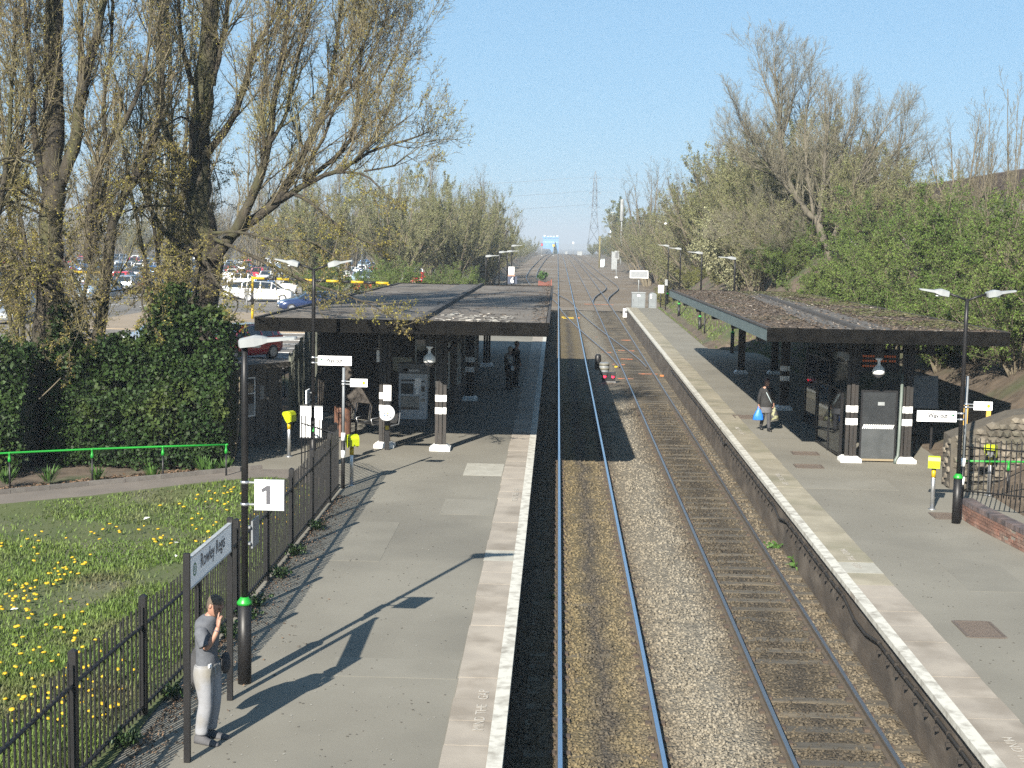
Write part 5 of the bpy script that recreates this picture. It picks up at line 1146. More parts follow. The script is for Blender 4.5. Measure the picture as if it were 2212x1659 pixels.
def make_car(kind, colour, label, group=None):
    st = KINDS[kind]; L = st[-1][0]; t = thing('parked_car', label, 'car', group=group); P = PAINTS[colour]
    rings = []
    for x, zb, zb2, hw, zt, tw in st:
        half = [(hw*.86, zb), (hw*.98, zb+.12), (hw, (zb+zb2)*.55), (hw*.985, zb2), (tw, zt-.03), (tw*.8, zt)]
        rings.append([(x-L/2, y, z) for y, z in half]+[(x-L/2, -y, z) for y, z in reversed(half)])
    n = 12; body, glass, wind, rear = MB(), MB(), MB(), MB()
    v = [p for r_ in rings for p in r_]
    cab0 = next(i for i, s_ in enumerate(st) if s_[4] > s_[2]+.3)-1; cab1 = max(i for i, s_ in enumerate(st) if s_[4] > s_[2]+.3)
    def sub(mb, idx): mb.add([Vector(v[i]) for i in idx], [(0, 1, 2, 3)])
    for i in range(len(st)-1):
        for j in range(n):
            q = [i*n+j, i*n+(j+1) % n, (i+1)*n+(j+1) % n, (i+1)*n+j]
            if j in (3, 7) and cab0 <= i <= cab1: sub(glass, q)
            elif j == 5 and i == cab0 : sub(wind, q)
            elif j == 5 and i == cab1: sub(rear, q)
            else: sub(body, q)
    body.add(rings[0], [tuple(range(n))]); body.add(rings[-1], [tuple(reversed(range(n)))])
    ob = body.build('body', P, t)
    mbm = bmesh.new(); mbm.from_mesh(ob.data); bmesh.ops.remove_doubles(mbm, verts=mbm.verts, dist=.002); bmesh.ops.recalc_face_normals(mbm, faces=mbm.faces); mbm.to_mesh(ob.data); mbm.free(); ob.data.polygons.foreach_set('use_smooth', np.ones(len(ob.data.polygons), bool))
    stuff(glass.build('side_window', CGL, t)); wind.build('windscreen', CGL, t); rear.build('rear_window', CGL, t)
    pil = MB()
    for k in range(cab0+1, cab1+1):
        x = st[k][0]-L/2
        for sgn in (-1, 1):
            a, b = Vector((x, sgn*st[k][3]*.99, st[k][2])), Vector((x, sgn*(st[k][5]+.012), st[k][4]-.03)); pil.cbox((a+b)/2, (.07, .02, (b-a).length), rx=sgn*math.atan2(st[k][3]-st[k][5], b.z-a.z))
    stuff(pil.build('pillars', P, t))
    r_ = .31 if kind != 'people carrier' else .33
    for x in (.78, L-.82):
        for sgn in (-1, 1):
            hw = np.interp(x, [s_[0] for s_ in st], [s_[3] for s_ in st])
            wv = MB(); wv.lathe((0, 0, 0), [(r_*.6, -.1), (r_*.95, -.1), (r_, -.06), (r_, .06), (r_*.95, .1), (r_*.66, .1)], 16)
            w_ = wv.build('wheel', TYRE, t, (x-L/2, sgn*(hw-.085), r_)); w_.rotation_euler = (R(90)*-sgn, 0, 0)
            rm = MB(); rm.lathe((0, 0, 0), [(.03, .075), (r_*.22, .08), (r_*.6, .07), (r_*.66, .102)], 14); rm.build('rim', RIM, w_)
    for sgn in (-1, 1):
        MB().cbox((.20-L/2, sgn*.60*st[2][3]/.83, .70 if kind != 'people carrier' else .80), (.2, .26, .12), rz=sgn*R(-25)).build('headlight', LAMPC, t)
        MB().cbox((L/2-.1, sgn*.62*st[2][3]/.83, .86), (.12, .22, .22), rz=sgn*R(15)).build('tail_light', TAIL, t)
        MB().cbox((st[4][0]-.35-L/2, sgn*(st[4][3]+.1), st[4][2]+.05), (.12, .18, .12)).build('mirror', P, t)
    MB().box(-L/2-.0, -L/2+.06, -.26, .26, .40, .51).build('number_plate', PLATE, t)
    MB().box(-L/2+.02, -L/2+.1, -.45, .45, .55, .62).build('grille', BLACK, t)
    return t
ZC = 2.715
protos = {}
def car(kind, colour, label, x, y, rz, group=None):
    if (kind, colour) not in protos:
        t = make_car(kind, colour, label, group); protos[(kind, colour)] = t; t.location = (x, y, ZC); t.rotation_euler = (0, 0, rz)
    else: t = dup(protos[(kind, colour)], (x, y, ZC), rz, label, group)
    if not group and 'group' in t: del t['group']
    return t
# the ones that can be told apart; heading 0 means the nose points to -x
car('estate', 'dark blue', 'dark blue estate car facing the platform under the yellow height barrier', -17.2, 99.0, R(22))
car('people carrier', 'white', 'white people carrier side-on behind the yellow height barrier post', -23.4, 114.0, R(180))
car('hatchback', 'red', 'red hatchback with dark roof behind the left canopy corner', -13.2, 58.5, R(60))
MB().cbox((.35, 0, 1.475), (1.5, 1.0, .03)).build('roof_panel', PAINTS['black'], protos[('hatchback', 'red')])
car('people carrier', 'silver', 'silver-grey car partly hidden by the hedge next to the red hatchback', -16.4, 60.0, R(58))
car('hatchback', 'white', 'white hatchback side-on in the second row behind the white people carrier', -32.4, 147.5, R(180)); car('hatchback', 'silver', 'silver hatchback parked right beside the white hatchback in the second row', -28.6, 148.5, R(180))
car('hatchback', 'dark blue', 'dark blue hatchback end-on next to the silver hatchback', -25.2, 149, R(150)); car('estate', 'red', 'red estate car seen behind the yellow barrier beam', -17.4, 138, R(180))
car('hatchback', 'pale blue', 'pale blue hatchback beneath the height barrier beam', -20.5, 122, R(90)); car('people carrier', 'pale blue', 'pale blue people carrier glinting between the tree trunks', -36.5, 112, R(70))
car('estate', 'white', 'white estate car behind the right hand part of the yellow barrier', -14.2, 126, R(95)); car('hatchback', 'black', 'black hatchback at the left edge behind the big trunk', -42, 108, R(75)); d_ = car('saloon', 'red', 'red saloon at the left edge of the car park', -44, 121, R(170))
car('hatchback', 'white', 'white hatchback parked left of the pale blue people carrier', -39.8, 113, R(80)); car('estate', 'dark grey', 'dark grey estate parked between the trunks beside the white hatchback', -33.4, 118, R(95)); car('hatchback', 'blue', 'bright blue hatchback parked behind the second barrier bar', -30.2, 118.5, R(88)); car('saloon', 'white', 'white saloon parked right of the bright blue hatchback', -27.0, 119, R(92))
car('estate', 'silver', 'silver estate car near the hedge at the left edge', -31.0, 80, R(95)); car('saloon', 'dark grey', 'dark grey saloon in the nearest row between the trunks', -34, 93, R(80))
kinds = list(KINDS); cols = ['white', 'white', 'silver', 'silver', 'dark grey', 'black', 'red', 'dark blue', 'blue', 'pale blue', 'white', 'red']
cr = random.Random(5)
ROWN = ('nearest', 'next nearest', 'first', 'second', 'third', 'fourth', 'fifth', 'sixth', 'seventh', 'eighth', 'last')
for rown, (row, x0, x1) in zip(ROWN, ((126, -46, -38), (133, -58, -24), (140, -62, -36), (163, -66, -16), (171, -66, -17), (186, -74, -18), (204, -80, -20), (216, -84, -22), (240, -90, -26), (256, -96, -28), (280, -100, -34))):
    x = x0
    while x < x1:
        if cr.random() < .92:
            k, c = cr.choice(kinds), cr.choice(cols); rz = R(90 if cr.random() < .5 else -90)+cr.uniform(-.05, .05)
            if cr.random() < .22 and x+4.5 < x1: rz += R(90); x += 1.6
            car(k, c, '%s %s in the %s distant row of the car park' % (c, k, rown), x, row+cr.uniform(-.4, .4), rz, '%s %ss in the %s distant row of the car park' % (c, k, rown))
        x += 2.65 if row < 200 else 3.0
# yellow height barrier
hb = thing('height_barrier', 'yellow and black height barrier over the car park entrance', 'height barrier', (-19.0, 88.0, 2.71))
def banded(pts, n, name, odd=BLACK):
    a, b = Vector(pts[0]), Vector(pts[1])
    for k in range(n): MB().tube([a.lerp(b, k/n), a.lerp(b, (k+1)/n)], .085, 8).build(name, YELLOW if k % 2 == 0 else odd, hb)
banded(((0, 0, 2.6), (8.6, -.6, 2.45)), 11, 'beam_band'); banded(((0, 0, 0), (0, 0, 2.7)), 3, 'post_band'); banded(((8.6, -.6, 0), (8.6, -.6, 2.4)), 3, 'post_band')
hb2 = thing('height_barrier', 'second yellow barrier bar between the trunks at the left', 'height barrier', (-38.5, 93, 2.71)); MB().tube([(0, 0, 2.7), (9, 0, 2.6)], .09, 8).build('beam', YELLOW, hb2)
for x in (.2, 8.6): MB().tube([(x, 0, 0), (x, 0, 2.6)], .09, 8).build('post', YELLOW, hb2)
for x, y in ((-20.9, 95), (-18.4, 101), (-23.6, 92)):
    t = thing('ticket_post', 'dark meter post on the tan pavement by the height barrier', 'meter post', (x, y, 2.74), group='meter posts by the car park entrance'); MB().tube([(0, 0, 0), (0, 0, 1.2)], .06, 8).build('post', DGREY, t); MB().box(-.16, .16, -.1, .1, 1.2, 1.65).build('head', DGREY, t)
for i, (x, y, h) in enumerate(((-41, 215, 15), (-25.8, 187, 13), (-62, 240, 15), (-30, 262, 14), (-52, 200, 15), (-27.2, 230, 13), (-70, 190, 15), (-27, 97, 14), (-84, 230, 15))):
    t = thing('lighting_column', 'slim pale lighting column standing in the car park', 'lamp post', (x, y, 2.7), group='lighting columns in the car park'); MB().tube([(0, 0, 0), (0, 0, h)], [.11, .06], 8).build('pole', LGREY, t)
    if i not in (1,): MB().cbox((0, -.2, h), (.5, .9, .12)).build('lamp_head', LGREY, t)
t = thing('camera_mast', 'swan-neck mast with a white dome camera above the car park', 'mast', (-38.3, 208, 2.7)); MB().tube([(0, 0, 0), (0, 0, 8), (.2, 0, 8.8), (.8, 0, 9.2), (1.4, 0, 8.9), (1.6, 0, 8.3)], .09, 8).build('pole', LGREY, t); MB().ball((1.6, 0, 8.0), .4, .4, .45).build('dome', WHITE, t)
# ------------------------------------------------------------------ trees, hedges, grass
class Wood:
    def __init__(s, seed): s.r = random.Random(seed); s.p0 = []; s.p1 = []; s.r0 = []; s.r1 = []; s.lf = []; s.tip = []; s.thick = MB()
    def seg(s, a, b, ra, rb, tip=False): s.tip.append(tip); s.p0.append(tuple(a)); s.p1.append(tuple(b)); s.r0.append(ra); s.r1.append(rb)
    def limb(s, pts, k=9):
        """hand-placed limb [(x, y, z, r)]: smoothed and roughened, returned as a dense path"""
        P = np.array(pts); n = len(P); t = np.concatenate([[0], np.cumsum(np.linalg.norm(np.diff(P[:, :3], axis=0), axis=1))])
        m = max(3, int(t[-1]/.35)); tt = np.linspace(0, t[-1], m); out = np.stack([np.interp(tt, t, P[:, j]) for j in range(4)], 1)
        if m > 6:
            ker = np.ones(3)/3
            for j in range(3): pad = np.concatenate([[2*out[0, j]-out[1, j]], out[:, j], [2*out[-1, j]-out[-2, j]]]); out[:, j] = np.convolve(pad, ker, 'valid')
        wob = out[:, 3:4]*.16+.012
        jit = np.array([[s.r.gauss(0, 1) for _ in range(3)] for _ in range(m)])*wob*.5; jit[0] = 0; out[:, :3] += jit
        rr = [q*(1+s.r.uniform(-.07, .09)) for q in out[:, 3]]
        s.thick.tube([Vector(q[:3]) for q in out], rr, k if pts[0][3] > .12 else 6)
        return out
    def grow(s, p, d, L, r0, lev, par):
        """par: list per level of (segments, wiggle, up, children, child angle, child length ratio, leaves)"""
        ns, wig, upt, nch, ang, rat, nl = par[lev]; R_ = s.r; p = Vector(p); d = Vector(d).normalized(); st = L/ns; r = r0
        for i in range(ns):
            d = (d+Vector((R_.gauss(0, wig), R_.gauss(0, wig), R_.gauss(0, wig)+upt))).normalized(); q = p+d*st; rn = max(r0*(1-(i+1)/ns*.75), .0035)
            s.seg(p, q, max(r, .005), rn, i == ns-1)
            t = (i+1)/ns
            if nch and t > .2:
                c = nch/ns*1.2; c = int(c)+(R_.random() < c-int(c))
                for _ in range(c):
                    ax = d.cross(Vector((R_.gauss(0, 1), R_.gauss(0, 1), R_.gauss(0, 1)))); 
                    if ax.length < 1e-3: continue
                    cd = Matrix.Rotation(ang*R_.uniform(.6, 1.35), 3, ax.normalized()) @ d
                    s.grow(p.lerp(q, R_.random()), cd, L*rat*(1.15-.6*t)*R_.uniform(.7, 1.3), rn*.62, lev+1, par)
            for _ in range(int(nl+.999)): 
                if R_.random() < .85*(nl if nl < 1 else 1): s.lf.append(tuple(p.lerp(q, R_.random())+Vector((R_.gauss(0, .02), R_.gauss(0, .02), R_.gauss(0, .02)))))
            p, r = q, rn
    def sprout(s, path, every, L, par, r=.03, ang=.9, skip=0., hang=0., up=.35):
        """side branches along a limb path"""
        R_ = s.r; n = len(path); acc = 0
        for i in range(1, n):
            a, b = Vector(path[i-1][:3]), Vector(path[i][:3]); acc += (b-a).length
            if i/n < skip: acc = 0; continue
            while acc > every:
                acc -= every*R_.uniform(.7, 1.3); d = (b-a).normalized(); t = i/n
                ax = d.cross(Vector((R_.gauss(0, 1), R_.gauss(0, 1), R_.gauss(0, .4)))); 
                if ax.length < 1e-3: continue
                cd = Matrix.Rotation(ang*R_.uniform(.6, 1.3), 3, ax.normalized()) @ d+Vector((0, 0, up))
                s.grow(a.lerp(b, R_.random()), cd, L*R_.uniform(.55, 1.25)*(1.1-.45*t), min(r, max(.008, path[i][3]*.55)), 0, par)
    def twig_mesh(s, name, mat, k=3):
        p0, p1 = np.array(s.p0), np.array(s.p1); r0, r1 = np.array(s.r0), np.array(s.r1); n = len(p0); tip = np.array(s.tip, bool)
        d = p1-p0; d /= np.linalg.norm(d, axis=1, keepdims=True)+1e-9; ref = np.where(np.abs(d[:, 2:3]) > .9, [[1, 0, 0]], [[0, 0, 1]]); u = np.cross(d, ref); u /= np.linalg.norm(u, axis=1, keepdims=True)+1e-9; v = np.cross(d, u)
        a = np.arange(k)*2*PI/k; off = u[:, None]*np.cos(a)[None, :, None]+v[:, None]*np.sin(a)[None, :, None]; j = np.arange(k)
        q = ~tip; V1 = np.concatenate([p0[q, None]+off[q]*r0[q, None, None], p1[q, None]+off[q]*r1[q, None, None]], 1).reshape(-1, 3)
        f = np.concatenate([np.stack([j, (j+1) % k, (j+1) % k+k], 1), np.stack([j, (j+1) % k+k, j+k], 1)]); F1 = (f[None]+(np.arange(q.sum())*2*k)[:, None, None]).reshape(-1, 3)
        V2 = np.concatenate([p0[tip, None]+off[tip]*r0[tip, None, None], p1[tip, None]], 1).reshape(-1, 3); f = np.stack([j, (j+1) % k, 0*j+k], 1)
        F2 = (f[None]+(np.arange(tip.sum())*(k+1))[:, None, None]).reshape(-1, 3)+len(V1)
        return np_mesh(name, np.concatenate([V1, V2]), np.concatenate([F1, F2]), mat, True)
def leaf_mesh(name, P, size, mat, seed=1, up=0., fold=.25, aspect=.6, jit=.3):
    """one kite-shaped leaf face per point"""
    g = np.random.default_rng(seed); P = np.asarray(P, float); n = len(P); N = g.normal(0, 1, (n, 3)); N[:, 2] += up; N /= np.linalg.norm(N, axis=1, keepdims=True)
    A = np.cross(N, g.normal(0, 1, (n, 3))); A /= np.linalg.norm(A, axis=1, keepdims=True)+1e-9; B = np.cross(N, A); s = size*g.uniform(1-jit, 1+jit, n)[:, None]
    V = np.stack([P, P+A*s*.5+B*s*aspect*.5+N*s*fold*.3, P+A*s, P+A*s*.5-B*s*aspect*.5+N*s*fold*.3], 1).reshape(-1, 3)
    return np_mesh(name, V, np.arange(n*4).reshape(-1, 4), mat, True)
def top_obj(name, label, cat, loc, group=None): return thing(name, label, cat, loc, 0, group)
BARK = M('poplar_bark', (.032, .027, .019), (.065, .055, .038), 3, .95, .9, 14, stretch=(3, 3, .7), c3=(.075, .08, .03), s3=.6)
TWIG = M('poplar_twig', (.115, .095, .055), (.165, .14, .085), 1.2, .85, island=.25, c3=(.20, .18, .09), s3=.5)
BUD = M('poplar_bud', (.28, .235, .05), (.22, .165, .05), .8, .7, island=.4, trans=.25)
LA = [[(-14.13,38.5,1.61,0.52),(-13.98,38.5,5.5,0.43),(-13.87,38.5,7.5,0.38),(-13.8,38.5,9.69,0.33),(-13.73,38.5,11.86,0.29),(-13.68,38.5,14.01,0.26),(-13.65,38.5,16.4,0.18),(-13.61,38.5,19.27,0.04)],[(-13.63,38.5,8.99,0.26),(-13.13,38.4,10.13,0.24),(-12.92,38.3,11.75,0.21),(-12.63,38.2,12.27,0.18),(-12.37,38.1,13.17,0.16),(-12.17,38.0,13.95,0.13),(-11.87,37.9,16.54,0.06),(-11.77,37.8,18.06,0.02)],[(-12.92,38.3,11.85,0.15),(-12.9,38.3,12.92,0.12),(-12.92,38.3,13.99,0.1),(-12.92,38.3,16.62,0.03)],[(-13.9,38.4,1.82,0.34),(-13.49,38.58,3.23,0.3),(-12.76,38.76,4.13,0.27),(-12.27,38.93,8.31,0.2),(-11.75,39.11,9.27,0.17),(-11.35,39.29,10.0,0.14),(-11.11,39.47,10.91,0.12),(-11.06,39.64,12.59,0.1),(-11.13,39.82,14.27,0.08),(-11.17,40.0,16.5,0.03)],[(-12.97,38.8,6.96,0.16),(-12.87,38.71,8.35,0.16),(-12.55,38.62,9.45,0.15),(-12.35,38.53,10.16,0.13),(-11.87,38.44,10.59,0.11),(-11.51,38.36,11.24,0.1),(-11.26,38.27,11.88,0.08),(-11.04,38.18,12.46,0.07),(-10.95,38.09,13.45,0.05),(-10.89,38.0,15.01,0.02)],[(-13.88,38.4,8.6,0.15),(-14.14,38.12,10.21,0.12),(-14.07,37.84,11.78,0.1),(-14.11,37.56,12.8,0.08),(-14.04,37.28,13.8,0.06),(-13.96,37.0,15.79,0.02)],[(-13.8,38.3,7.23,0.1),(-13.41,37.92,7.07,0.07),(-12.78,37.55,6.59,0.05),(-12.42,37.17,5.63,0.03),(-12.79,36.8,4.66,0.012)],[(-13.82,38.2,6.95,0.09),(-14.22,37.73,6.93,0.07),(-14.55,37.27,6.56,0.05),(-14.87,36.8,5.96,0.02)],[(-12.34,38.5,10.15,0.09),(-12.38,38.5,11.35,0.08),(-12.18,38.5,12.43,0.07),(-12.08,38.5,14.03,0.05),(-12.01,38.5,15.62,0.02)],[(-12.73,38.6,7.24,0.12),(-12.66,38.6,8.62,0.11),(-12.59,38.6,9.83,0.07)]]
LB = [[(-10.48,41.5,2.43,0.62),(-10.53,41.5,5.42,0.52),(-10.26,41.5,6.98,0.46),(-10.53,41.5,8.75,0.4),(-10.52,41.5,10.51,0.37),(-10.37,41.5,12.26,0.33),(-10.22,41.5,13.41,0.3),(-10.13,41.5,14.56,0.27),(-10.06,41.5,17.41,0.17),(-10.06,41.5,20.22,0.04)],[(-10.07,41.2,7.11,0.26),(-9.57,41.11,7.64,0.24),(-8.96,41.03,8.71,0.2),(-8.59,40.94,9.52,0.18),(-8.31,40.85,10.61,0.15),(-8.15,40.76,11.92,0.12),(-7.9,40.67,13.05,0.1),(-7.72,40.59,14.44,0.07),(-7.59,40.5,16.1,0.02)],[(-9.43,41.3,7.88,0.24),(-8.15,41.4,8.85,0.2),(-7.58,41.5,9.98,0.16),(-7.13,41.6,10.92,0.13),(-6.79,41.7,11.75,0.1),(-6.64,41.8,12.93,0.08),(-6.43,41.9,14.68,0.05),(-6.39,42.0,15.85,0.02)],[(-8.15,41.4,8.85,0.17),(-7.53,41.27,9.21,0.14),(-7.04,41.14,9.56,0.11),(-6.26,41.01,9.68,0.09),(-5.71,40.89,10.14,0.07),(-5.12,40.76,10.38,0.05),(-4.12,40.63,10.67,0.03),(-3.65,40.5,10.86,0.012)],[(-7.44,41.4,9.36,0.12),(-6.56,41.42,10.1,0.1),(-6.06,41.43,10.58,0.09),(-5.89,41.45,11.16,0.07),(-5.9,41.47,12.32,0.05),(-5.71,41.48,13.48,0.03),(-5.43,41.5,14.29,0.012)],[(-7.72,41.0,9.05,0.08),(-7.12,40.6,8.87,0.075),(-6.53,40.2,8.33,0.06),(-6.06,39.8,8.05,0.05),(-5.6,39.4,7.77,0.035),(-4.81,39.0,7.56,0.012)],[(-6.43,41.0,9.67,0.05),(-5.56,40.67,9.7,0.04),(-5.05,40.33,9.21,0.025),(-4.61,40.0,8.64,0.01)],[(-10.29,41.4,10.16,0.18),(-9.5,41.33,11.1,0.15),(-9.07,41.27,12.25,0.12),(-8.82,41.2,13.34,0.1),(-8.4,41.13,13.79,0.08),(-7.98,41.07,14.52,0.06),(-7.86,41.0,15.64,0.02)],[(-10.65,41.4,9.04,0.16),(-11.18,41.62,9.92,0.14),(-11.72,41.84,11.1,0.12),(-11.89,42.06,12.88,0.09),(-11.88,42.28,14.67,0.06),(-11.87,42.5,17.05,0.02)],[(-10.5,41.4,7.27,0.15),(-11.37,41.62,7.55,0.12),(-11.97,41.84,8.26,0.1),(-12.4,42.06,9.03,0.08),(-12.51,42.28,10.53,0.05),(-12.5,42.5,12.34,0.02)],[(-9.96,41.0,7.7,0.09),(-8.49,40.2,7.14,0.07),(-7.28,39.4,6.66,0.05),(-5.85,38.6,6.26,0.035),(-4.61,37.8,5.88,0.022),(-3.9,37.0,5.39,0.01)],[(-10.02,41.0,7.87,0.08),(-9.03,40.25,7.92,0.06),(-7.82,39.5,7.68,0.045),(-6.65,38.75,7.7,0.03),(-5.89,38.0,7.22,0.01)],[(-10.43,41.0,7.57,0.08),(-10.86,40.12,7.1,0.06),(-11.27,39.25,6.71,0.045),(-11.41,38.38,6.1,0.03),(-10.9,37.5,5.4,0.01)],[(-10.31,41.0,7.28,0.07),(-9.59,39.83,6.34,0.05),(-8.67,38.67,6.02,0.03),(-8.66,37.5,5.57,0.01)],[(-10.11,41.4,12.13,0.14),(-9.87,41.67,13.44,0.11),(-9.76,41.93,14.64,0.09),(-9.7,42.2,17.01,0.03)],[(-8.27,40.8,10.5,0.09),(-7.84,40.97,11.32,0.08),(-7.64,41.15,12.55,0.06),(-7.33,41.33,14.0,0.04),(-7.13,41.5,15.18,0.015)],[(-8.84,41.0,8.88,0.1),(-8.43,40.75,10.15,0.08),(-8.5,40.5,11.61,0.06),(-8.28,40.25,12.99,0.04),(-8.17,40.0,14.34,0.015)],[(-7.58,41.2,9.84,0.09),(-7.08,41.36,10.09,0.075),(-6.64,41.52,11.39,0.06),(-6.32,41.68,12.22,0.05),(-6.11,41.84,13.52,0.03),(-5.85,42.0,14.71,0.012)],[(-10.7,41.4,12.13,0.13),(-10.96,41.27,13.08,0.1),(-11.03,41.13,14.49,0.07),(-10.99,41.0,16.16,0.02)]]
LC = [[(-15.94,38.0,1.96,0.35),(-15.66,38.0,6.53,0.28),(-15.53,38.0,10.25,0.24),(-15.4,38.0,13.9,0.2),(-15.28,38.0,17.49,0.05)],[(-15.72,38.0,7.03,0.14),(-15.01,37.88,8.4,0.12),(-14.68,37.75,10.25,0.09),(-14.47,37.62,12.66,0.06),(-14.26,37.5,15.02,0.02)],[(-15.71,38.0,7.52,0.08),(-14.75,37.5,7.54,0.06),(-14.07,37.0,7.07,0.03),(-13.76,36.5,6.6,0.01)],[(-15.63,38.0,8.02,0.1),(-15.17,38.0,9.02,0.08),(-14.53,38.0,9.9,0.07),(-14.26,38.0,11.49,0.05),(-14.16,38.0,13.92,0.02)]]
LR = [[(16.51,85.0,6.26,0.42),(16.16,85.0,7.28,0.36),(15.59,85.0,8.71,0.32),(15.2,85.0,9.72,0.28)],[(15.2,85.0,9.52,0.26),(14.46,85.0,10.22,0.22),(13.48,85.0,11.83,0.17),(12.99,85.0,13.86,0.13),(12.8,85.0,16.38,0.1),(12.54,85.0,17.88,0.06),(12.38,85.0,19.38,0.02)],[(15.42,85.0,9.32,0.24),(15.52,84.75,10.74,0.2),(15.51,84.5,12.35,0.13),(15.58,84.25,14.35,0.08),(15.65,84.0,16.32,0.02)],[(16.09,85.0,7.9,0.18),(16.77,85.2,9.76,0.15),(17.45,85.4,11.41,0.11),(18.43,85.6,13.48,0.08),(19.32,85.8,15.14,0.05),(20.16,86.0,15.88,0.015)],[(14.46,85.0,10.22,0.14),(13.1,84.5,11.7,0.11),(11.75,84.0,13.26,0.08),(10.63,83.5,14.61,0.05),(9.97,83.0,15.94,0.015)],[(13.59,85.0,11.63,0.09),(11.97,85.33,12.33,0.07),(10.54,85.67,13.55,0.04),(10.03,86.0,14.39,0.012)],[(15.09,85.0,9.82,0.15),(14.67,85.5,12.39,0.12),(14.55,86.0,14.97,0.09),(14.85,86.5,17.28,0.05),(14.96,87.0,18.26,0.015)],[(15.55,84.5,11.34,0.12),(16.49,85.0,12.9,0.09),(17.12,85.5,14.87,0.06),(17.46,86.0,16.65,0.015)],[(17.47,85.5,11.42,0.08),(19.06,85.0,12.44,0.06),(20.17,84.5,14.24,0.04),(20.1,84.0,15.4,0.012)],[(12.99,85.0,13.86,0.08),(13.47,84.67,15.85,0.06),(13.67,84.33,17.32,0.04),(13.72,84.0,18.38,0.012)],[(12.87,85.0,15.87,0.06),(12.11,85.33,17.11,0.05),(11.7,85.67,18.45,0.03),(11.41,86.0,19.3,0.012)],[(15.76,85.0,8.3,0.08),(14.29,84.25,8.78,0.06),(12.85,83.5,8.85,0.05),(11.23,82.75,9.01,0.03),(9.17,82.0,8.36,0.01)],[(15.88,85.0,8.0,0.06),(14.53,83.67,7.87,0.05),(12.71,82.33,7.84,0.03),(11.52,81.0,7.72,0.01)],[(17.57,85.0,11.6,0.06),(19.23,84.67,11.41,0.05),(20.52,84.33,12.43,0.03),(21.22,84.0,12.83,0.01)]]
LB += [[(-7.06,41.2,10.89,0.07),(-6.26,41.3,11.84,0.055),(-5.52,41.4,12.9,0.04),(-5.13,41.5,13.95,0.025),(-4.97,41.6,14.65,0.012)],[(-5.73,41.0,10.15,0.06),(-5.14,41.33,11.11,0.045),(-4.83,41.67,12.01,0.03),(-4.64,42.0,12.75,0.012)],[(-6.24,40.9,9.68,0.06),(-5.39,40.6,10.47,0.045),(-4.78,40.3,10.86,0.03),(-4.12,40.0,11.29,0.012)],[(-6.76,41.5,11.73,0.06),(-5.98,41.33,12.77,0.045),(-5.44,41.17,13.89,0.03),(-5.14,41.0,14.89,0.012)],[(-5.89,41.4,11.39,0.05),(-5.25,41.7,12.24,0.04),(-4.83,42.0,13.27,0.025),(-4.69,42.3,14.02,0.012)],[(-6.46,41.8,12.93,0.05),(-5.84,42.0,13.96,0.035),(-5.52,42.2,15.09,0.012)],[(-5.56,40.6,9.7,0.04),(-4.78,40.4,9.79,0.03),(-4.25,40.2,10.18,0.02),(-3.99,40.0,9.95,0.01)]]
POP = [(6, .12, .14, 10, .7, .44, 0), (4, .16, .15, 7, .8, .5, 0), (2, .2, .16, 0, 0, 0, .8)]
EPI = [(3, .2, .16, 4, .7, .6, 0), (2, .2, .14, 0, 0, 0, .8)]
POPH = [(6, .16, .0, 6, .8, .45, 0), (4, .20, .02, 4, .9, .5, 1), (3, .32, .14, 0, 0, 0, 1)]
def big_poplar(name, label, limbs, seed, hang=(), every=.62, leaf=.058, nhang=8):
    o = Vector(limbs[0][0][:3]); w = Wood(seed)
    lim = [[(x-o.x, y-o.y, z-o.z, r) for x, y, z, r in L] for L in limbs]
    R_ = w.r; n0 = len(lim)
    for k in range(nhang):                                            # low arching branches round the lower trunk
        z = R_.uniform(3.2, 8.5); a = R_.uniform(-1.05*PI, -.52*PI) if R_.random() < .8 else R_.uniform(.5*PI, PI); ln = R_.uniform(2.2, 4.2)
        tx = float(np.interp(z, [q[2] for q in lim[0]], [q[0] for q in lim[0]])); c, s_ = math.cos(a), math.sin(a)
        lim.append([(tx, 0, z, .055), (tx+c*ln*.3, s_*ln*.3, z+.55, .042), (tx+c*ln*.65, s_*ln*.65, z+.45, .028), (tx+c*ln, s_*ln, z-.25, .016), (tx+c*ln*1.12, s_*ln*1.12, z-.75, .008)]); hang = tuple(hang)+(n0+k,)
    for i, L in enumerate(lim):
        if i: L = [(a, b, c, max(.008, d*(.68 if d > .05 else .85))) for a, b, c, d in L]
        else: L = [(a, b, c, d*.86) for a, b, c, d in L]
        path = w.limb(L, 14 if i == 0 else 9)
        if i == 0:
            w.sprout(path, .5, 2.2, POP, .03, 1.0, .22, up=.5); w.sprout(path, .08, .9, EPI, .012, 1.1, .15, up=.5)
            flare = [Vector((0, 0, -.3))+Vector((math.cos(a)*L[0][3]*1.3, math.sin(a)*L[0][3]*1.3, 0)) for a in (0.3, 1.6, 2.9, 4.2, 5.4)]
            for q in flare: w.thick.tube([q, Vector((q.x*.55, q.y*.55, .35)), Vector((q.x*.3, q.y*.3, 1.0))], [L[0][3]*.35, L[0][3]*.4, L[0][3]*.2], 6)
        elif i in hang: w.sprout(path, .2, 1.2, POPH, .016, 1.0, .12, up=-.05)
        else: w.sprout(path, every*.5, 2.6, POP, .035, .75, .12, up=.35); w.sprout(path, .15, .85, EPI, .012, 1.0, .1, up=.45); w.grow(Vector(path[-1][:3]), Vector(path[-1][:3])-Vector(path[-3][:3]), .8, path[-1][3], 0, POP)
    print(name, 'twigs', len(w.p0), 'buds', len(w.lf)); t = top_obj(name, label, 'tree', o)
    w.thick.build('trunk', BARK, t); stuff(link('crown', w.twig_mesh('crown', TWIG), t)); stuff(link('buds', leaf_mesh('buds', w.lf[::3]+w.lf[1::3], leaf, BUD, seed, aspect=.5), t))
    return t, w
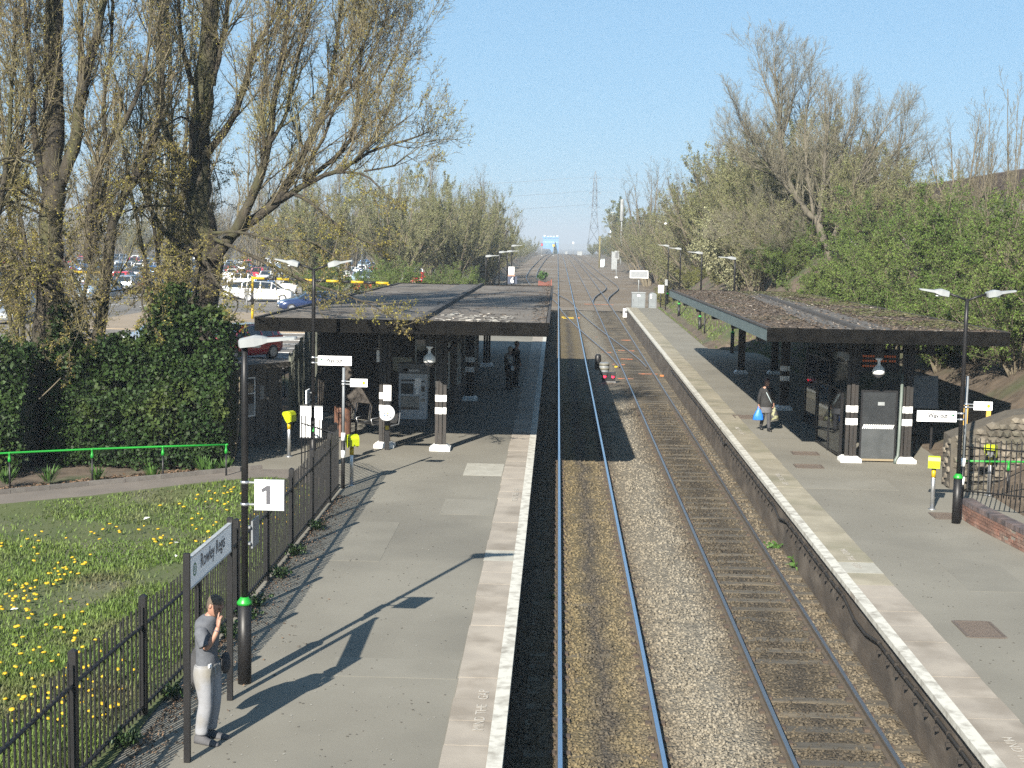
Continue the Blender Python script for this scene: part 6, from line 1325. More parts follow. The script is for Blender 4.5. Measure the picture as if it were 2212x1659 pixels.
tA, wA = big_poplar('poplar_tree', 'tall poplar with a forked dark trunk rising through the hedge on the left', LA, 3, hang=(6, 7))
tB, wB = big_poplar('poplar_tree', 'largest poplar with branches sweeping right over the left canopy', LB, 5, hang=(5, 6, 10, 11, 12, 13))
tC, wC = big_poplar('poplar_tree', 'poplar at the left edge with its trunk half out of view', LC, 8, hang=(2,), nhang=5)

# the bare tree on the right bank
BARKG = M('grey_bark', (.15, .125, .10), (.22, .19, .15), 3, .95, .7, 12); TWIGG = M('grey_twig', (.20, .165, .115), (.26, .22, .16), .5, .9, island=.25)
HORN = [(6, .11, .07, 9, .6, .46, 0), (4, .14, .08, 7, .6, .5, 0), (2, .13, .06, 0, 0, 0, 0)]
o = Vector(LR[0][0][:3]); o.z = float(H(o.x, o.y))-.1; w = Wood(21); lim = [[(x-o.x, y-o.y, z-o.z, max(.012, r*.72)) for x, y, z, r in L] for L in LR]
lim[0].insert(0, (.1, 0, -.2, .5))
for i, L in enumerate(lim):
    path = w.limb(L, 10)
    if i: w.sprout(path, .19, 3.0, HORN, .04, .6, .08, up=.25); w.grow(Vector(path[-1][:3]), Vector(path[-1][:3])-Vector(path[-3][:3]), 1.6, path[-1][3], 0, HORN)
t = top_obj('bare_tree', 'large leafless tree leaning left on the bank behind the right canopy', 'tree', o)
w.thick.build('trunk', BARKG, t); stuff(link('crown', w.twig_mesh('crown', TWIGG), t))

# prototypes of thicket trees: built once, copied with shared meshes
def proto_tree(name, seed, h, spread, nst, par, every, L, tw, bark, leafm=None, leaf=.1, lf_keep=1.0, r0=.09, up=.3, blob=0, k=3, upleaf=.4):
    w = Wood(seed); R_ = w.r
    for i in range(nst):
        a = R_.uniform(0, 2*PI); s_ = spread*math.sqrt(R_.random()); hh = h*R_.uniform(.6, 1.0)*(1-.35*(s_/max(spread, .01))**2); b = R_.uniform(0, .35)
        pts = [(math.cos(a)*b, math.sin(a)*b, -.3, r0), (math.cos(a)*(b+s_*.25), math.sin(a)*(b+s_*.25), hh*.35, r0*.7), (math.cos(a)*(b+s_*.7), math.sin(a)*(b+s_*.7), hh*.7, r0*.45), (math.cos(a)*(b+s_), math.sin(a)*(b+s_), hh, .015)]
        path = w.limb(pts, 6); w.sprout(path, every, L, par, .03, .75, .12, up=up)
    print(name, len(w.p0), len(w.lf)); ms = [('trunk', w.thick.mesh('trunk', bark)), ('crown', w.twig_mesh('crown', tw, k))]
    lf = [q for q in w.lf if R_.random() < lf_keep]
    if leafm is not None and lf: ms.append(('leaves', leaf_mesh('leaves', lf, leaf, leafm, seed, up=upleaf)))
    return ms
def plant(ms, name, label, cat, x, y, s=1., z=None, rz=None, group=None, sz=1.):
    t = thing(name, label, cat, (x, y, (float(H(x, y)) if z is None else z)), rnd.uniform(0, 6.28) if rz is None else rz, group)
    for n_, me in ms:
        c = link(n_, me, t)
        if n_ != 'trunk': c['kind'] = 'stuff'
    t.scale = (s, s, s*sz); return t
OLTW = M('olive_twig', (.185, .165, .09), (.24, .215, .125), .35, .9, island=.3); OLLF = M('olive_leaf', (.22, .235, .085), (.28, .27, .125), .25, .8, island=.35, trans=.3)
BRTW = M('brown_twig', (.155, .12, .08), (.21, .165, .115), .35, .9, island=.3); GRLF = M('fresh_green_leaf', (.11, .225, .022), (.16, .27, .035), .35, .75, island=.4, trans=.35)
YGLF = M('yellow_green_leaf', (.22, .24, .05), (.27, .26, .07), .35, .8, island=.35, trans=.3); DKLF = M('evergreen_leaf', (.03, .06, .018), (.05, .085, .025), .5, .7, island=.35)
STEMM = M('thicket_stem', (.14, .115, .08), (.20, .17, .12), 2, .9)
WIL = [(5, .09, .13, 9, .5, .42, 0), (3, .10, .13, 5, .5, .5, 1), (2, .10, .1, 0, 0, 0, 1)]
BSH = [(4, .16, .08, 8, .8, .5, 0), (3, .18, .06, 6, .8, .55, 1), (2, .2, .04, 0, 0, 0, 2)]
BAR = [(5, .10, .09, 8, .6, .45, 0), (4, .12, .08, 6, .6, .5, 0), (2, .13, .06, 0, 0, 0, 0)]
BARL = [BAR[0], (4, .12, .08, 6, .6, .5, .3), (2, .13, .06, 0, 0, 0, .8)]
willow = [proto_tree('willow', 31+i, 10.5, 4.6, 20, WIL, .46, 2.3, OLTW, STEMM, OLLF, .11, .8) for i in range(1)]*2
thick_o = [proto_tree('thicket', 41+i, 8, 3.8, 16, WIL, .46, 2.2, OLTW, STEMM, OLLF, .12, 1.0) for i in range(1)]*2
bush_g = [proto_tree('hawthorn', 51+i, 5.0, 3.4, 14, BSH, .40, 1.6, BRTW, STEMM, GRLF, .105, (.8, .5)[i], r0=.05) for i in range(2)]
bush_y = [proto_tree('sallow', 57, 6, 3.4, 12, BSH, .4, 1.6, OLTW, STEMM, YGLF, .13, .7, r0=.06)]
bare = [proto_tree('bare', 61+i, 12, 3.8, 10, BAR, .44, 2.6, BRTW, STEMM, r0=.13) for i in range(2)]
sap = [proto_tree('sapling', 66, 8, 1.3, 3, [(6, .07, .14, 5, .45, .4, 0), (4, .1, .1, 4, .6, .5, 0), (3, .12, .05, 0, 0, 0, 0)], .6, 1.8, BRTW, STEMM, r0=.028)]
pr = random.Random(77)
# left: the pale willows and thicket along the line beyond the canopy
for i, (x, y, s, k) in enumerate(((-20, 120, 1.05, 0), (-14.5, 128, 1.15, 1), (-9.8, 136, 1.0, 0), (-17, 142, 1.2, 1), (-12, 152, 1.2, 0), (-8.5, 160, 1.0, 1), (-15, 170, 1.25, 0), (-9.5, 182, 1.1, 1), (-12, 205, 1.2, 0), (-24, 132, .95, 1))):
    plant(willow[k], 'willow_tree', ('pale olive willow in the row beyond the left canopy', 'taller pale olive willow in the row beyond the left canopy')[k], 'tree', x, y, s, group='pale willows along the left of the line')
for i, (x, y, s) in enumerate(((-8.6, 118, .55), (-9.6, 112, .5), (-8.3, 127, .5), (-12, 108, .6), (-14.5, 112, .6), (-18, 108, .6), (-7.6, 138, .5))):
    plant(pr.choice(bush_g), 'green_bush', 'low fresh green bush at the foot of the willows beyond the left canopy', 'bush', x, y, s*1.15, group='green bushes under the willows')
for i in range(16):
    y = 225+i*24; plant(pr.choice(thick_o+willow[:1]), 'lineside_tree', 'olive thicket tree beside the rusty left siding far down the line', 'tree', -10.5-pr.uniform(0, 4), y, pr.uniform(.7, 1.0)*(.85 if y > 380 else 1.0), group='thicket along the left siding')
for x, y, s in ((-9.5, 200, 1.2), (-12.5, 215, 1.25), (-8.8, 190, 1.1)): plant(pr.choice(bare), 'bare_tree', 'leafless brown tree behind the willows left of the line', 'tree', x, y, s, group='leafless trees behind the willows')
# slim young poplars standing behind the hedge
yp = proto_tree('young_poplar', 88, 13.5, 1.5, 4, POP, .42, 1.5, TWIG, BARK, BUD, .07, .8, r0=.10)
for x, y, s, lab in ((-12.4, 45.8, 1.05, 'slim young poplar standing between the two big poplar trunks'), (-16.2, 46, 1.1, 'slim young poplar left of the big forked poplar'), (-18.6, 49, 1.1, 'slim young poplar near the left edge behind the trunks'), (-14.4, 52, 1.2, 'farther slim young poplar between the two big poplars')):
    plant(yp, 'young_poplar', lab, 'tree', x, y, s, z=(2.6 if y > 47 else None))
# right: wooded bank, from the platform end into the distance
for i, (x, y, s, k) in enumerate(((14.5, 92, 1.0, 0), (17.5, 96, 1.1, 1), (12.6, 100, .95, 1), (15.5, 106, 1.1, 0), (12.2, 112, 1.0, 0), (18, 113, 1.2, 1), (13.5, 121, 1.1, 1), (16.5, 128, 1.25, 0), (13.2, 134, 1.1, 0), (14.2, 145, 1.15, 1), (17.5, 152, 1.3, 0), (13.8, 160, 1.1, 0), (15.5, 172, 1.2, 1), (13.2, 184, 1.0, 0), (16.5, 196, 1.15, 1), (13.5, 210, 1.0, 0), (14.5, 228, 1.05, 1), (13, 246, .95, 0))):
    plant(thick_o[k], 'thicket_tree', ('olive-brown thicket tree on the right bank beyond the canopy', 'bushier olive-brown thicket tree on the right bank beyond the canopy')[k], 'tree', x, y, s, group='thicket on the right bank')
for x, y, s, lab in ((12.6, 122, 1.22, 'leafless tree with twiggy top above the thicket right of the platform end'), (16, 118, 1.1, 'leafless tree in the middle of the right-hand thicket'), (19, 101, 1.05, 'leafless tree just left of the big bare tree'), (21, 92, .8, 'leafless tree just right of the big bare tree'), (14, 150, 1.05, 'slender leafless tree far along the right bank'), (12.2, 190, 1.4, 'drooping leafless birch beside the white mast'), (23.5, 84, .75, 'short leafless tree before the white shed')):
    plant(pr.choice(bare), 'bare_tree', lab, 'tree', x, y, s)
for i in range(15):
    y = 262+i*26; plant((thick_o[i % 2] if i % 3 else bush_y[0]), 'lineside_tree', 'green and olive lineside tree right of the far tracks', 'tree', 14.5+pr.uniform(-.5, 3), y, pr.uniform(.75, 1.0)*(1.1 if y < 420 else .8), group='lineside trees right of the far tracks')
plant(bush_y[0], 'yellow_green_tree', 'yellow-green pointed tree right of the far tracks', 'tree', 15.5, 330, 2.1, sz=1.15)
for i, (x, y, s) in enumerate(((13.8, 60, .72), (14.7, 54, .7), (16.5, 58, .85), (17.5, 66, .85), (14.6, 67, .72), (19, 60, .68), (15.5, 74, .75), (20.5, 71, .58), (13.6, 75, .62), (17.8, 79, .8), (13.2, 70, .6), (15, 63, .8), (12.9, 82, .6), (14.5, 85, .55))):
    plant(bush_g[i % 2], 'hawthorn_bush', ('fresh green hawthorn bush behind the right canopy', 'leggy green hawthorn bush behind the right canopy')[i % 2], 'bush', x, y, s, group='hawthorn bushes behind the right canopy')
for i, (x, y, s) in enumerate(((14.7, 45.5, .7), (15.5, 41.5, .74), (16.5, 47.5, .8), (17.0, 43, .84), (14.7, 49.5, .66), (18.8, 50, .85), (15.6, 38.6, .7), (14.0, 52, .6), (17.6, 39.5, .84))):
    plant(bush_g[(i+1) % 2], 'hawthorn_bush', ('bright green hawthorn bush on the bank at the right edge', 'bright green spreading hawthorn bush on the bank at the right edge')[i % 2], 'bush', x, y, s, group='hawthorn bushes at the right edge')
for i, (x, y, s) in enumerate(((17.2, 56, 1.05), (18.6, 62, 1.05), (20.2, 64, 1.2), (21, 60, 1.1), (19.5, 69, 1.0), (22.8, 72, 1.2), (21.5, 66, 1.15), (16.6, 50, 1.0), (18.2, 54, 1.2))):
    plant(sap[0], 'sapling', 'tall thin leafless sapling above the hawthorns on the right', 'tree', x, y, s, group='leafless saplings on the right bank')
for x, y, s in ((11.9, 118, .55), (10.6, 128, .5), (12.2, 96, .5), (11.6, 104, .45), (11.8, 140, .6)): plant(bush_y[0], 'bank_bush', 'yellowish low bush at the foot of the right bank', 'bush', x, y, s, group='low bushes at the foot of the right bank')
BLOS = M('pale_blossom', (.23, .235, .12), (.28, .28, .17), .4, .8, island=.3, trans=.3); blossom = [(a_, (b_.copy() if a_ == 'leaves' else b_)) for a_, b_ in bush_y[0]]
for a_, b_ in blossom:
    if a_ == 'leaves': b_.materials[0] = BLOS
plant(blossom, 'blossom_bush', 'pale blossoming bush in the thicket on the right bank', 'bush', 11.8, 92, .95)
thick_b = [proto_tree('thicket', 71, 7.5, 3.6, 14, BARL, .42, 2.3, OLTW, STEMM, OLLF, .11, .75, r0=.07)]
for i, (x, y, s) in enumerate(((11.8, 84, .8), (13.2, 89, .95), (19.5, 88, .85), (20.5, 80, .7), (17.4, 82, .8), (14.6, 97, 1.1), (18.6, 93, 1.0), (12.4, 94, .9), (20, 106, 1.1), (16.4, 101, 1.35), (13.2, 115, 1.25), (15.5, 124, 1.5), (12.6, 140, 1.25))):
    plant(thick_b[0], 'thicket_tree', 'brown twiggy thicket tree crowding round the big bare tree on the bank', 'tree', x, y, s, group='brown twiggy thicket on the right bank')
# conifer far right
def conifer(seed, h, rad):
    g = np.random.default_rng(seed); n = 9000; z = h*(1-np.sqrt(g.uniform(0, 1, n))*.96); r_ = rad*(1-z/h)*np.sqrt(g.uniform(.25, 1, n))*(.8+.35*np.sin(z*5+g.uniform(0, .6, n))); a = g.uniform(0, 2*PI, n)
    mb = MB(); mb.tube([(0, 0, -.3), (0, 0, h*.95)], [.3, .04], 7); return [('trunk', mb.mesh('trunk', STEMM)), ('crown', leaf_mesh('crown', np.stack([r_*np.cos(a), r_*np.sin(a), z], 1), .42, DKLF, seed))]
con = conifer(5, 15, 4.0); plant(con, 'conifer', 'dark green conifer rising right of the far tracks', 'tree', 17.5, 405, 1.12); plant(con, 'conifer', 'small dark conifer where the tracks vanish', 'tree', -1.5, 860, .55)
plant(con, 'evergreen_tree', 'dark evergreen tree behind the car park', 'tree', -51, 300, .95); 
# trees behind the car park
for i in range(64):
    x = -150+i*2.05+pr.uniform(-1.0, 1.0); y = 300+pr.uniform(0, 50)-.12*(x+60); k = pr.choice(bare+bare+willow[:1]); plant(k, 'car_park_tree', 'brown leafless tree in the belt behind the car park', 'tree', x, y, pr.uniform(.85, 1.15), z=2.6, group='tree belt behind the car park')
for i in range(13):
    x = -66+i*3.9+pr.uniform(-1, 1); plant(pr.choice(bare), 'slender_poplar', 'slender leafless tree standing in the car park between the trunks', 'tree', x*1.0, 190+pr.uniform(-10, 70), pr.uniform(1.0, 1.4), z=2.6, group='slender trees in the car park', sz=1.25)
plant(bush_g[0], 'green_bush', 'round green bush at the far side of the car park', 'bush', -47, 275, 1.0, z=2.6)

# hedge at the left: ivy and laurel below the poplars
IVY = M('ivy_leaf', (.028, .062, .014), (.05, .095, .02), .8, .62, island=.5, spec=.25, c3=(.10, .13, .03), s3=.7, trans=.12)
def hedge(label, x0, x1, yf, depth, hfun, n, leaf, mat, seed, name='hedge'):
    g = np.random.default_rng(seed); xc = (x0+x1)/2; zc = PZ(yf+depth/2)+.05; t = thing(name, label, 'hedge', (xc, yf+depth/2, zc))
    x = g.uniform(x0, x1, n*3); z01 = g.uniform(0, 1, n*3)**.85; h = hfun(x); z = z01*h
    lump = .55*vnoise(x, z, .9, 3)+.45*vnoise(x, z, 2.3, 4); front = -depth/2+depth*.42*(z01**2.2)+(.5-lump)*1.0
    k = g.uniform(0, 1, n*3); y = np.where(k < .72, front+g.exponential(.16, n*3), g.uniform(-depth/2+.2, depth/2, n*3)); z = np.where(k > .9, h*(.86+.16*g.uniform(0, 1, n*3)), z)
    dens = sstep(.25, .55, .6*vnoise(x, z*1.2, 1.7, 6)+.4*vnoise(x, z, 3.9, 7)+.12); keep = g.uniform(0, 1, n*3) < dens; P = np.stack([x-xc+g.normal(0, .05, n*3), y, z], 1)[keep][:n]
    w = Wood(seed)
    for i in range(int((x1-x0)*4)):
        xx = g.uniform(x0, x1)-xc; w.limb([(xx, g.uniform(-.2, .5), -.2, .035), (xx+g.normal(0, .3), g.uniform(-.3, .5), 1.2, .025), (xx+g.normal(0, .5), g.uniform(-.5, .5), 2.4, .012)], 5)
    w.thick.build('stems', STEMM, t)['kind'] = 'stuff'
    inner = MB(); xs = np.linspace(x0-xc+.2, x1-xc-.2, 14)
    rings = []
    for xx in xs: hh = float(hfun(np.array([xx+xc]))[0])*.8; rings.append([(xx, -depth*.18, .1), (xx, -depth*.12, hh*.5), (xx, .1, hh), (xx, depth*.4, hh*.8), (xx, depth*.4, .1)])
    inner.rings(rings, 0, True); inner.build('painted_shade_core', M('hedge_painted_shade', (.012, .018, .008), (.02, .024, .012), 3, .95), t)['kind'] = 'stuff'  # dark solid behind the leaves; its colour stands in for the shaded interior
    stuff(link('leaves', leaf_mesh('leaves', P, leaf, mat, seed, aspect=.8, up=.3), t)); return t
hh1 = lambda x: 3.5+.5*np.sin(x*1.7)+.35*np.sin(x*4.1+1)+.55*sstep(-12.5, -10.5, x)*sstep(-8.4, -9.6, x)
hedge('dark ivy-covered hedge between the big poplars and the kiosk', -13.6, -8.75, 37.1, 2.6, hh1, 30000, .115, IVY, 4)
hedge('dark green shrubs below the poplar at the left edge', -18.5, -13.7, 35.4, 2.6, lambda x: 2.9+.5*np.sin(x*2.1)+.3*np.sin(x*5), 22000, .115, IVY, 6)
# taller weeds at the hedge foot
def tuft(label, x, y, z, n, hgt, mat, seed, spread=.2, lf=None, group=None, name='weed'):
    g = np.random.default_rng(seed); a = g.uniform(0, 2*PI, n); ln = hgt*g.uniform(.5, 1.1, n); sp = spread*g.uniform(.2, 1, n); b = np.stack([np.cos(a)*sp*.3, np.sin(a)*sp*.3, np.zeros(n)], 1)
    tip = b+np.stack([np.cos(a)*sp, np.sin(a)*sp, ln], 1); mid = (b+tip)/2+np.array([0, 0, .12])*ln[:, None]; sd = np.stack([-np.sin(a), np.cos(a), np.zeros(n)], 1)*.012*(hgt/.3)
    V = np.stack([b, mid+sd, tip, mid-sd], 1).reshape(-1, 3); t = thing(name, label, 'plant', (x, y, z), 0, group); stuff(link('blades', np_mesh('blades', V, np.arange(n*4).reshape(-1, 4), mat), t))
    if lf: P = b[:, None]*0+tip[:, None]*g.uniform(.3, 1, (n, 3, 1)); stuff(link('leaves', leaf_mesh('leaves', P.reshape(-1, 3), lf, mat, seed, up=.8, aspect=.8), t))
    return t
WEED = M('weed_green', (.07, .17, .025), (.10, .22, .035), 3, .7, island=.4, trans=.25); DKWEED = M('dark_weed', (.035, .08, .02), (.06, .11, .025), 3, .6, island=.4, trans=.2)
for i, (x, y) in enumerate(((-12.6, 34.6), (-10.2, 35.4), (-8.9, 36.1), (-8.6, 36.5), (-11.5, 35.0), (-9.2, 36.6), (-13.5, 34.2))): tuft('tuft of long green leaves in the litter below the hedge', x, y, PZ(y)+.05, 60, .42, WEED, 100+i, .3, group='weeds below the hedge')
for i, (x, y) in enumerate(((-5.28, 19.2), (-5.22, 20.8), (-5.15, 22.1), (-5.1, 23.2), (-5.12, 24.0), (-5.1, 26.0), (-5.12, 27.8), (-5.1, 30.2), (-5.35, 17.3), (-5.4, 16.0))): tuft('small dark ivy clump growing along the foot of the left railing', x, y, PZ(y)+.01, 40, .22, DKWEED, 130+i, .24, .07, 'ivy clumps at the railing foot', 'ivy_clump')
tuft('larger bright green weed beside the right track near the platform wall', 6.0-.1, 32.7, Tf(32.7)-.35, 70, .3, WEED, 151, .4, .13); tuft('small bright green weed just beyond the larger one by the right track', 5.45, 34.6, Tf(34.6)-.3, 40, .22, WEED, 152, .22, .1)
tuft('small green grass tuft against the left rail in the shade edge', .0, 29.1, Tf(29)-.18, 40, .16, DKWEED, 153, .15)
tuft('bright green bush growing between the far tracks on the left', -2.1, 203, Tf(203)-.2, 110, 1.2, WEED, 154, .7, .3)
# lawn: blades, clover, dandelions
GRS = M('grass_blade', (.085, .165, .018), (.13, .205, .03), 1.1, .7, island=.45, trans=.3, c3=(.20, .19, .09), s3=.5)
n = 215000; u = rng.uniform(0, 1, n); y = 1/(1/13.5+(1/34.9-1/13.5)*u); x = rng.uniform(-1, 0, n)*(3.0+.40*y)-5.62; k = (y < path_near(x)-.15); x, y = x[k], y[k]
bald = sstep(.56, .72, vnoise(x, y, .55, 9)); k = rng.uniform(0, 1, len(x)) > bald*.85; x, y = x[k], y[k]; n = len(x)
tall = .045+.055*vnoise(x, y, .8, 5)+.05*sstep(-6.8, -5.8, x); h = tall*rng.uniform(.5, 1.3, n); a = rng.uniform(0, 2*PI, n); ln = h*rng.uniform(.1, .8, n); wdt = .006+.0004*y
b = np.stack([x, y, ZG(x, y)-.005], 1); sd = np.stack([np.cos(a+1.57), np.sin(a+1.57), 0*a], 1)*wdt[:, None]; tip = b+np.stack([np.cos(a)*ln, np.sin(a)*ln, h], 1)
stuff(link('grass', np_mesh('grass', np.stack([b-sd, b+sd, tip], 1).reshape(-1, 3), np.arange(n*3).reshape(-1, 3), GRS)), 'lawn grass on the bank behind the left railing', 'grass')
n = 9000; x = rng.uniform(5.9, 11.9, n); y = rng.uniform(66, 116, n); foot = np.interp(y, [66, 75, 80, 115], [11.3, 10.9, 8.35, 8.3]); x = foot+rng.exponential(.7, n); h = rng.uniform(.05, .16, n); a = rng.uniform(0, 2*PI, n); b = np.stack([x, y, H(x, y)-.01], 1); sd = np.stack([np.cos(a), np.sin(a), 0*a], 1)*.03; tip = b+np.stack([np.sin(a)*.05, np.cos(a)*.05, h], 1)
stuff(link('grass', np_mesh('grass', np.stack([b-sd, b+sd, tip], 1).reshape(-1, 3), np.arange(n*3).reshape(-1, 3), GRS)), 'strip of short grass along the back of the right platform', 'grass')
DAN = M('dandelion_yellow', (.80, .58, .008), (.75, .5, .01), 30, .7); dm = MB(); dm.lathe((0, 0, 0), [(.004, -.018), (.03, -.006), (.028, .006), (.012, .016)], 9); dm.tube([(0, 0, -.1), (0, 0, -.018)], .004, 4, m=1); dme = dm.mesh('dandelion', [DAN, WEED])
cl = ((-9.2, 24.2), (-9.0, 25.2), (-8.7, 22.5), (-8.2, 20.8), (-7.5, 20.9), (-8.9, 25.9), (-10.5, 27.6), (-8.2, 28.3), (-7.5, 29.2), (-6.9, 28.0), (-7.8, 32.7), (-8.1, 31.6), (-9.0, 28.9), (-6.6, 33.4), (-6.1, 32.9), (-6.7, 18.1), (-6.3, 18.2), (-7.2, 18.1), (-7.0, 19.9), (-7.5, 19.6), (-6.2, 19.3), (-8.6, 23.4), (-9.4, 23.0), (-7.9, 22.0), (-6.0, 31.5), (-6.4, 30.5))
for i in range(285):
    c = cl[rnd.randrange(len(cl))]; x = c[0]+rnd.gauss(0, .36); y = c[1]+rnd.gauss(0, .46)
    if x > -5.75 or y > path_near(x)-.3: continue
    hz = rnd.uniform(.07, .13); o = link('dandelion', dme, None, (x, y, float(ZG(x, y))+hz)); s = rnd.uniform(.7, 1.5)*(1+.01*max(0, y-20)); o.scale = (s, s, 1); o.rotation_euler = (rnd.uniform(-.3, .3), rnd.uniform(-.3, .3), 0)
    tag(o, 'yellow dandelion flower in the lawn behind the left railing', 'dandelion', 'dandelions in the lawn')
# dry leaves along the railing foot and below the hedge
def litter(name, label, x, y, zf, size, mat, seed):
    P = np.stack([x, y, zf(x, y)+.012], 1); return stuff(link(name, leaf_mesh(name, P, size, mat, seed, up=3.0, aspect=.7), None), label, 'leaf litter')
DRY = M('dry_leaf', (.14, .085, .05), (.22, .14, .085), 3, .9, island=.5)
n = 3200; y = rng.uniform(14, 34, n); x = -5.25+rng.exponential(.13, n)*(1+.8*vnoise(y, y*0, .8, 3)); litter('leaf_litter', 'brown dry leaves gathered along the foot of the left railing', x, y, lambda x, y: T(y)+.955, .05, DRY, 5)
n = 9000; x = rng.uniform(-18, -8, n); y = path_near(x)+1.95+rng.uniform(0, 2.3, n); litter('leaf_litter', 'brown dry leaves on the soil between footpath and hedge', x, y, lambda x, y: H(x, y)+.01, .09, DRY, 6)
for i, (x, y, lab) in enumerate(((-8.86, 30.33, 'crumpled white paper scrap on the lawn near the footpath'), (-7.23, 26.64, 'white paper scrap on the lawn close to the railing'), (-8.86, 22.66, 'small white scrap of paper at the left of the lawn'), (-7.6, 28.0, 'pale scrap of paper among the dandelions'))):
    mb = MB(); g = rnd; v = [(g.uniform(-.09, .09), g.uniform(-.07, .07), g.uniform(0, .05)) for _ in range(6)]; mb.add(v, [(0, 1, 2), (1, 2, 3), (2, 3, 4), (3, 4, 5)]); o = mb.build('paper_scrap', WHITE, None, (x, y, float(ZG(x, y))+.06)); tag(o, lab, 'litter')
# ------------------------------------------------------------------ far things
t = thing('industrial_shed', 'long pale industrial shed with a dark brown roof edge above the right bank', 'shed', (30, 130, 5.5))
CLAD = M('pale_cladding', (.62, .62, .61), (.52, .52, .5), .4, .6); RBR = M('brown_roof_edge', (.16, .115, .09), (.12, .09, .075), .6, .8)
wall = MB(); n = 200; v = []
for i in range(n+1):
    y = -68+i*.68; v += [(.0 if i % 2 else .12, y, -2), (.0 if i % 2 else .12, y, 6.2+0*y)]
wall.add(v, [(2*i, 2*i+1, 2*i+3, 2*i+2) for i in range(n)]); wall.add([(0, -68, -2), (0, -68, 6.2), (30, -68, 6.2), (30, -68, -2)], [(0, 1, 2, 3)]); wall.build('wall', CLAD, t)
MB().prism([(-.35, 6.2), (-.35, 7.6), (15, 10.5), (30.4, 7.6), (30.4, 6.2)], -68.5, 68.3, 'y').build('roof', RBR, t)
for y in range(-64, 68, 8): MB().box(-.42, -.352, y, y+.25, 6.2, 7.55).build('downpipe_head', RBR, t)
# pylon and wires
py = thing('electricity_pylon', 'steel lattice electricity pylon far beyond the tracks on the right', 'pylon', (22.6, 900, -3)); LAT = M('pylon_steel', (.10, .12, .14), rough=.6)
lv = [(0, 5.2), (12, 3.7), (22, 2.5), (30, 1.7), (35.5, 1.35), (40, 1.25), (44.6, 1.15), (49, 1.0), (53.2, .85), (57.5, .05)]
mb = MB()
for (z0, w0), (z1, w1) in zip(lv[:-1], lv[1:]):
    c0 = [Vector((a*w0, b*w0, z0)) for a, b in ((-1, -1), (1, -1), (1, 1), (-1, 1))]; c1 = [Vector((a*w1, b*w1, z1)) for a, b in ((-1, -1), (1, -1), (1, 1), (-1, 1))]
    for k in range(4):
        mb.tube([c0[k], c1[k]], .3, 4); j = (k+1) % 4; mb.tube([c0[k], c1[j]], .13, 4); mb.tube([c0[j], c1[k]], .13, 4); mb.tube([c1[k], c1[j]], .12, 4)
stuff(mb.build('lattice', LAT, py))
for z in (35.0, 44.1, 53.0):
    for s_ in (-1, 1):
        a = MB(); a.tube([(s_*1.1, -.5, z), (s_*3.4, 0, z+.1)], .12, 4); a.tube([(s_*1.1, .5, z), (s_*3.4, 0, z+.1)], .12, 4); a.tube([(s_*1.0, 0, z+1.7), (s_*3.4, 0, z+.1)], .1, 4); stuff(a.build('cross_arm', LAT, py)); MB().tube([(s_*3.4, 0, z+.1), (s_*3.6, 0, z-1.0)], .12, 5).build('insulator', LGREY, py)
for z in (31.6+1.0, 41.0, 49.8):
    for q, (xe, ye) in enumerate(((-400, 1000), (-400, 960), (330, 930))):
        x0 = 22.6+(3.6 if q == 2 else -3.6); y0 = 900; pts = []
        for k in range(25): u = k/24; pts.append((x0+(xe-x0)*u, y0+(ye-y0)*u, z+1.2-u*(1-u)*36+(q == 1)*-.4*u*8))
        o = MB().tube(pts, .06, 3).build('power_line', LAT); tag(o, 'thin overhead power line strung from the distant pylon', 'power line', 'power lines at the pylon')
t = thing('phone_mast', 'slim mast with a white antenna drum above the right-hand thicket', 'mast', (13.3, 300, 2)); MB().tube([(0, 0, 0), (0, 0, 11)], .16, 8).build('pole', LGREY, t); MB().lathe((0, 0, 0), [(.36, 11), (.4, 11.2), (.4, 15.4), (.34, 15.6)], 12).build('antenna', LGREY, t)
t = thing('floodlight_mast', 'thin floodlight mast beside the pylon', 'mast', (25.7, 700, 0)); MB().tube([(0, 0, 0), (0, 0, 23)], [.45, .25], 8).build('pole', GALV, t); MB().cbox((0, 0, 23.4), (3.2, .5, .35)).build('lamp_frame', GALV, t); MB().cbox((0, 0, 24.3), (3.0, .5, .35)).build('lamp_frame', GALV, t)
t = thing('stadium', 'distant blue stadium stand with white corner masts at the end of the line', 'stadium', (-10, 2000, -6)); BLU = M('stadium_blue', (.06, .22, .52), (.08, .27, .6), .1, .6)
MB().box(-11, 11, 0, 30, 0, 23.5).build('stand', BLU, t); MB().box(-11.5, 11.5, -1, 31, 23.6, 25.6).build('roof', BLU, t); MB().box(-10.5, 10.5, -.4, -.05, 17.5, 18.6).build('window_band', M('pale_band', (.35, .5, .75), rough=.5), t)
for x in (-9, 9): MB().box(x-1.2, x+1.2, 2, 4, 25.7, 27.6).build('corner_mast', WHITE, t)
for x in (-4, 0, 4): MB().box(x-1.5, x+1.5, 2, 3, 25.7, 26.6).build('roof_truss', WHITE, t)
xs = np.linspace(-7000, 7000, 240); hg = lambda x, s: -4+s*(6+16*vnoise(x, 0*x, .0016, 3)+5*vnoise(x, 0*x, .012, 4)); mb = MB(); v = []
for x in xs: v += [(x, 5200+.02*abs(x), -6), (x, 5250, float(hg(np.array(x), 1.0))), (x, 5700, -8)]
mb.add(v, [(3*i+j, 3*i+j+1, 3*i+4+j, 3*i+3+j) for i in range(239) for j in (0, 1)], 0, True); o = mb.build('hills', M('far_wooded_hills', (.10, .115, .085), (.14, .13, .11), .01, .95)); struct(o, 'low wooded hills on the horizon', 'hills')
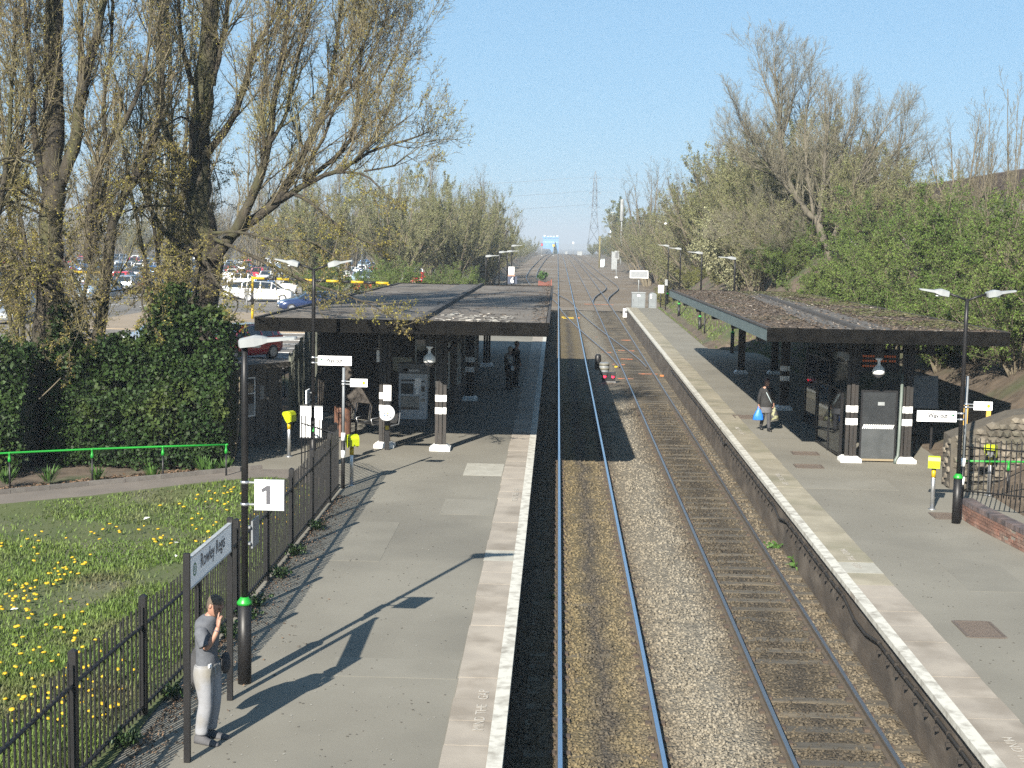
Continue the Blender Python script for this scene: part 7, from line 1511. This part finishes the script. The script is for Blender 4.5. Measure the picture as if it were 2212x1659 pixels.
# signals and lineside kit
def signal(label, x, y, h, col, body=LGREY, head=BLACK):
    t = thing('signal', label, 'railway signal', (x, y, Tf(y)-.3)); MB().tube([(0, 0, 0), (0, 0, h)], .09, 8).build('post', body, t); MB().box(-.3, .3, -.12, .12, h-.35, h+.55).build('head', head, t)
    if col: d_ = MB().lathe((0, 0, 0), [(.001, .02), (.26, .02), (.26, -.02)], 16).build('lamp', col, t, (0, -.15, h+.1)); d_.rotation_euler.x = R(90)
    MB().box(-.25, .25, -.1, .1, 0, .35).build('foot', LGREY, t); return t
signal('red-faced signal on the left siding where the tracks vanish', -5.2, 465, 3.7, emis('red_signal', (.9, .03, .05), .5)); signal('signal showing yellow beside the main track where the tracks vanish', -1.5, 487, 3.5, emis('yellow_signal', (.95, .5, .03), .8), head=YELLOW)
signal('pale signal right of the tracks where they vanish', 6.9, 640, 5.2, None, head=WHITE)
for x, y in ((8.2, 560), (8.8, 540), (4.2, 700)): t = thing('lineside_cabinet', 'tiny white lineside cabinet where the tracks vanish', 'cabinet', (x, y, Tf(y)-.2), group='far white cabinets'); MB().box(-.5, .5, -.4, .4, 0, 1.4).build('case', LGREY, t); MB().box(-.55, .55, -.45, .45, 1.401, 1.5).build('lid', LGREY, t)
t = thing('signal', 'tall grey signal seen from behind right of the tracks', 'railway signal', (9.14, 220, Tf(220)-.3)); MB().tube([(0, 0, 0), (0, 0, 3.2)], .08, 8).build('post', LGREY, t); MB().box(-.35, .35, -.1, .1, 3.0, 4.3).build('back_frame', LGREY, t); MB().box(-.24, .24, -.13, -.101, 3.2, 4.1).build('panel', DGREY, t); MB().box(-.2, .2, -.2, .2, 0, .3).build('foot', WHITE, t)
t = thing('relay_cabinet', 'tall white relay cabinet at the trees right of the tracks', 'cabinet', (10.2, 258, Tf(258)-.1)); MB().box(-.42, .42, -.4, .4, .3, 3.4).build('case', LGREY, t); MB().box(-.46, .46, -.44, .44, 3.401, 3.5).build('lid', LGREY, t); MB().box(-.36, .36, -.425, -.401, .5, 3.2).build('door', LGREY, t)
for x_ in (-.3, .3): MB().box(x_-.06, x_+.06, -.3, .3, 0, .299).build('foot', DGREY, t)
for x, y, rz, lab in ((9.4, 300, .1, 'small blue-white cabinet farther along the right side of the tracks'), (9.0, 292, 0, 'small white box beside the blue-white cabinet')):
    t = thing('lineside_cabinet', lab, 'cabinet', (x, y, Tf(y)-.2), rz); MB().box(-.45, .45, -.4, .4, 0, 1.5).build('case', M('pale_blue_paint', (.5, .58, .65), rough=.5), t); MB().box(-.5, .5, -.45, .45, 1.501, 1.6).build('lid', LGREY, t)
t = thing('wooden_pole', 'mossy wooden pole at the trees right of the tracks', 'pole', (8.4, 285, Tf(285)-.3)); MB().tube([(0, 0, 0), (0, 0, 6.4)], [.2, .15], 8).build('pole', M('mossy_wood', (.17, .15, .05), (.12, .1, .06), 2, .9), t); MB().box(-.35, .35, -.05, .05, 5.6, 5.75).build('cross_bar', STEMM, t)
CAB = M('cabinet_grey', (.52, .56, .58), (.45, .49, .51), 2, .5)
t = thing('equipment_cabinet', 'grey equipment cabinet with a solar panel on a pole at the platform end', 'cabinet', (6.75, 117.4, PZ(115.5)-.1)); MB().box(-.55, .55, -.35, .35, .0, 1.22).build('case', CAB, t); MB().box(-.59, .59, -.4, .4, 1.221, 1.3).build('lid', LGREY, t); MB().box(-.5, -.01, -.375, -.351, .1, 1.15).build('door', CAB, t); MB().box(.01, .5, -.375, -.351, .1, 1.15).build('door', CAB, t); MB().box(-.12, .12, -.385, -.376, .95, 1.1).build('label_plate', WHITE, t); MB().box(-.46, -.42, -.4, -.376, .5, .75).build('handle', DGREY, t)
MB().tube([(0, .1, 1.3), (0, .1, 2.6)], .045, 8).build('pole', LGREY, t); MB().cbox((0, .02, 2.75), (1.5, .05, .68), rx=R(-25)).build('panel_frame', WHITE, t); MB().cbox((0, -.012, 2.765), (1.38, .02, .58), rx=R(-25)).build('solar_cells', M('solar_cells', (.32, .34, .37), (.42, .43, .45), 8, .3), t)
t = thing('equipment_cabinet', 'narrow grey round-topped cabinet beside the solar panel cabinet', 'cabinet', (7.95, 117.9, PZ(115.5)-.1)); MB().prism([(-.32, 0), (.32, 0), (.32, 1.1), (.22, 1.22), (0, 1.28), (-.22, 1.22), (-.32, 1.1)], -.3, .3, 'y').build('case', CAB, t); MB().box(-.25, .25, -.325, -.301, .1, 1.05).build('door', CAB, t)
for z_ in (.8, 1.0): MB().box(-.2, -.08, -.34, -.326, z_, z_+.12).build('vent', WHITE, t)
t = thing('marker_box', 'small white marker box at the track edge before the platform end', 'marker', (5.9, 121, Tf(121)-.2)); MB().box(-.22, .22, -.15, .15, 0, .75).build('case', WHITE, t); MB().box(-.1, .1, -.16, -.151, .35, .6).build('plate', DGREY, t)
def post_sign(label, x, y, h, w_, hh, matp=SIGNW):
    t = thing('post_sign', label, 'sign', (x, y, PZ(min(y, 115)))); MB().tube([(0, 0, -.1), (0, 0, h)], .045, 8).build('post', BLACK, t); MB().box(-w_/2, w_/2, -.07, -.046, h-hh, h+.02).build('plate', matp, t); return t
post_sign('white and red warning sign on a black post near the platform end', 8.45, 115.5, 1.85, .46, .62); t = post_sign('thin black post with a small pale plate near the platform end', 8.55, 111.5, 2.45, .22, .45, LGREY)
t = thing('post', 'bare thin black post on the bank below the right canopy end', 'post', (8.9, 85.1, PZ(85))); MB().tube([(0, 0, -.1), (0, 0, 1.6)], .045, 8).build('post', BLACK, t); MB().lathe((0, 0, 0), [(.055, 1.6), (.02, 1.66)], 8).build('cap', BLACK, t)
t = thing('ground_signal', 'black ground signal with two lit red lamps between the tracks', 'ground signal', (2.66, 69.7, Tf(69.7)-.16)); REDL = emis('red_lamp', (1, .02, .05), 2.2)
MB().box(-.35, .35, 0, .15, 0, .12).build('base', DGREY, t); MB().box(-.33, .33, .0, .2, .121, .55).build('housing', BLACK, t)
for x_ in (-.2, .2): d_ = MB().lathe((0, 0, 0), [(.001, .0), (.07, .0), (.07, -.04)], 14).build('red_lamp', REDL, t, (x_, -.035, .35)); d_.rotation_euler.x = R(90); h_ = MB(); h_.tube([(x_, 0, .46), (x_, -.12, .47)], .1, 8); h_.build('hood', BLACK, t)
t = thing('track_machine', 'pale banded drum of a point motor behind the red ground signal', 'point motor', (2.55, 73.4, Tf(73.4)-.16)); MB().lathe((0, 0, 0), [(.24, 0), (.26, .05), (.26, .62), (.22, .68)], 16).build('drum', GREYP, t)
for z_ in (.08, .3, .52): MB().lathe((0, 0, 0), [(.268, z_), (.268, z_+.12)], 16).build('pale_band', M('pale_band_cream', (.5, .48, .4), rough=.6), t)
t = thing('track_lubricator', 'dark upright canister just behind the point motor drum', 'canister', (2.3, 76.2, Tf(76.2)-.16)); MB().lathe((0, 0, 0), [(.17, 0), (.17, .75), (.1, .85)], 12).build('body', BLACK, t); MB().box(-.25, .25, -.2, .2, -.05, .02).build('base', DGREY, t)
for i, (x, y) in enumerate(((3.35, 77.6), (5.55, 73.5), (.55, 118), (1.85, 117.5))): tag(MB().box(-.1, .1, -.07, .07, 0, .09).build('point_clamp', YELLOW if i % 2 == 0 else M('dull_orange', (.3, .11, .03), rough=.7), None, (x, y, Tf(y)-.16)), ('yellow painted fitting on the crossover rail near the red ground signal', 'orange fitting on the crossover rail below the right platform', 'yellow fitting beside the left rail at the far crossover', 'orange fitting by the right rail at the far crossover')[i], 'track fitting')
t = thing('barrier', 'orange-red mesh barrier at the end of the left platform', 'barrier', (-1.5, 179, Tf(179)-.2)); MB().box(-.85, -.8, -.03, .03, 0, .8).build('post', M('barrier_orange', (.2, .05, .03), rough=.7), t); MB().box(.75, .83, -.03, .03, 0, 1.0).build('post', MATS['barrier_orange'], t)
for k in range(7): MB().tube([(-.8, 0, .78-k*.10), (0, 0, .55-k*.08), (.75, 0, .85-k*.11)], .03, 5).build('mesh_strand', M('barrier_orange', (.5, .10, .05), rough=.7), t)
t = thing('number_sign', 'dark plate with a white number 6 beyond the left canopy', 'sign', (-3.62, 115, PZ(115))); MB().tube([(0, .03, 0), (0, .03, 2.2)], .04, 8).build('post', BLACK, t); MB().box(-.38, .38, -.02, .0, 1.75, 2.35).build('plate', M('navy_plate', (.03, .04, .07), rough=.5), t); text('6', .62, SIGNW, t, (-.17, -.025, 1.83), (R(90), 0, 0), 'digit', .002, .01)
t = thing('stop_sign', 'white and brown plates on the farthest lamp post beyond the left canopy', 'sign', (-3.9, 120.8, PZ(121))); MB().box(-.24, .24, -.02, .0, 2.3, 2.95).build('white_plate', SIGNW, t); text('3', .5, INK, t, (-.13, -.025, 2.42), (R(90), 0, 0), 'digit', .002, .008); MB().box(-.3, .3, -.02, .0, 1.65, 2.28).build('brown_plate', M('brown_plate', (.3, .17, .12), rough=.6), t); d_ = MB().lathe((0, 0, 0), [(.14, 0), (.2, 0)], 16).build('ring', SIGNW, t, (0, -.022, 1.97)); d_.rotation_euler.x = R(90)
t = thing('gull', 'white gull flying before the thicket right of the platform end', 'bird', (9.6, 128, 9.8)); t2 = MB(); t2.ball((0, 0, 0), .13, .3, .12); t2.add([(-.1, .1, .02), (-.1, -.12, .02), (-.75, -.15, .25), (-.7, .0, .26)], [(0, 1, 2, 3)]); t2.add([(.1, .1, .02), (.1, -.12, .02), (.7, -.15, .3), (.65, .0, .31)], [(0, 3, 2, 1)]); stuff(t2.build('body', WHITE, t))

# trodden gum spots, grit and re-laid patches on the platforms
def specks(par, n, x0, x1, y0, y1, mat, name, r0, r1):
    u = rng.uniform(0, 1, n); y = 1/(1/y0+(1/y1-1/y0)*u); x = rng.uniform(x0, x1, n); r = rng.uniform(r0, r1, n); a = np.arange(6)*PI/3
    V = np.stack([x[:, None]+r[:, None]*np.cos(a), y[:, None]+r[:, None]*np.sin(a)*1.2, np.repeat((T(y)+.9565)[:, None], 6, 1)+SLOPE*r[:, None]*np.sin(a)*1.2], -1).reshape(-1, 3)
    return stuff(link(name, np_mesh(name, V, np.arange(n*6).reshape(-1, 6), mat), par))
GUM = M('trodden_gum', (.26, .25, .22), (.2, .19, .165), 8, .9); GRIT = M('dark_grit', (.07, .062, .05), (.1, .09, .075), 8, .9)
specks(platL, 220, -4.6, -1.4, 15, 40, GUM, 'gum_spots', .008, .02); specks(platR, 200, 6.6, 10.2, 18, 60, GUM, 'gum_spots', .008, .02)
specks(platL, 300, -4.9, -1.4, 15, 40, GRIT, 'grit', .006, .02); specks(platR, 300, 6.6, 10.2, 18, 60, GRIT, 'grit', .006, .02)
PAT = M('relaid_tarmac', (.130, .122, .101), (.155, .146, .121), .8, .92, .25, 90, detail=11); PAT2 = M('worn_tarmac', (.146, .137, .113), (.172, .162, .135), .8, .92, .25, 90, detail=11)
for par, x0, x1, y0, y1, m_ in ((platL, -3.3, -1.36, 20.4, 21.3, PAT2), (platL, -4.7, -3.4, 27.5, 31.2, PAT), (platL, -2.6, -1.36, 32.2, 34.0, PAT2), (platR, 6.55, 9.0, 36.6, 38.2, PAT2), (platR, 7.9, 9.1, 26.4, 29.0, PAT), (platR, 6.55, 8.0, 45.0, 48.5, PAT2), (platR, 8.6, 10.0, 19.5, 21.2, PAT)):
    patch(par, 'tarmac_patch', x0, x1, y0, y1, m_, .0035)

# thin spring haze filling the air over the whole place
hz = MB().box(-5200, 5200, -60, 6900, -9, 66).build('haze', M('haze_surface_unused', (1, 1, 1)))
hm = bpy.data.materials.new('haze_air'); hm.use_nodes = True; hn = hm.node_tree.nodes; hn.remove(hn['Principled BSDF'])
vol = hn.new('ShaderNodeVolumePrincipled'); vol.inputs['Color'].default_value = (.86, .93, 1, 1); vol.inputs['Density'].default_value = .0005; vol.inputs['Anisotropy'].default_value = .2
hm.node_tree.links.new(vol.outputs[0], hn['Material Output'].inputs['Volume']); hz.data.materials.clear(); hz.data.materials.append(hm); hz['kind'] = 'stuff'
